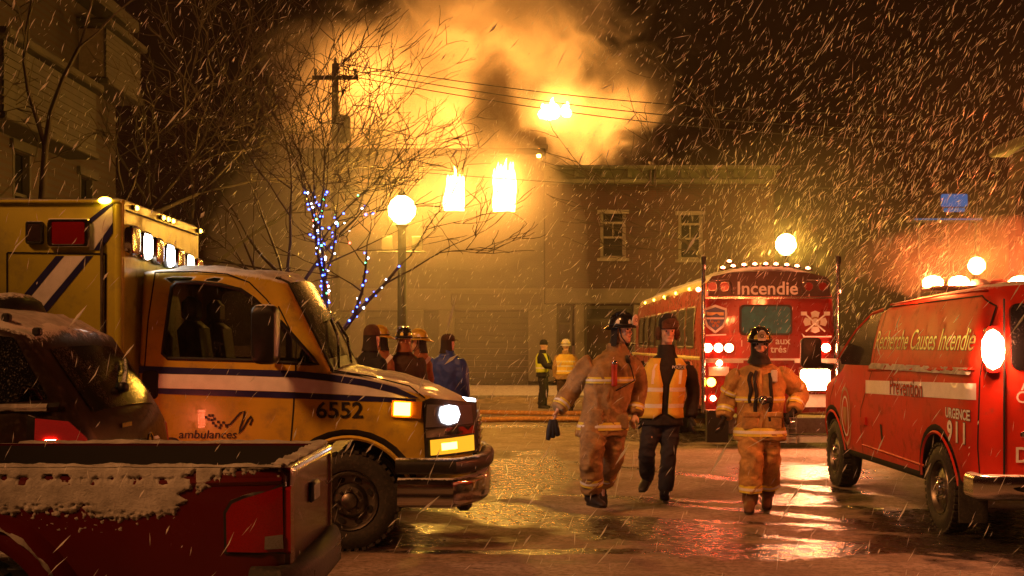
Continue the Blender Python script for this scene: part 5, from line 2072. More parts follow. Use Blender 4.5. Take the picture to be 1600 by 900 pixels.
# side lamps at the corner and along the roof edge
for px, py in ((1080, 452), (1309, 455)):
    g = G()
    g.ball((RX0 + .1, (1.10 if px < 1200 else -1.10), bz_(py)), .04, 1)
    g.build('corner_lamp', M['marker_red'], bus, smooth=60)
for k in range(5):
    g = G()
    g.ball((-4.2 + k * 1.8, 1.00, 2.54), .03, 1)
    g.build('roof_edge_lamp', M['marker_lamp'], bus, smooth=60)
# side windows
for k in range(8):
    x0_ = -5.2 + k * 1.15
    for sg in (1, -1):
        g = G()
        bb.patch(g, rrect(x0_, x0_ + .95, 1.55, 2.20, .06), .006, sg, .3)
        wn = g.build('side_window', M['dark_glass'], bbody)
        g = G()
        bb.ribbon(g, rrect(x0_, x0_ + .95, 1.55, 2.20, .06), .05, .008, sg, True, .01)
        g.build('frame', M['steel'], wn)
for sg in (1, -1):
    g = G()
    bb.ribbon(g, [(-5.9, 1.38), (5.5, 1.38)], .06, .003, sg, False, .015)
    g.build('rub_rail', M['bus_roof'], bbody)
    for x in (-2.7, 3.8):
        wheel(bus, x, sg * .92, .48, sg, .48, .26)
G().box((-2.7, 0, .48), (.16, 1.7, .16)).build('axle', M['matte'], bus)
g = G()
bi = [i for i in range(len(bb.p)) if bb.p[i][3] == 2 and -5.7 < bb.p[i][0] < 4.2]
snow_strip(bbody, bb, bi, -1.0, 1.0, .05, 9)
# front mirror lamp glimpsed along the flank
g = G()
g.tube([(5.2, 1.0, 1.6), (5.3, 1.5, 1.65), (5.3, 1.5, 1.5)], .025, 8)
g.box((5.3, 1.5, 1.5), (.10, .22, .38), bev=.04)
bm_ = g.build('mirror', M['black'], bus, smooth=50)
# ================================================================= PEOPLE
M['skin'] = mat('skin', (.72, .46, .34), .5, var=.18, vscale=25)
M['lip'] = mat('lip', (.34, .11, .09), .5)
M['eye'] = mat('eye', (.03, .02, .015), .2)
M['hair'] = mat('dark_hair', (.03, .02, .015), .7, bump=.5, bscale=120)
M['tan'] = mat('tan_turnout_cloth', (.42, .265, .105), .85, var=.45, vscale=5, bump=.8, bscale=13, dirt=.5)
M['tan2'] = mat('golden_turnout_cloth', (.56, .32, .10), .85, var=.45, vscale=5, bump=.8, bscale=13, dirt=.45)
M['dkcloth'] = mat('black_cloth', (.018, .016, .018), .85, var=.3, vscale=8, bump=.5, bscale=18)
M['navycloth'] = mat('navy_cloth', (.022, .022, .035), .85, var=.3, vscale=8, bump=.5, bscale=18)
M['brown_dk'] = mat('dark_brown_cloth', (.07, .04, .025), .85, var=.3, bump=.5, bscale=18)
M['rust'] = mat('rust_turnout_cloth', (.32, .12, .05), .85, var=.3, bump=.5, bscale=18)
M['bluecloth'] = mat('blue_rain_coat', (.03, .07, .42), .55, var=.35, vscale=5, bump=.6, bscale=14)
M['band'] = mat('yellow_reflective_band', (.88, .74, .08), .4, var=.12)
M['silver'] = mat('silver_reflective_band', (.88, .87, .84), .35, var=.12)
M['hivis'] = mat('orange_yellow_vest', (.84, .60, .09), .7, var=.12, bump=.4, bscale=14)
M['lime'] = mat('lime_vest', (.62, .72, .06), .7, var=.15, bump=.4, bscale=14)
M['helmet_bk'] = mat('black_helmet', (.020, .016, .015), .22, coat=.6, var=.3, dirt=.2)
M['helmet_wt'] = mat('white_helmet', (.80, .78, .70), .3, coat=.4)
M['helmet_yl'] = mat('yellow_helmet', (.70, .55, .06), .3, coat=.4)
M['boot'] = mat('boot_rubber', (.022, .018, .016), .55, var=.3, bump=.2)
M['boot_br'] = mat('brown_boot', (.16, .075, .03), .6, var=.4)
M['glove'] = mat('black_glove', (.020, .018, .017), .7, bump=.3)
M['fur'] = mat('brown_fur', (.15, .080, .045), .95, var=.4, bump=1.0, bscale=110)
M['leather'] = mat('white_shield', (.74, .70, .66), .45)


def remeshed(g, name, m, voxel, disp=0.0, dscale=(9, 9, 9), smooth=2, seed=0.0):
    me = g.mesh(name, m)
    o = bpy.data.objects.new(name, me)
    S.collection.objects.link(o)
    r = o.modifiers.new('union', 'REMESH')
    r.mode = 'VOXEL'
    r.voxel_size = voxel
    sm = o.modifiers.new('smooth', 'SMOOTH')
    sm.iterations = smooth
    sm.factor = .5
    dg = bpy.context.evaluated_depsgraph_get()
    nm = bpy.data.meshes.new_from_object(o.evaluated_get(dg))
    bpy.data.objects.remove(o)
    bpy.data.meshes.remove(me)
    nm.name = name
    if not nm.materials: nm.materials.append(m)
    if disp:
        nn = [v.normal.copy() for v in nm.vertices]
        for v, n in zip(nm.vertices, nn):
            p = v.co
            q = Vector((p.x * dscale[0] + seed, p.y * dscale[1], p.z * dscale[2]))
            f = noise.noise(q + Vector((noise.noise(q * .6) * 1.2, 0, noise.noise(q * .5 + Vector((9, 2, 1))) * 1.4)))
            f2 = noise.noise(Vector((q.x * 1.9 + q.z * .9, q.y * 1.9, q.z * 2.6 - q.x * .8)) + Vector((f, 3, f)))
            v.co = p + n * disp * ((1 - 2.4 * abs(f)) + .3 * (1 - 2.6 * abs(f2)))
    nm.polygons.foreach_set('use_smooth', [True] * len(nm.polygons))
    nm.update()
    return nm


def ring(c, f, hw, hd, n=20, pw=2.4, tilt=None):
    f = Vector((f[0], f[1], 0)).normalized()
    r = Vector((-f.y, f.x, 0))
    out = []
    for j in range(n):
        a = 2 * pi * j / n
        ca, sa = cos(a), sin(a)
        x = math.copysign(abs(ca) ** (2 / pw), ca) * hw
        y = math.copysign(abs(sa) ** (2 / pw), sa) * hd
        out.append(c + r * x + f * y)
    return out


def smooth_path(pts, k=4):
    "Catmull-Rom through joints"
    out = []
    P_ = [pts[0] + (pts[0] - pts[1])] + list(pts) + [pts[-1] + (pts[-1] - pts[-2])]
    for i in range(1, len(P_) - 2):
        for j in range(k):
            t_ = j / k
            a, b, c, d = P_[i - 1], P_[i], P_[i + 1], P_[i + 2]
            out.append(.5 * ((2 * b) + (c - a) * t_ + (2 * a - 5 * b + 4 * c - d) * t_ * t_ + (3 * b - a - 3 * c + d) * t_ ** 3))
    out.append(pts[-1].copy())
    return out


def limb(g, joints, radii, n=12, k=4):
    pts = smooth_path(joints, k)
    rs = [interp(list(range(len(radii))), radii, i / k) for i in range(len(pts))]
    g.tube(pts, rs, n)
    return pts, rs


def hand(g, wr, tip, palm_n, thumb_side, curl=.5, s=1.0, extra=0.0):
    "palm, four bent fingers of their own lengths and a thumb from the palm's side"
    h = (tip - wr).normalized()
    n = (palm_n - h * palm_n.dot(h)).normalized()
    sd = h.cross(n) * thumb_side
    L = .085 * s
    g.loft([[wr + h * t_ * L + sd * (w_ * cos(a)) + n * (d_ * sin(a)) for a in [2 * pi * j / 12 for j in range(12)]]
            for t_, w_, d_ in ((-.25, .027 * s, .022 * s), (.1, .030 * s, .020 * s), (.5, .040 * s, .018 * s), (.9, .043 * s, .015 * s), (1.08, .036 * s, .010 * s))])
    for i, (o, ln) in enumerate(((.033, .070), (.011, .080), (-.011, .074), (-.032, .058))):
        b = wr + h * L * .98 + sd * o * s
        pts = [b]
        d = h.copy()
        for q in range(3):
            a = curl * (.55, .75, .5)[q] * (1 + .12 * i)
            d = (d * cos(a) + n * sin(a)).normalized()
            pts.append(pts[-1] + d * ln * s * (.45, .32, .26)[q])
        g.tube(pts, [r * s + extra for r in (.0098, .0095, .0088, .0070)], 8)
    b = wr + h * L * .35 + sd * .030 * s
    d1 = (h * .65 + sd * .75 + n * .25).normalized()
    d2 = (h * .9 + sd * .15 + n * .45).normalized()
    g.tube([b - d1 * .01, b + d1 * .032 * s, b + d1 * .032 * s + d2 * .030 * s, b + d1 * .032 * s + d2 * .050 * s], [r * s + extra for r in (.014, .0115, .0105, .008)], 8)


def head_mesh(g, hc, hf, s=1.0):
    "skull, jaw, brow, nose, ears; hc is the skull centre, hf where the face looks"
    f = Vector((hf[0], hf[1], hf[2] if len(hf) > 2 else 0)).normalized()
    r = Vector((-f.y, f.x, 0)).normalized()
    u = r.cross(f) * -1 if r.cross(f).z < 0 else r.cross(f)

    def pt(x, y, z):
        return hc + r * x * s + f * y * s + u * z * s
    prof = [(-.118, .022, .070, .005), (-.112, .034, .084, .0), (-.095, .048, .090, -.02), (-.07, .058, .090, -.05), (-.04, .066, .088, -.078), (-.01, .070, .088, -.092), (.02, .074, .092, -.098), (.05, .075, .090, -.098), (.08, .068, .078, -.088), (.105, .048, .052, -.064), (.118, .020, .020, -.03)]
    rings = []
    for z, hw, fr, bk in prof:
        c, hd = (fr + bk) / 2, (fr - bk) / 2
        rings.append([pt(hw * math.copysign(abs(cos(a)) ** .9, cos(a)), c + hd * sin(a), z) for a in [2 * pi * j / 20 for j in range(20)]])
    g.loft(rings)
    g.loft([[pt(x * w_, y, z) for x in (-1, 1)] + [pt(w_ * .5, y + dd, z), pt(-w_ * .5, y + dd, z)] for z, y, w_, dd in ((.022, .080, .008, .010), (.0, .082, .010, .020), (-.022, .084, .013, .028), (-.033, .082, .015, .020), (-.040, .080, .010, .006))])
    g.tube([pt(-.05, .074, .030), pt(-.022, .091, .032), pt(.0, .091, .028), pt(.022, .091, .032), pt(.05, .074, .030)], .0085, 6)
    for sg in (-1, 1):
        g.loft([[pt(sg * (.070 + o), -.012 + .020 * cos(a) * k, -.005 + .033 * sin(a) * k) for a in [2 * pi * j / 10 for j in range(10)]] for o, k in ((-.01, .8), (.008, 1), (.014, .8))])
        g.tube([pt(sg * .052, .062, -.022), pt(sg * .038, .078, -.026)], .016, 6)
    return pt


class Person:
    def __init__(s, label, root, J, f, hf, build=1.0, vox=.010, group=None, name='person'):
        """J: joint name -> world position (A = arm/leg at image left, B = image right)"""
        s.root = Vector(root)
        J = {k: Vector(v) - s.root for k, v in J.items()}
        s.J, s.f, s.hf, s.b, s.vox = J, Vector((f[0], f[1], 0)).normalized(), hf, build, vox
        s.r = Vector((-s.f.y, s.f.x, 0))
        s.label, s.group, s.name = label, group, name
        s.fr = s.f
        s.o = None
        s.kids = []

    def body(s, bare=(True, True), curl=.6):
        J = s.J
        g = G()
        s.hp = head_mesh(g, J['head'], s.hf)
        g.tube([J['neck'] - Vector((0, 0, .05)), J['neck'].lerp(J['head'], .5), J['head'] + Vector((0, 0, -.04))], [.062, .056, .054], 12)
        rows = [(-.06, .155, .10), (.10, .150, .095), (.3, .145, .09), (.6, .165, .10), (.82, .17, .095), (.95, .11, .07), (1.02, .055, .05)]
        g.loft([ring(s.sp(t_), s.f, w_ * s.b, d_ * s.b) for t_, w_, d_ in rows])
        for q in 'AB':
            limb(g, [J['sh' + q], J['el' + q], J['wr' + q]], [.055, .045, .029], 10)
            limb(g, [J['hip' + q], J['kn' + q], J['an' + q]], [.080, .060, .040], 10)
            limb(g, [J['an' + q], J['an' + q].lerp(J['to' + q], .3), J['an' + q].lerp(J['to' + q], .6)], [.034, .026, .018], 8)
        for i, q in enumerate('AB'):
            nrm = (s.r * (1 if q == 'A' else -1) * s.armside() + s.f * -.25)
            s.hn = nrm
            hand(g, J['wr' + q], J['ha' + q], nrm, (1 if q == 'A' else -1) * s.armside(), curl)
        me = remeshed(g, s.name, M['skin'], s.vox * .66, smooth=1)
        s.o = bpy.data.objects.new(s.name, me)
        S.collection.objects.link(s.o)
        s.o.location = s.root
        tag(s.o, s.label, 'person', s.group)
        # eyes, brows, mouth
        for sg in (-1, 1):
            q = G()
            q.ball(tuple(s.hp(sg * .030, .078, .012)), .0125, 1)
            q.build('eye', M['eye'], s.o, smooth=60)
            q = G()
            q.tube([s.hp(sg * .014, .092, .030), s.hp(sg * .032, .089, .036), s.hp(sg * .050, .078, .031)], [.004, .006, .004], 6)
            q.build('eyebrow', M['hair'], s.o, smooth=60)
        q = G()
        q.tube([s.hp(-.024, .084, -.062), s.hp(0, .093, -.060), s.hp(.024, .084, -.062)], [.003, .006, .003], 6)
        q.build('mouth', M['lip'], s.o, smooth=60)
        return s.o

    def armside(s):
        return 1 if (s.J['shA'] - s.J['shB']).dot(s.r) > 0 else -1

    def sp(s, t_):
        "spine: 0 pelvis .. 1 neck"
        J = s.J
        a, b, c = J['pel'], J['chest'], J['neck']
        return a.lerp(b, t_ / .6) if t_ < .6 else b.lerp(c, (t_ - .6) / .4)

    TORSO = [(-.30, .232, .165), (-.1, .218, .150), (.1, .198, .138), (.35, .205, .145), (.6, .220, .150), (.78, .225, .140), (.90, .165, .105), (.98, .095, .085), (1.04, .075, .078)]

    def jacket(s, name, m, hem=-.30, fat=1.0, disp=.010, sleeve=(.082, .074, .064), collar=True, seed=1.0):
        s.fat, s.sl = fat, sleeve
        s.hem = hem
        g = G()
        s.tor = [(hem, s.TORSO[0][1], s.TORSO[0][2])] + [r_ for r_ in s.TORSO if r_[0] > hem + .05]
        g.loft([ring(s.sp(t_), s.f, w_ * fat, d_ * fat, 24) for t_, w_, d_ in s.tor])
        s.arms = {}
        for q in 'AB':
            J = s.J
            w_ = J['wr' + q]
            s.arms[q] = limb(g, [J['sh' + q] + (J['chest'] - J['sh' + q]) * .12, J['sh' + q].lerp(J['el' + q], .35), J['el' + q], J['el' + q].lerp(w_, .55), w_], [sleeve[0] * .95, sleeve[0], sleeve[1], (sleeve[1] + sleeve[2]) / 2, sleeve[2]], 14)
        if collar:
            n = s.J['neck']
            g.loft([ring(n + Vector((0, 0, z)), s.f, w_, d_, 16) for z, w_, d_ in ((-.05, .10, .09), (.02, .085, .08), (.055, .082, .078))])
        me = remeshed(g, name, m, s.vox, disp, (5.5, 5.5, 4.5), 2, seed)
        s.jk = link_mesh(name, me, s.o)
        return s.jk

    def trousers(s, name, m, thigh=.115, knee=.095, cuff=.090, disp=.010, to=.80, seed=4.0):
        g = G()
        g.loft([ring(s.sp(t_), s.f, w_, d_, 20) for t_, w_, d_ in ((-.22, .17, .12), (-.05, .185, .130), (.12, .180, .125))])
        s.legs = {}
        for q in 'AB':
            J = s.J
            end = J['kn' + q].lerp(J['an' + q], to)
            s.legs[q] = limb(g, [J['hip' + q] + Vector((0, 0, .06)), J['hip' + q].lerp(J['kn' + q], .45), J['kn' + q], J['kn' + q].lerp(end, .5), end], [thigh, thigh * .97, knee, (knee + cuff) / 2, cuff], 14)
        me = remeshed(g, name, m, s.vox, disp, (5, 5, 6.5), 2, seed)
        s.tr = link_mesh(name, me, s.o)
        return s.tr

    def boots(s, m, r=.062):
        for q in 'AB':
            J = s.J
            a, t_ = J['an' + q], J['to' + q]
            d = (t_ - a)
            dh = Vector((d.x, d.y, 0)).normalized() if Vector((d.x, d.y, 0)).length > .03 else s.f
            top = J['kn' + q].lerp(a, .55)
            g = G()
            g.tube([top, a + Vector((0, 0, .05)), a + Vector((0, 0, -.02))], [r * 1.12, r * 1.06, r * 1.02], 14)
            heel = a - (t_ - a).normalized() * .05 + Vector((0, 0, -.045))
            u = Vector((0, 0, 1))
            sd = dh.cross(u).normalized()
            ax_ = (t_ - heel)
            rings = []
            for k, w_, h_ in ((-.06, .030, .06), (.06, .050, .11), (.30, .054, .115), (.55, .055, .090), (.80, .056, .070), (1.02, .044, .050), (1.14, .022, .024)):
                c = heel + ax_ * k
                rings.append([c + sd * (w_ * cos(b_)) + u * (h_ * .5 * sin(b_) + h_ * .30 - .012) for b_ in [2 * pi * j / 14 for j in range(14)]])
            g.loft(rings)
            me = remeshed(g, 'boot', m, .012, 0, smooth=1)
            o = link_mesh('boot', me, s.o)
            g = G()
            g.loft([[heel + ax_ * k + sd * (w_ * sg) + u * (-.028 + dz) for sg, dz in ((-1, 0), (1, 0), (1, .02), (-1, .02))] for k, w_ in ((-.06, .03), (.05, .044), (.45, .043), (.8, .050), (1.05, .034))])
            g.build('sole', M['rubber'], o)

        # stand the figure on the street: the lowest sole touches the ground (or the pavement)
        low = min(v.co.z for c in s.o.children if c.name.startswith('boot') for k in (c, *c.children) for v in k.data.vertices)
        s.o.location.z = (.13 if s.root.y > 36.4 else .0) - low - .004

    def gloves(s, m, which='AB', curl=.7):
        for q in which:
            g = G()
            J = s.J
            nrm = (s.r * (1 if q == 'A' else -1) * s.armside() + s.f * -.25)
            hand(g, J['wr' + q], J['ha' + q], nrm, (1 if q == 'A' else -1) * s.armside(), curl, 1.16, .004)
            d = (J['wr' + q] - J['ha' + q]).normalized()
            g.tube([J['wr' + q] - d * .01, J['wr' + q] + d * .07], [.040, .050], 12)
            link_mesh('glove', remeshed(g, 'glove', m, .008, 0, smooth=1), s.o)

    def band_torso(s, t_, h, off=.016, arc=(0, 1), m='band', silver=True, name='reflective_band'):
        ts, ws, ds = [r_[0] for r_ in s.tor], [r_[1] for r_ in s.tor], [r_[2] for r_ in s.tor]

        def rr(z, extra):
            # z: height offset from the band's middle, in metres
            L = (s.J['neck'] - s.J['pel']).length
            tt = t_ + z / L
            return ring(s.sp(tt), s.f, interp(ts, ws, tt) * s.fat + extra, interp(ts, ds, tt) * s.fat + extra, 48)
        g = G()
        n = 48
        a0, a1 = int(arc[0] * n), int(arc[1] * n)
        pick = lambda R_: [R_[j % n] for j in range(a0, a1 + 1)]
        sag = .006
        g.grid([pick(rr(z, off - (.008 if abs(z) > h * .49 else 0))) for z in (-h / 2, -h / 2 + .001, 0, h / 2 - .001, h / 2)])
        o = g.build(name, M[m], s.jk, smooth=60)
        if silver:
            g = G()
            g.grid([pick(rr(z, off + .004)) for z in (-h * .17, 0, h * .17)])
            g.build('silver_stripe', M['silver'], o, smooth=60)
        return o

    def band_limb(s, pr, at, h, off=.012, m='band', parent=None, silver=True, name='reflective_band'):
        pts, rs = pr
        L = [0]
        for i in range(len(pts) - 1): L.append(L[-1] + (pts[i + 1] - pts[i]).length)
        def at_l(l):
            return Vector([interp(L, [p[k] for p in pts], l) for k in range(3)]), interp(L, rs, l)
        l0 = at * L[-1]
        def mk(z0, z1, ex):
            q = [at_l(max(0, l0 + z)) for z in (z0, (z0 + z1) / 2, z1)]
            return tube_rings([a for a, _ in q], [b + ex for _, b in q], 20)
        g = G()
        g.loft(mk(-h / 2, h / 2, off), cap=False)
        o = g.build(name, M[m], parent or s.jk, smooth=60)
        if silver:
            g = G()
            g.loft(mk(-h * .17, h * .17, off + .004), cap=False)
            g.build('silver_stripe', M['silver'], o, smooth=60)
        return o

    def on_chest(s, t_, side, extra=.02):
        "point on the jacket front: side -1..1 towards image right of a facing figure"
        ts, ws, ds = [r_[0] for r_ in s.tor], [r_[1] for r_ in s.tor], [r_[2] for r_ in s.tor]
        w_, d_ = interp(ts, ws, t_) * s.fat, interp(ts, ds, t_) * s.fat
        x = side * w_
        y = d_ * (max(0, 1 - abs(side) ** 2.4)) ** (1 / 2.4)
        return s.sp(t_) + s.r * x * -1 * s.armside() * -1 + s.f * (y + extra)

    def fire_helmet(s, m, shield='leather', marks='band', tilt=0.0):
        hp = s.hp
        g = G()
        dome = []
        for z, rx, ryf, ryb in ((.022, .102, .122, -.128), (.055, .106, .126, -.133), (.095, .101, .119, -.125), (.135, .083, .097, -.101), (.163, .054, .062, -.066), (.175, .018, .020, -.022)):
            dome.append([hp(rx * cos(a), (ryf + ryb) / 2 + (ryf - ryb) / 2 * sin(a), z) for a in [2 * pi * j / 24 for j in range(24)]])
        g.loft(dome)
        brim = []
        for k, dz in ((0, .010), (.0, .0), (1, -.012), (1, -.004)):
            row = []
            for j in range(28):
                a = 2 * pi * j / 28
                fr = .030 if sin(a) > 0 else .024 + .062 * (-sin(a)) ** 2
                rx, ry = .098 + k * .022, (.120 if sin(a) > 0 else .127) + k * fr
                row.append(hp(rx * cos(a), ry * sin(a), .040 + dz - k * (.004 if sin(a) > 0 else .030 * (-sin(a)))))
            brim.append(row)
        g.loft([brim[1], brim[2], brim[3], brim[0]], cap=False)
        for k in range(-2, 3):
            pts = []
            for j in range(9):
                b_ = pi * (.06 + .88 * j / 8)
                pts.append(hp(.109 * sin(k * .42) * sin(b_) ** .6, .130 * cos(b_) * cos(k * .42 * .6), .045 + .134 * sin(b_) * cos(k * .30)))
            g.tube(pts, .006, 6)
        o = g.build('helmet', m, s.o, smooth=50, fix=True)
        if shield:
            g = G()
            g.loft([[hp(x * 1, .128 + .018 * (1 - (x / .05) ** 2) + dy, .052 + z) for x, z in ((-.034, .0), (.034, .0), (.044, .035), (.036, .075), (.012, .100), (-.012, .100), (-.036, .075), (-.044, .035))] for dy in (0, .010)])
            sh = g.build('front_shield', M[shield], o, fix=True)
            g = G()
            g.loft([[hp(.018 * cos(a) * k, .158, .098 + .018 * sin(a) * k) for a in [2 * pi * j / 14 for j in range(14)]] for k in (1.0, .72)], cap=False)
            g.build('emblem', M['ink'], sh)
        for k in range(6):
            a = pi / 2 + (k - 2.5) * .95
            if abs(sin(a) - 1) < .06: continue
            c = hp(.108 * cos(a), .129 * sin(a), .078)
            q = G()
            t_ = Vector((0, 0, 1))
            n = (hp(.104 * cos(a), .124 * sin(a), .075) - hp(0, 0, .075)).normalized()
            sd = n.cross(t_).normalized()
            q.add([c + n * .006 + sd * x + t_ * z - n * z * .28 for x, z in ((-.020, -.014), (.020, -.014), (.020, .010), (0, .030), (-.020, .010))], [(0, 1, 2, 3, 4)])
            q.build('reflective_mark', M[marks], o)
        # goggle strap and lens over the brim
        g = G()
        g.tube([hp(.109 * cos(a), .132 * sin(a), .052) for a in [2 * pi * j / 24 for j in range(25)]], .009, 6, cap=False)
        g.build('goggle_strap', M['black'], o, smooth=60)
        # chin strap
        g = G()
        g.tube([hp(-.078, .02, .03), hp(-.070, .035, -.06), hp(-.03, .07, -.122), hp(.03, .07, -.122), hp(.070, .035, -.06), hp(.078, .02, .03)], .006, 6)
        g.build('chin_strap', M['black'], o, smooth=60)
        return o

    def neck_flap(s, m, front=False, name='neck_flap'):
        hp = s.hp
        rows = []
        for z, e in ((.035, .012), (-.02, .013), (-.07, .018), (-.115, .026), (-.15, .040)):
            row = []
            for j in range(21):
                a = (pi * .98 + pi * 1.04 * j / 20) if not front else 2 * pi * j / 20
                fy = .088 if sin(a) > 0 else .100
                row.append(hp((.074 + e) * cos(a), -.002 + (fy + e * .8) * sin(a), z))
            rows.append(row)
        g = G()
        g.grid(rows)
        return g.build(name, m, s.o, smooth=60, fix=True)

    def balaclava(s, m):
        "knit hood with the face left open"
        hp = s.hp
        rows = []
        for t_, z in ((0, .04), (.25, .0), (.5, -.045), (.7, -.075), (.85, -.105), (1, -.15), (1.1, -.18)):
            row = []
            for j in range(25):
                a = pi / 2 + .62 + (2 * pi - 1.24) * j / 24 if z > -.07 else pi / 2 + (2 * pi) * j / 24 + .001
                e = .010 + (.022 if z < -.11 else 0) + (.012 if z < -.16 else 0)
                row.append(hp((.073 + e) * cos(a), -.004 + ((.092 if sin(a) > 0 else .10) + e) * sin(a) - (.006 if z < -.1 else 0), z))
            rows.append(row)
        g = G()
        g.grid(rows)
        g.loft([[hp(.052 * k * cos(a), .052 + (.048 + e) * k * sin(a), z) for a in [2 * pi * j / 16 for j in range(16)]] for z, k, e in ((-.068, .9, 0), (-.085, 1.15, .004), (-.115, 1.1, .0), (-.15, 1.25, -.01))])
        return g.build('balaclava', m, s.o, smooth=60, fix=True)

    def cap(s, m, peak=True, name='cap', tall=1.0):
        hp = s.hp
        g = G()
        g.loft([[hp(rx * cos(a), -.004 + ry * sin(a), z) for a in [2 * pi * j / 20 for j in range(20)]] for z, rx, ry in ((.020, .084, .104), (.05, .088, .107), (.085 * tall, .082, .098), (.115 * tall, .062, .072), (.130 * tall, .025, .03))])
        if peak:
            g.loft([[hp(.06 * cos(a) * k, .09 + .075 * sin(a) * k, .045 - .012 * k + o) for a in [pi * j / 10 for j in range(11)]] for k, o in ((.2, 0), (1, 0), (1, .008), (.2, .008))])
        return g.build(name, m, s.o, smooth=50, fix=True)


def px_person(label, d, joints, f, hf, foot_y=None, **kw):
    W_ = {k: P(v[0], v[1], d + (v[2] if len(v) > 2 else 0)) for k, v in joints.items()}
    px = joints['pel'][0]
    return Person(label, ((px - 800) * d / F, d, 0), W_, f, hf, **kw)


# ---- firefighter at left, walking, looking back at the police officer
p = px_person('firefighter in tan turnout coat and black helmet striding with bare hands, head turned aside', 12.2, {
    'pel': (944, 654), 'chest': (953, 590), 'neck': (964, 549, .02), 'head': (972, 518, -.01),
    'shA': (922, 566, -.06), 'elA': (893, 611, .04), 'wrA': (872, 641, -.06), 'haA': (864, 664, -.10),
    'shB': (986, 563, .06), 'elB': (997, 608, .12), 'wrB': (992, 648, .02), 'haB': (985, 675, -.03),
    'hipA': (929, 662, -.03), 'knA': (924, 716, -.22), 'anA': (925, 781, -.10), 'toA': (941, 791, -.33),
    'hipB': (959, 662, .04), 'knB': (957, 715, .02), 'anB': (940, 760, .42), 'toB': (944, 789, .38)}, (.30, -.95), (.80, -.60, -.02), vox=.011)
p.body(curl=.5)
p.trousers('trousers', M['tan'], .120, .100, .094, .017, .82)
p.jacket('turnout_coat', M['tan'], -.26, 1.06, .016, (.092, .082, .066))
p.boots(M['boot'], .070)
p.fire_helmet(M['helmet_bk'], 'leather', 'silver')
p.neck_flap(M['dkcloth'])
p.band_torso(.55, .062)
p.band_torso(-.12, .075)
for q in 'AB':
    p.band_limb(p.arms[q], .90, .065)
    p.band_limb(p.legs[q], .86, .075, parent=p.tr)
c = p.on_chest(.60, .12)
g = G()
g.box(tuple(c), (.055, .05, .19), bev=.02, seg=2)
g.tube([c + Vector((0, -.01, .09)), c + Vector((0, -.015, .15))], [.03, .026], 10)
fl_ = g.build('torch', mat('red_torch', (.5, .05, .02), .4), p.jk, smooth=45)
G().ball(tuple(c + Vector((0, -.035, .135))), .024, 2, (1, .5, 1)).build('lens', M['chrome'], fl_, smooth=60)
g = G()
c = p.on_chest(.86, -.42, .015)
g.box(tuple(c), (.05, .04, .085), bev=.012)
g.tube([c, c + Vector((.03, -.03, -.08)), c + Vector((.06, -.02, -.2)), p.on_chest(.4, -.05)], .007, 6)
g.build('radio_microphone', M['black'], p.jk, smooth=45)
g = G()
for t0 in (.95, .8, .6, .4, .2, 0, -.2):
    pass
rows = [[p.on_chest(t_, sx_, .014) for sx_ in (.06, .10, .14, .18)] for t_ in [-.24 + 1.14 * k / 14 for k in range(15)]]
g.grid(rows)
g.build('storm_flap', M['tan'], p.jk, smooth=60)
g = G()
for sx_ in (-.55, .62):
    c = p.on_chest(-.02 if sx_ < 0 else .05, sx_, .0)
    g.box(tuple(c + Vector((0, 0, -.02))), (.13, .06, .15), bev=.02, seg=2)
    g.build('pocket', M['tan'], p.jk, smooth=45)
    g = G()
# gloves carried in the hand
hA = p.J['haA']
g = G()
for k, dx in enumerate((-.03, .0, .03)):
    g.tube([hA + Vector((dx * .5, -.02, .04)), hA + Vector((dx, -.03, -.05)), hA + Vector((dx * 1.6, -.01, -.15 + .02 * k))], [.022, .032, .022], 8)
o = g.build('carried_gloves', M['glove'], None, smooth=60)
o.location = p.o.location
tag(o, 'pair of black gloves carried in the tan-coated firefighter\'s hand', 'gloves')

# ---- police officer in the middle
p = px_person('police officer in dark clothes, fur hat and yellow-orange reflective vest walking', 13.4, {
    'pel': (1033, 646), 'chest': (1036, 590), 'neck': (1041, 548, .02), 'head': (1043, 514, -.02),
    'shA': (1008, 563, .0), 'elA': (999, 607, .10), 'wrA': (1004, 642, .02), 'haA': (1004, 664, -.02),
    'shB': (1073, 563, .0), 'elB': (1082, 610, .10), 'wrB': (1079, 647, .02), 'haB': (1077, 668, -.03),
    'hipA': (1022, 652, .0), 'knA': (1011, 702, -.12), 'anA': (1011, 742, .26), 'toA': (1003, 760, .10),
    'hipB': (1047, 652, .0), 'knB': (1045, 706, -.08), 'anB': (1039, 763, -.04), 'toB': (1038, 773, -.26)}, (.10, -1), (.12, -1, -.05), vox=.011)
p.body(curl=.7)
p.trousers('trousers', M['navycloth'], .104, .080, .072, .013, .95)
p.jacket('parka', M['dkcloth'], -.14, 1.0, .010, (.080, .072, .060))
p.boots(M['boot'], .058)
p.gloves(M['glove'])
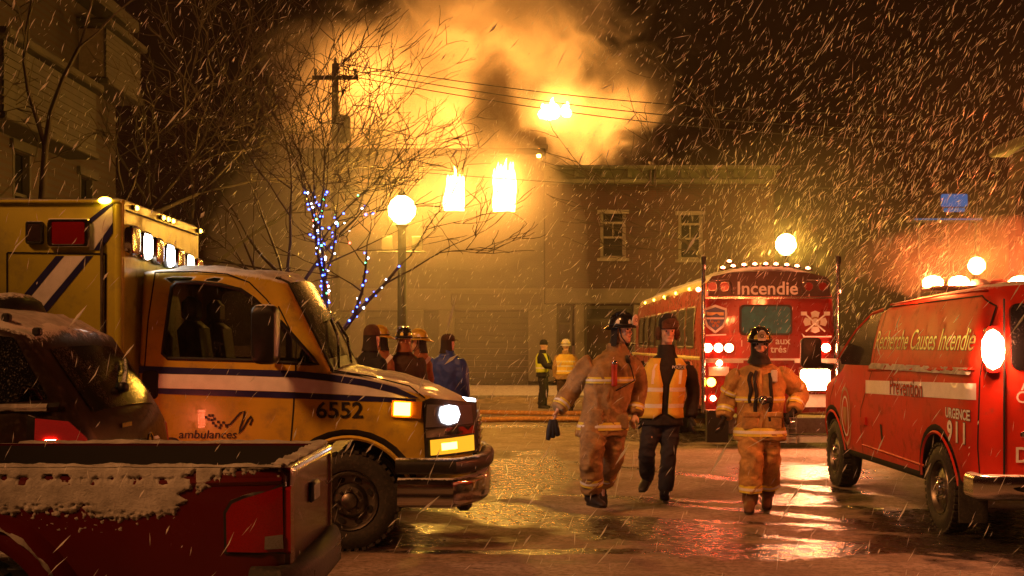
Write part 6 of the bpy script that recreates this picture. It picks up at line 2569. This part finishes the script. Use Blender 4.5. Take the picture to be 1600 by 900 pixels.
# vest: two front panels and a back, open at the middle
def vest(p, m, hem=-.02, gap=.035, top=.93, off=.020, n=30):
    ts, ws, ds = [r_[0] for r_ in p.tor], [r_[1] for r_ in p.tor], [r_[2] for r_ in p.tor]
    g = G()
    rows = []
    for k in range(13):
        t_ = lerp(hem, top, k / 12)
        R_ = ring(p.sp(t_), p.f, interp(ts, ws, t_) * p.fat + off, interp(ts, ds, t_) * p.fat + off, 64)
        gp = gap + max(0, (t_ - .55)) * .13 + (max(0, .06 - (t_ - hem)) * .9)
        a0 = .25 + gp
        row = []
        for j in range(n + 1):
            a = (a0 + (1 - 2 * gp) * j / n) * 64
            i = int(a)
            row.append(R_[i % 64].lerp(R_[(i + 1) % 64], a - i))
        rows.append(row)
    # arm openings: drop cells beside the upper arms
    base = len(g.v)
    for r_ in rows: g.v += [tuple(q) for q in r_]
    W_ = n + 1
    for i in range(12):
        for j in range(n):
            ang = .25 + gap + (1 - 2 * gap) * (j + .5) / n
            side_ = min(abs(ang - .5), abs(ang - 1.0))
            if i >= 6 and side_ < .065: continue
            g.f.append((i * W_ + j, i * W_ + j + 1, (i + 1) * W_ + j + 1, (i + 1) * W_ + j))
            g.m.append(0)
    v_ = g.build('vest', m, p.o, smooth=60)
    md = v_.modifiers.new('thickness', 'SOLIDIFY')
    md.thickness = .006
    return v_, rows, n


def vest_bands(p, v_, rows, n, mats_, levels, vertical=True):
    for lv in levels:
        g = G()
        i = lv
        out = []
        for e in (-.42, 0, .42):
            a_, b_ = rows[int(math.floor(i + e))], rows[int(math.floor(i + e)) + 1]
            fr = (i + e) - math.floor(i + e)
            row = []
            for q, w_ in zip(a_, b_):
                c_ = q.lerp(w_, fr)
                ct = p.sp(.5)
                dv = Vector((c_.x - ct.x, c_.y - ct.y, 0)).normalized()
                row.append(c_ + dv * .007)
            out.append(row)
        g.grid(out)
        g.build('reflective_band', M[mats_], v_, smooth=60)
    if vertical:
        for j0 in (5, n - 7, 11, n - 13):
            g = G()
            out = []
            for i in range(levels[-1] + 0, 13):
                row = []
                for j in (j0, j0 + 2):
                    c_ = rows[i][j]
                    ct = p.sp(.5)
                    dv = Vector((c_.x - ct.x, c_.y - ct.y, 0)).normalized()
                    row.append(c_ + dv * .007)
                out.append(row)
            g.grid(out)
            g.build('reflective_band', M[mats_], v_, smooth=60)


g = G()
g.loft([ring(p.J['neck'] + Vector((0, -.01, z)), p.f, w_, d_, 16) for z, w_, d_ in ((-.04, .11, .10), (.02, .094, .092), (.075, .088, .092), (.095, .080, .084))])
g.build('collar', M['dkcloth'], p.jk, smooth=60)
v_, rows, n_ = vest(p, M['hivis'], -.02, .016)
vest_bands(p, v_, rows, n_, 'silver', (2.6, 6.0), False)
for side_ in (-.62, .62):
    g = G()
    pts_ = [p.on_chest(t_, side_ * (1 - .1 * (t_ - .55)), .030) for t_ in (.55, .65, .75, .85)]
    g.grid([[q + p.r * .022, q - p.r * .022] for q in pts_])
    g.build('reflective_band', M['silver'], v_, smooth=60)
c = p.on_chest(.80, -.52, .036)
q = G()
q.box(tuple(c), (.125, .010, .042), bev=.003)
bd = q.build('name_badge', M['ink'], v_)
letter('lettering', M['white_tape'], bd, 'POLICE', .042, (lambda c_: lambda u, v: (c_.x + u, c_.y - .009, c_.z + v))(c), bold=.01)
# fur hat with ear flaps
hp = p.hp
g = G()
g.loft([[hp(rx * cos(a), -.004 + ry * sin(a), z) for a in [2 * pi * j / 20 for j in range(20)]] for z, rx, ry in ((.030, .088, .106), (.06, .096, .116), (.11, .098, .116), (.155, .088, .102), (.185, .058, .07), (.195, .02, .02))])
hat = g.build('fur_hat', M['dkcloth'], p.o, smooth=60, fix=True)
g = G()
g.loft([[hp(x, .100 + dy + .014 * (1 - (x / .09) ** 2), z) for x, z in ((-.085, .038), (.085, .038), (.085, .11), (.04, .138), (-.04, .138), (-.085, .11))] for dy in (0, .030)])
link_mesh('front_flap', remeshed(g, 'front_flap', M['fur'], .010, .006, (40, 40, 40), 1), hat)
for sg in (-1, 1):
    g = G()
    g.tube([hp(sg * .088, .0, .05), hp(sg * .097, .0, -.01), hp(sg * .102, .005, -.05), hp(sg * .100, .010, -.085)], [.026, .034, .030, .014], 10)
    link_mesh('ear_flap', remeshed(g, 'ear_flap', M['fur'], .010, .006, (40, 40, 40), 1), hat)
g = G()
c = p.sp(-.05)
g.loft([ring(c + Vector((0, 0, z)), p.f, .205, .148, 24) for z in (-.025, .025)])
g.build('duty_belt', M['black'], p.jk)

# ---- firefighter at right, walking straight ahead
p = px_person('firefighter in golden turnout gear and black hood walking straight ahead before the bus', 12.35, {
    'pel': (1187, 654), 'chest': (1187, 600), 'neck': (1188, 560, .02), 'head': (1187, 531, -.03),
    'shA': (1155, 576, .0), 'elA': (1138, 614, .06), 'wrA': (1131, 644, -.03), 'haA': (1129, 667, -.06),
    'shB': (1219, 576, .0), 'elB': (1249, 606, .10), 'wrB': (1240, 634, -.05), 'haB': (1224, 648, -.12),
    'hipA': (1174, 662, .0), 'knA': (1174, 716, -.14), 'anA': (1172, 777, -.12), 'toA': (1170, 790, -.34),
    'hipB': (1200, 662, .0), 'knB': (1202, 712, .02), 'anB': (1199, 764, .22), 'toB': (1198, 784, .06)}, (-.02, -1), (-.05, -1, -.10), vox=.011)
p.body(curl=.9)
p.trousers('trousers', M['tan2'], .118, .102, .098, .017, .74)
p.jacket('turnout_coat', M['tan2'], -.28, 1.06, .016, (.094, .085, .068), seed=7)
p.boots(M['boot_br'], .074)
p.gloves(M['glove'], 'AB', .9)
p.fire_helmet(M['helmet_bk'], 'leather', 'band')
p.balaclava(M['dkcloth'])
p.band_torso(.42, .058)
p.band_torso(-.14, .085)
for q in 'AB':
    p.band_limb(p.arms[q], .42, .05)
    p.band_limb(p.arms[q], .86, .06)
    p.band_limb(p.legs[q], .95, .075, parent=p.tr)
g = G()
c = p.on_chest(.42, .02, .05)
g.tube([c + Vector((0, .03, 0)), c + Vector((0, -.02, 0))], [.036, .044], 14)
g.box(tuple(c + Vector((.05, .01, .0))), (.09, .05, .06), bev=.015)
tor_ = g.build('chest_torch', M['black'], p.jk, smooth=45)
G().ball(tuple(c + Vector((0, -.02, 0))), .034, 2, (1, .35, 1)).build('lens', M['chrome'], tor_, smooth=60)
for sx_, t0, t1 in ((-.34, .85, .05), (.30, .88, .20), (.52, .86, .36)):
    g = G()
    g.tube([p.on_chest(lerp(t0, t1, k / 8), sx_ + .04 * sin(k * 1.1), .020) for k in range(9)], .013, 6, ell=(1.4, .7))
    g.build('strap', M['dkcloth'], p.jk, smooth=60)
g = G()
c = p.on_chest(.80, -.48, .02)
g.box(tuple(c), (.062, .04, .12), bev=.012)
g.build('radio', M['leather'], p.jk, smooth=40)
for sx_ in (-.52, .52):
    g = G()
    c = p.on_chest(.06, sx_, .005)
    g.box(tuple(c), (.15, .06, .17), bev=.02, seg=2)
    po = g.build('pocket', M['tan2'], p.jk, smooth=45)
    g = G()
    g.box(tuple(c + Vector((0, -.03, .06))), (.155, .02, .05), bev=.008)
    g.build('flap', M['tan2'], po)
g = G()
g.grid([[p.on_chest(t_, sx_, .014) for sx_ in (.03, .08, .13)] for t_ in [-.26 + 1.14 * k / 14 for k in range(15)]])
g.build('storm_flap', M['tan2'], p.jk, smooth=60)
# clear visor pushed up over the helmet
hp = p.hp
g = G()
g.grid([[hp(.112 * cos(a) * k, .02 + .135 * sin(a) * k, z) for a in [pi * (.06 + .88 * j / 16) for j in range(17)]] for z, k in ((.075, 1.05), (.11, 1.06), (.15, .95), (.17, .80))])
M['visor'] = glass_mat('clear_visor', (.85, .80, .7), .4, .8, .05)
g.build('visor', M['visor'], p.o, smooth=60)


# ---- figures further off
def bystander(label, px, top, d, face, hface=None, arms=None, ht=1.78, group=None, stride=.0, hat=.05):
    k = d / F
    x = (px - 800) * k
    zt = 1.6 - (top - 538) * k
    s_ = (zt - hat) / 1.78
    f = Vector((face[0], face[1], 0)).normalized()
    r = Vector((-f.y, f.x, 0))
    ia = 1 if r.x < 0 else -1          # which side is at image left
    if abs(r.x) < .2: ia = 1 if r.y < 0 else -1
    o = Vector((x, d, 0))
    L = lambda rx, fy, z: o + r * rx * s_ + f * fy * s_ + Vector((0, 0, z * s_))
    J = {'pel': L(0, 0, .95), 'chest': L(0, .0, 1.25), 'neck': L(0, .0, 1.49), 'head': L(0, .03, 1.655)}
    for q, sg in (('A', ia), ('B', -ia)):
        a_ = (arms or {}).get(q, (0, 0))
        J['sh' + q] = L(sg * .19, 0, 1.41)
        J['el' + q] = L(sg * (.25), -.04 + a_[0] * .2, 1.13 + a_[0] * .03)
        J['wr' + q] = L(sg * (.25 - a_[0] * .12), .03 + a_[0] * .34, .89 + a_[1])
        J['ha' + q] = L(sg * (.25 - a_[0] * .18), .05 + a_[0] * .42, .80 + a_[1] * 1.10)
        st = stride * sg
        J['hip' + q] = L(sg * .09, 0, .92)
        J['kn' + q] = L(sg * .11, .03 + st, .50)
        J['an' + q] = L(sg * .12, -.02 + st * 1.4, .09)
        J['to' + q] = L(sg * .14, .17 + st * 1.4, .045)
    return Person(label, (x, d, 0), J, f, (hface or face) + (0,), vox=.016, group=group)


def chevron(p, m, side_, m2='silver'):
    "V of reflective tape across the back or front of the coat"
    for sg in (-1, 1):
        g = G()
        pts_ = [p.on_chest(lerp(.15, .85, k / 6), side_ * abs(k / 6 - .5) * 1.4 * 1 + (.0), .030) for k in range(7)]
        if sg < 0:
            pts_ = [2 * Vector((p.sp(.5).x, p.sp(.5).y, q.z)) - Vector((q.x, q.y, q.z)) if False else q for q in pts_]
        g.grid([[q + Vector((0, 0, .028)), q - Vector((0, 0, .028))] for q in pts_])
        g.build('reflective_band', M[m2], p.jk, smooth=60)
        break


# traffic officer in lime vest, reading a pad, facing right
p = bystander('officer in dark knit cap and lime vest standing on the far kerb writing', 848, 527, 32, (.95, -.3), None, {'A': (.9, .20), 'B': (.9, .20)}, hat=.07)
p.body(curl=.8)
p.trousers('trousers', M['dkcloth'], .10, .085, .085, .008, .95)
p.jacket('coat', M['dkcloth'], -.20, .98, .008)
p.boots(M['boot'])
v_, rows, n_ = vest(p, M['lime'], .02, .03)
vest_bands(p, v_, rows, n_, 'silver', (3.0,), False)
p.cap(M['dkcloth'], False, 'knit_cap', 1.2)
# incident officer seen from behind, white helmet
p = bystander('incident officer in white helmet and lettered orange vest seen from behind', 884, 528, 30.5, (.1, 1), None, None, hat=.06)
p.body()
p.trousers('trousers', M['brown_dk'], .115, .10, .095, .010, .9)
p.jacket('turnout_coat', M['tan'], -.25, 1.03, .010)
p.boots(M['boot'])
p.fire_helmet(M['helmet_wt'], None, 'band')
v_, rows, n_ = vest(p, M['hivis'], .0, .03)
vest_bands(p, v_, rows, n_, 'silver', (2.2, 5.4, 8.2), False)
bk = lambda t_: p.sp(t_) - p.f * .21
for tx, t_ in (('STEP', .86), ('DEPINALL', .59)):
    c = bk(t_)
    letter('lettering', M['band'], v_, tx, .105, (lambda c_: lambda u, v: (c_.x + u, c_.y - .02, c_.z + v))(c), bold=.02, sx=.85)
p.gloves(M['glove'])
# man in blue raincoat
p = bystander('man in bright blue raincoat and dark cap, back to the camera', 699, 514, 18.0, (.35, .9), (.8, .55), None, hat=.05)
p.body()
p.trousers('trousers', M['navycloth'], .10, .09, .085, .008, .95)
p.jacket('raincoat', M['bluecloth'], -.55, 1.10, .014, (.095, .085, .07))
p.boots(M['boot'])
p.cap(M['brown_dk'], True)
p.neck_flap(M['hair'], False, 'hair')
# group beside the ambulance bonnet
p = bystander('firefighter in dark helmet and rust-brown coat facing the ambulance group', 631, 507, 16.6, (.25, -1), None, None, hat=.06)
p.body()
p.trousers('trousers', M['brown_dk'], .115, .1, .095, .01, .9)
p.jacket('turnout_coat', M['brown_dk'], -.25, 1.06, .012, (.092, .084, .068))
p.boots(M['boot'])
p.fire_helmet(M['helmet_bk'], None, 'band')
p.gloves(M['glove'])
p.neck_flap(M['rust'], True, 'hood')
p = bystander('firefighter in rust coat with white reflective chevron and yellow-marked helmet', 657, 510, 17.2, (-.9, -.25), None, None, hat=.06)
p.body()
p.trousers('trousers', M['rust'], .115, .1, .095, .01, .9)
p.jacket('turnout_coat', M['rust'], -.25, 1.03, .012, (.090, .084, .068))
p.boots(M['boot'])
p.fire_helmet(M['helmet_yl'], None, 'silver')
p.neck_flap(M['dkcloth'])
p.gloves(M['glove'])


def arm_v(p):
    "reflective V on the shoulder side turned to the camera"
    best = min('AB', key=lambda q: p.J['sh' + q].y)
    c = p.J['sh' + best] + Vector((0, -.185, -.08))
    for s0, s1 in (((.10, .12), (-.05, -.06)), ((-.05, -.06), (.12, -.26))):
        g = G()
        a_, b_ = c + Vector((s0[0], 0, s0[1])), c + Vector((s1[0], 0, s1[1]))
        d_ = (b_ - a_).normalized()
        n = Vector((-d_.z, 0, d_.x)) * .024
        g.loft([[q + n + Vector((0, e, 0)), q - n + Vector((0, e, 0)), q - n + Vector((0, e + .03, 0)), q + n + Vector((0, e + .03, 0))] for q, e in ((a_, .02), (a_.lerp(b_, .5), -.01), (b_, .02))])
        g.build('reflective_band', M['silver'], p.jk)


arm_v(p)
p = bystander('person in dark fur hat and dark coat standing nearest the ambulance bonnet', 578, 498, 15.2, (.7, .6), None, None, hat=.08)
p.body()
p.trousers('trousers', M['dkcloth'], .10, .09, .085, .008, .95)
p.jacket('coat', M['dkcloth'], -.45, 1.04, .012, (.088, .08, .066))
p.boots(M['boot'])
p.cap(M['fur'], False, 'fur_hat', 1.25)
p.neck_flap(M['hair'], False, 'hair')
p = bystander('firefighter in yellow helmet and rust coat with reflective chevron beside the fur-hatted person', 596, 504, 16.4, (-.9, -.3), None, None, hat=.06)
p.body()
p.trousers('trousers', M['rust'], .115, .1, .095, .01, .9)
p.jacket('turnout_coat', M['rust'], -.25, 1.03, .012, (.090, .084, .068))
p.boots(M['boot'])
p.fire_helmet(M['helmet_yl'], None, 'silver')
p.neck_flap(M['dkcloth'])
p.gloves(M['glove'])
arm_v(p)
HOT = 2.1
# ================================================================= FIRE, SMOKE, FALLING SNOW, HAZE
M['flame'] = emit('flame', (1, .42, .07), 100)
M['flame_soft'] = emit('flame_upper', (1, .36, .05), 60)


def flame_cluster(name, label, c, w_, h_, n, m, seed, depth=.5):
    rr = random.Random(seed)
    g = G()
    for i in range(n):
        x = c[0] + rr.uniform(-.5, .5) * w_
        y = c[1] + rr.uniform(-.5, .5) * depth
        hh = h_ * rr.uniform(.8, 1.08) * (1 - .22 * abs(x - c[0]) / (w_ * .6 + .01))
        r0 = w_ * rr.uniform(.16, .28)
        lx, ly = rr.uniform(-.12, .2) * hh, rr.uniform(-.1, .1) * hh
        pts = [(x + lx * (k / 6) ** 2 + .06 * w_ * sin(k * 1.3 + i), y + ly * (k / 6) ** 2, c[2] + hh * k / 6) for k in range(7)]
        g.tube(pts, [r0 * q for q in (.55, 1, 1.05, .85, .6, .33, .04)], 7)
    return tag(g.build(name, m, smooth=70), label, 'fire', kind='stuff')


for o, lab in zip(fops[:2], ('white-hot fire filling the left burning window', 'white-hot fire filling the right burning window')):
    flame_cluster('window_fire', lab, ((o[0] + o[1]) / 2, BY + .22, o[2] + .02), (o[1] - o[0]) * .74, (o[3] - o[2]) * 1.22, 16, M['flame'], int(o[0] * 10) + 3, .24)
flame_cluster('flame_tongue', 'flame licking out above the right burning window', ((fops[1][0] + fops[1][1]) / 2, BY - .05, fops[1][3] - .5), .62, .95, 5, M['flame_soft'], 4, .15)
flame_cluster('roof_fire', 'fireball glowing in the smoke above the roof of the burning house', tuple(P(866, 184, 49)), .9, .75, 6, M['flame'], 8, .6)
flame_cluster('chimney_fire', 'small flame beside the chimney stub', tuple(P(842, 246, 45.8)), .16, .34, 3, M['flame'], 18, .1)

# smoke: one box whose density is a billowing plume over the house
g = G()
g.box((-.5, 49.6, 9.9), (18, 9.4, 14.4))
t = NT('fire_smoke')
co = t.n('ShaderNodeNewGeometry').outputs['Position']
sep = t.n('ShaderNodeSeparateXYZ')
t.t.links.new(co, sep.inputs[0])
X, Y, Z = sep.outputs


def blob(cx, cy, cz, rx, ry, rz):
    u = t.math('MULTIPLY', t.math('SUBTRACT', X, cx), 1 / rx)
    v = t.math('MULTIPLY', t.math('SUBTRACT', Y, cy), 1 / ry)
    w_ = t.math('MULTIPLY', t.math('SUBTRACT', Z, cz), 1 / rz)
    d = t.math('SQRT', t.math('ADD', t.math('ADD', t.math('MULTIPLY', u, u), t.math('MULTIPLY', v, v)), t.math('MULTIPLY', w_, w_)))
    return t.math('SUBTRACT', 1.0, d)


def px_blob(px, py, d, rpx, rpy, ry):
    c = P(px, py, d)
    return blob(c.x, c.y, c.z, rpx * d / F, ry, rpy * d / F)


m = px_blob(690, 175, 50, 300, 180, 5.5)
for args in ((585, 140, 50, 190, 130, 5), (900, 190, 50, 170, 130, 4.5), (790, 40, 50, 260, 130, 5)):
    m = t.math('MAXIMUM', m, px_blob(*args))
nz = t.noise(.42, 6, .60, vec=co, dist=.8)
nz2 = t.noise(.15, 3, .5, vec=co)
turb = t.math('ADD', t.math('MULTIPLY', t.math('SUBTRACT', nz, .52), 3.6), t.math('MULTIPLY', t.math('SUBTRACT', nz2, .5), 1.4))
m = t.math('ADD', t.math('MULTIPLY', m, 1.5), turb)
dens = t.math('MULTIPLY', t.ramp(m, .0, 1.3), .42)
# burning gas, plus the glow of fire-lit smoke put in as emission
hot = t.math('MULTIPLY', px_blob(868, 172, 48.2, 62, 52, 1.6), 1.6)
for k_, args in ((1.0, (690, 190, 49.5, 150, 105, 3.0)), (1.2, (585, 140, 49.5, 140, 110, 3.0)), (1.1, (935, 205, 49.5, 100, 85, 2.5)), (1.2, (787, 285, 45.7, 52, 70, .9)), (1.1, (711, 290, 45.7, 48, 62, .9)), (.9, (665, 290, 45.3, 150, 120, 1.2)), (.8, (750, 85, 50, 210, 85, 3.5))):
    hot = t.math('MAXIMUM', hot, t.math('MULTIPLY', px_blob(*args), k_))
hot = t.ramp(t.math('ADD', hot, t.math('MULTIPLY', t.math('SUBTRACT', nz, .5), 2.8)), .02, 1.6)
# sooty column between the windows and the fireball
soot = t.math('MAXIMUM', px_blob(772, 185, 46.9, 58, 140, 1.2), px_blob(815, 228, 46.9, 72, 40, 1.0))
soot = t.ramp(t.math('ADD', t.math('MULTIPLY', soot, 1.4), t.math('MULTIPLY', t.math('SUBTRACT', nz, .5), 2.6)), .05, .9)
pv = t.n('ShaderNodeVolumePrincipled')
t.put(pv.inputs['Color'], t.mix(soot, (.86, .80, .72), (.16, .10, .06)))
t.put(pv.inputs['Density'], t.math('ADD', dens, t.math('MULTIPLY', soot, 2.2)))
pv.inputs['Anisotropy'].default_value = .25
t.put(pv.inputs['Emission Strength'], t.math('MULTIPLY', t.math('MULTIPLY', hot, t.math('SUBTRACT', 1.0, soot)), HOT))
pv.inputs['Emission Color'].default_value = (1.0, .36, .055, 1)
M['smoke'] = t.done(pv.outputs[0], True)
tag(g.build('smoke', M['smoke']), 'fire-lit smoke billowing over the burning house', 'smoke', kind='stuff')

# thinner smoke over the street, and snowy air added for glow round lamps: soft closed clouds of even density
def gust_cloud(name, label, c, r, dens, col=(.9, .86, .82)):
    g = G()
    bm = bmesh.new()
    bmesh.ops.create_icosphere(bm, subdivisions=3, radius=1)
    bm.verts.index_update()
    vs = []
    for v in bm.verts:
        q = v.co * (1 + .16 * fbm((v.co.x * 1.3 + c[0], v.co.y * 1.3, v.co.z * 1.3), 2))
        vs.append((c[0] + q.x * r[0], c[1] + q.y * r[1], max(.12, c[2] + q.z * r[2])))
    g.add(vs, [[v.index for v in f.verts] for f in bm.faces])
    bm.free()
    t = NT(name + '_air')
    pv = t.n('ShaderNodeVolumePrincipled')
    pv.inputs['Color'].default_value = col + (1,)
    pv.inputs['Density'].default_value = dens
    pv.inputs['Anisotropy'].default_value = .35
    tag(g.build(name, t.done(pv.outputs[0], True), smooth=60), label, 'blowing snow' if 'snow' in name else 'smoke', kind='stuff')


gust_cloud('drifting_smoke', 'smoke drifting down the front of the burning house', (-3.6, 41.5, 4.2), (6.4, 4.2, 5.4), .042)
gust_cloud('drifting_smoke', 'smoke drifting over the far pavement by the brick shopfront', (3.0, 41.0, 2.2), (5.0, 4.0, 3.6), .006)
gust_cloud('drifting_smoke', 'fire-lit smoke pouring past the two burning windows', tuple(P(715, 310, 44.9)), (3.9, 1.0, 2.6), .18, (.88, .80, .70))
gust_cloud('blowing_snow', 'snow swirling close round the roof beacons of the red van', (4.6, 11.8, 2.36), (1.5, .8, .42), .035)
gust_cloud('blowing_snow', 'snow blowing round the globe lamp beside the lit tree', (-1.9, 22.9, 3.6), (3.6, 2.8, 2.9), .012)
gust_cloud('blowing_snow', 'snow blowing round the lamp behind the bus', (6.6, 31.0, 4.0), (3.6, 3.0, 2.8), .007)
gust_cloud('blowing_snow', 'snow blowing over the red van and its beacons', (6.4, 14.0, 3.1), (3.3, 3.2, 1.9), .003)
gust_cloud('blowing_snow', 'snow blowing round the far lamp by the corner house', (14.0, 38.6, 4.4), (3.0, 2.4, 2.4), .007)
gust_cloud('blowing_snow', 'snow blowing across the lit rear of the bus', (4.1, 18.9, 1.5), (2.2, 1.2, 1.5), .003)

# falling snow: wind-drawn clumps, each its own small solid
t = NT('snowflake')
df = t.n('ShaderNodeBsdfDiffuse')
df.inputs[0].default_value = (.92, .92, .92, 1)
tl = t.n('ShaderNodeBsdfTranslucent')
tl.inputs[0].default_value = (.92, .92, .92, 1)
mx = t.n('ShaderNodeMixShader')
mx.inputs[0].default_value = .5
t.t.links.new(df.outputs[0], mx.inputs[1])
t.t.links.new(tl.outputs[0], mx.inputs[2])
M['flake'] = t.done(mx.outputs[0])
rs_ = random.Random(104)
g = G()
OCT = [(0, 2, 4), (2, 1, 4), (1, 3, 4), (3, 0, 4), (2, 0, 5), (1, 2, 5), (3, 1, 5), (0, 3, 5)]


def flake(p, d, L, wd):
    a = d.orthogonal().normalized()
    c = d.cross(a)
    k = rs_.uniform(-.25, .25) * L
    bnd = a * k * rs_.uniform(-.3, .3)
    g.add([p + a * wd + bnd, p - a * wd + bnd, p + c * wd + bnd, p - c * wd + bnd, p + d * L * .5, p - d * L * .5], OCT)


for n_, d0, d1, pw in ((480, 1.5, 6.0, 1.0), (3800, 6.0, 22.0, 1.0), (9500, 14.0, 43.0, .9), (4800, 9.0, 36.0, .9)):
    for i in range(n_):
        d = d0 + (d1 - d0) * rs_.random() ** pw
        x = rs_.uniform(-60, 1660) if n_ != 4800 else rs_.triangular(950, 1700, 1500)
        y = rs_.uniform(-60, 940) if n_ != 4800 else rs_.triangular(-60, 560, 380)
        p = P(x, y, d)
        if p.z < .05: continue
        # wind drives the flakes down to the left, gusting
        gust = fbm((p.x * .25, p.y * .15, p.z * .3), 3)
        a = 1.02 + .38 * gust + rs_.gauss(0, .22)
        dv = Vector((cos(a), rs_.uniform(-.5, .5), sin(a))).normalized()
        L = rs_.uniform(.022, .115) * (1.0 if d > 6 else .5) * (1.0 if d < 22 else 1.7)
        if n_ == 4800: L *= 1.5
        flake(p, dv, L, (.0018 if d < 6 else .0026 if d < 16 else .0039 if d < 25 else .0070) * rs_.choice((.3, .4, .5, .6, .8, 1.0, 1.6)))
tag(g.build('falling_snow', M['flake']), 'wind-driven snowflakes falling through the street', 'snow', kind='stuff')

# haze: snow-filled night air
g = G()
g.box((0, 25, 9.4), (64, 66, 20.9))
t = NT('snow_haze')
pv = t.n('ShaderNodeVolumePrincipled')
pv.inputs['Color'].default_value = (.90, .86, .82, 1)
pv.inputs['Density'].default_value = .0005
pv.inputs['Anisotropy'].default_value = .3
tag(g.build('haze', t.done(pv.outputs[0], True)), 'snow-filled night haze hanging over the street', 'haze', kind='stuff')
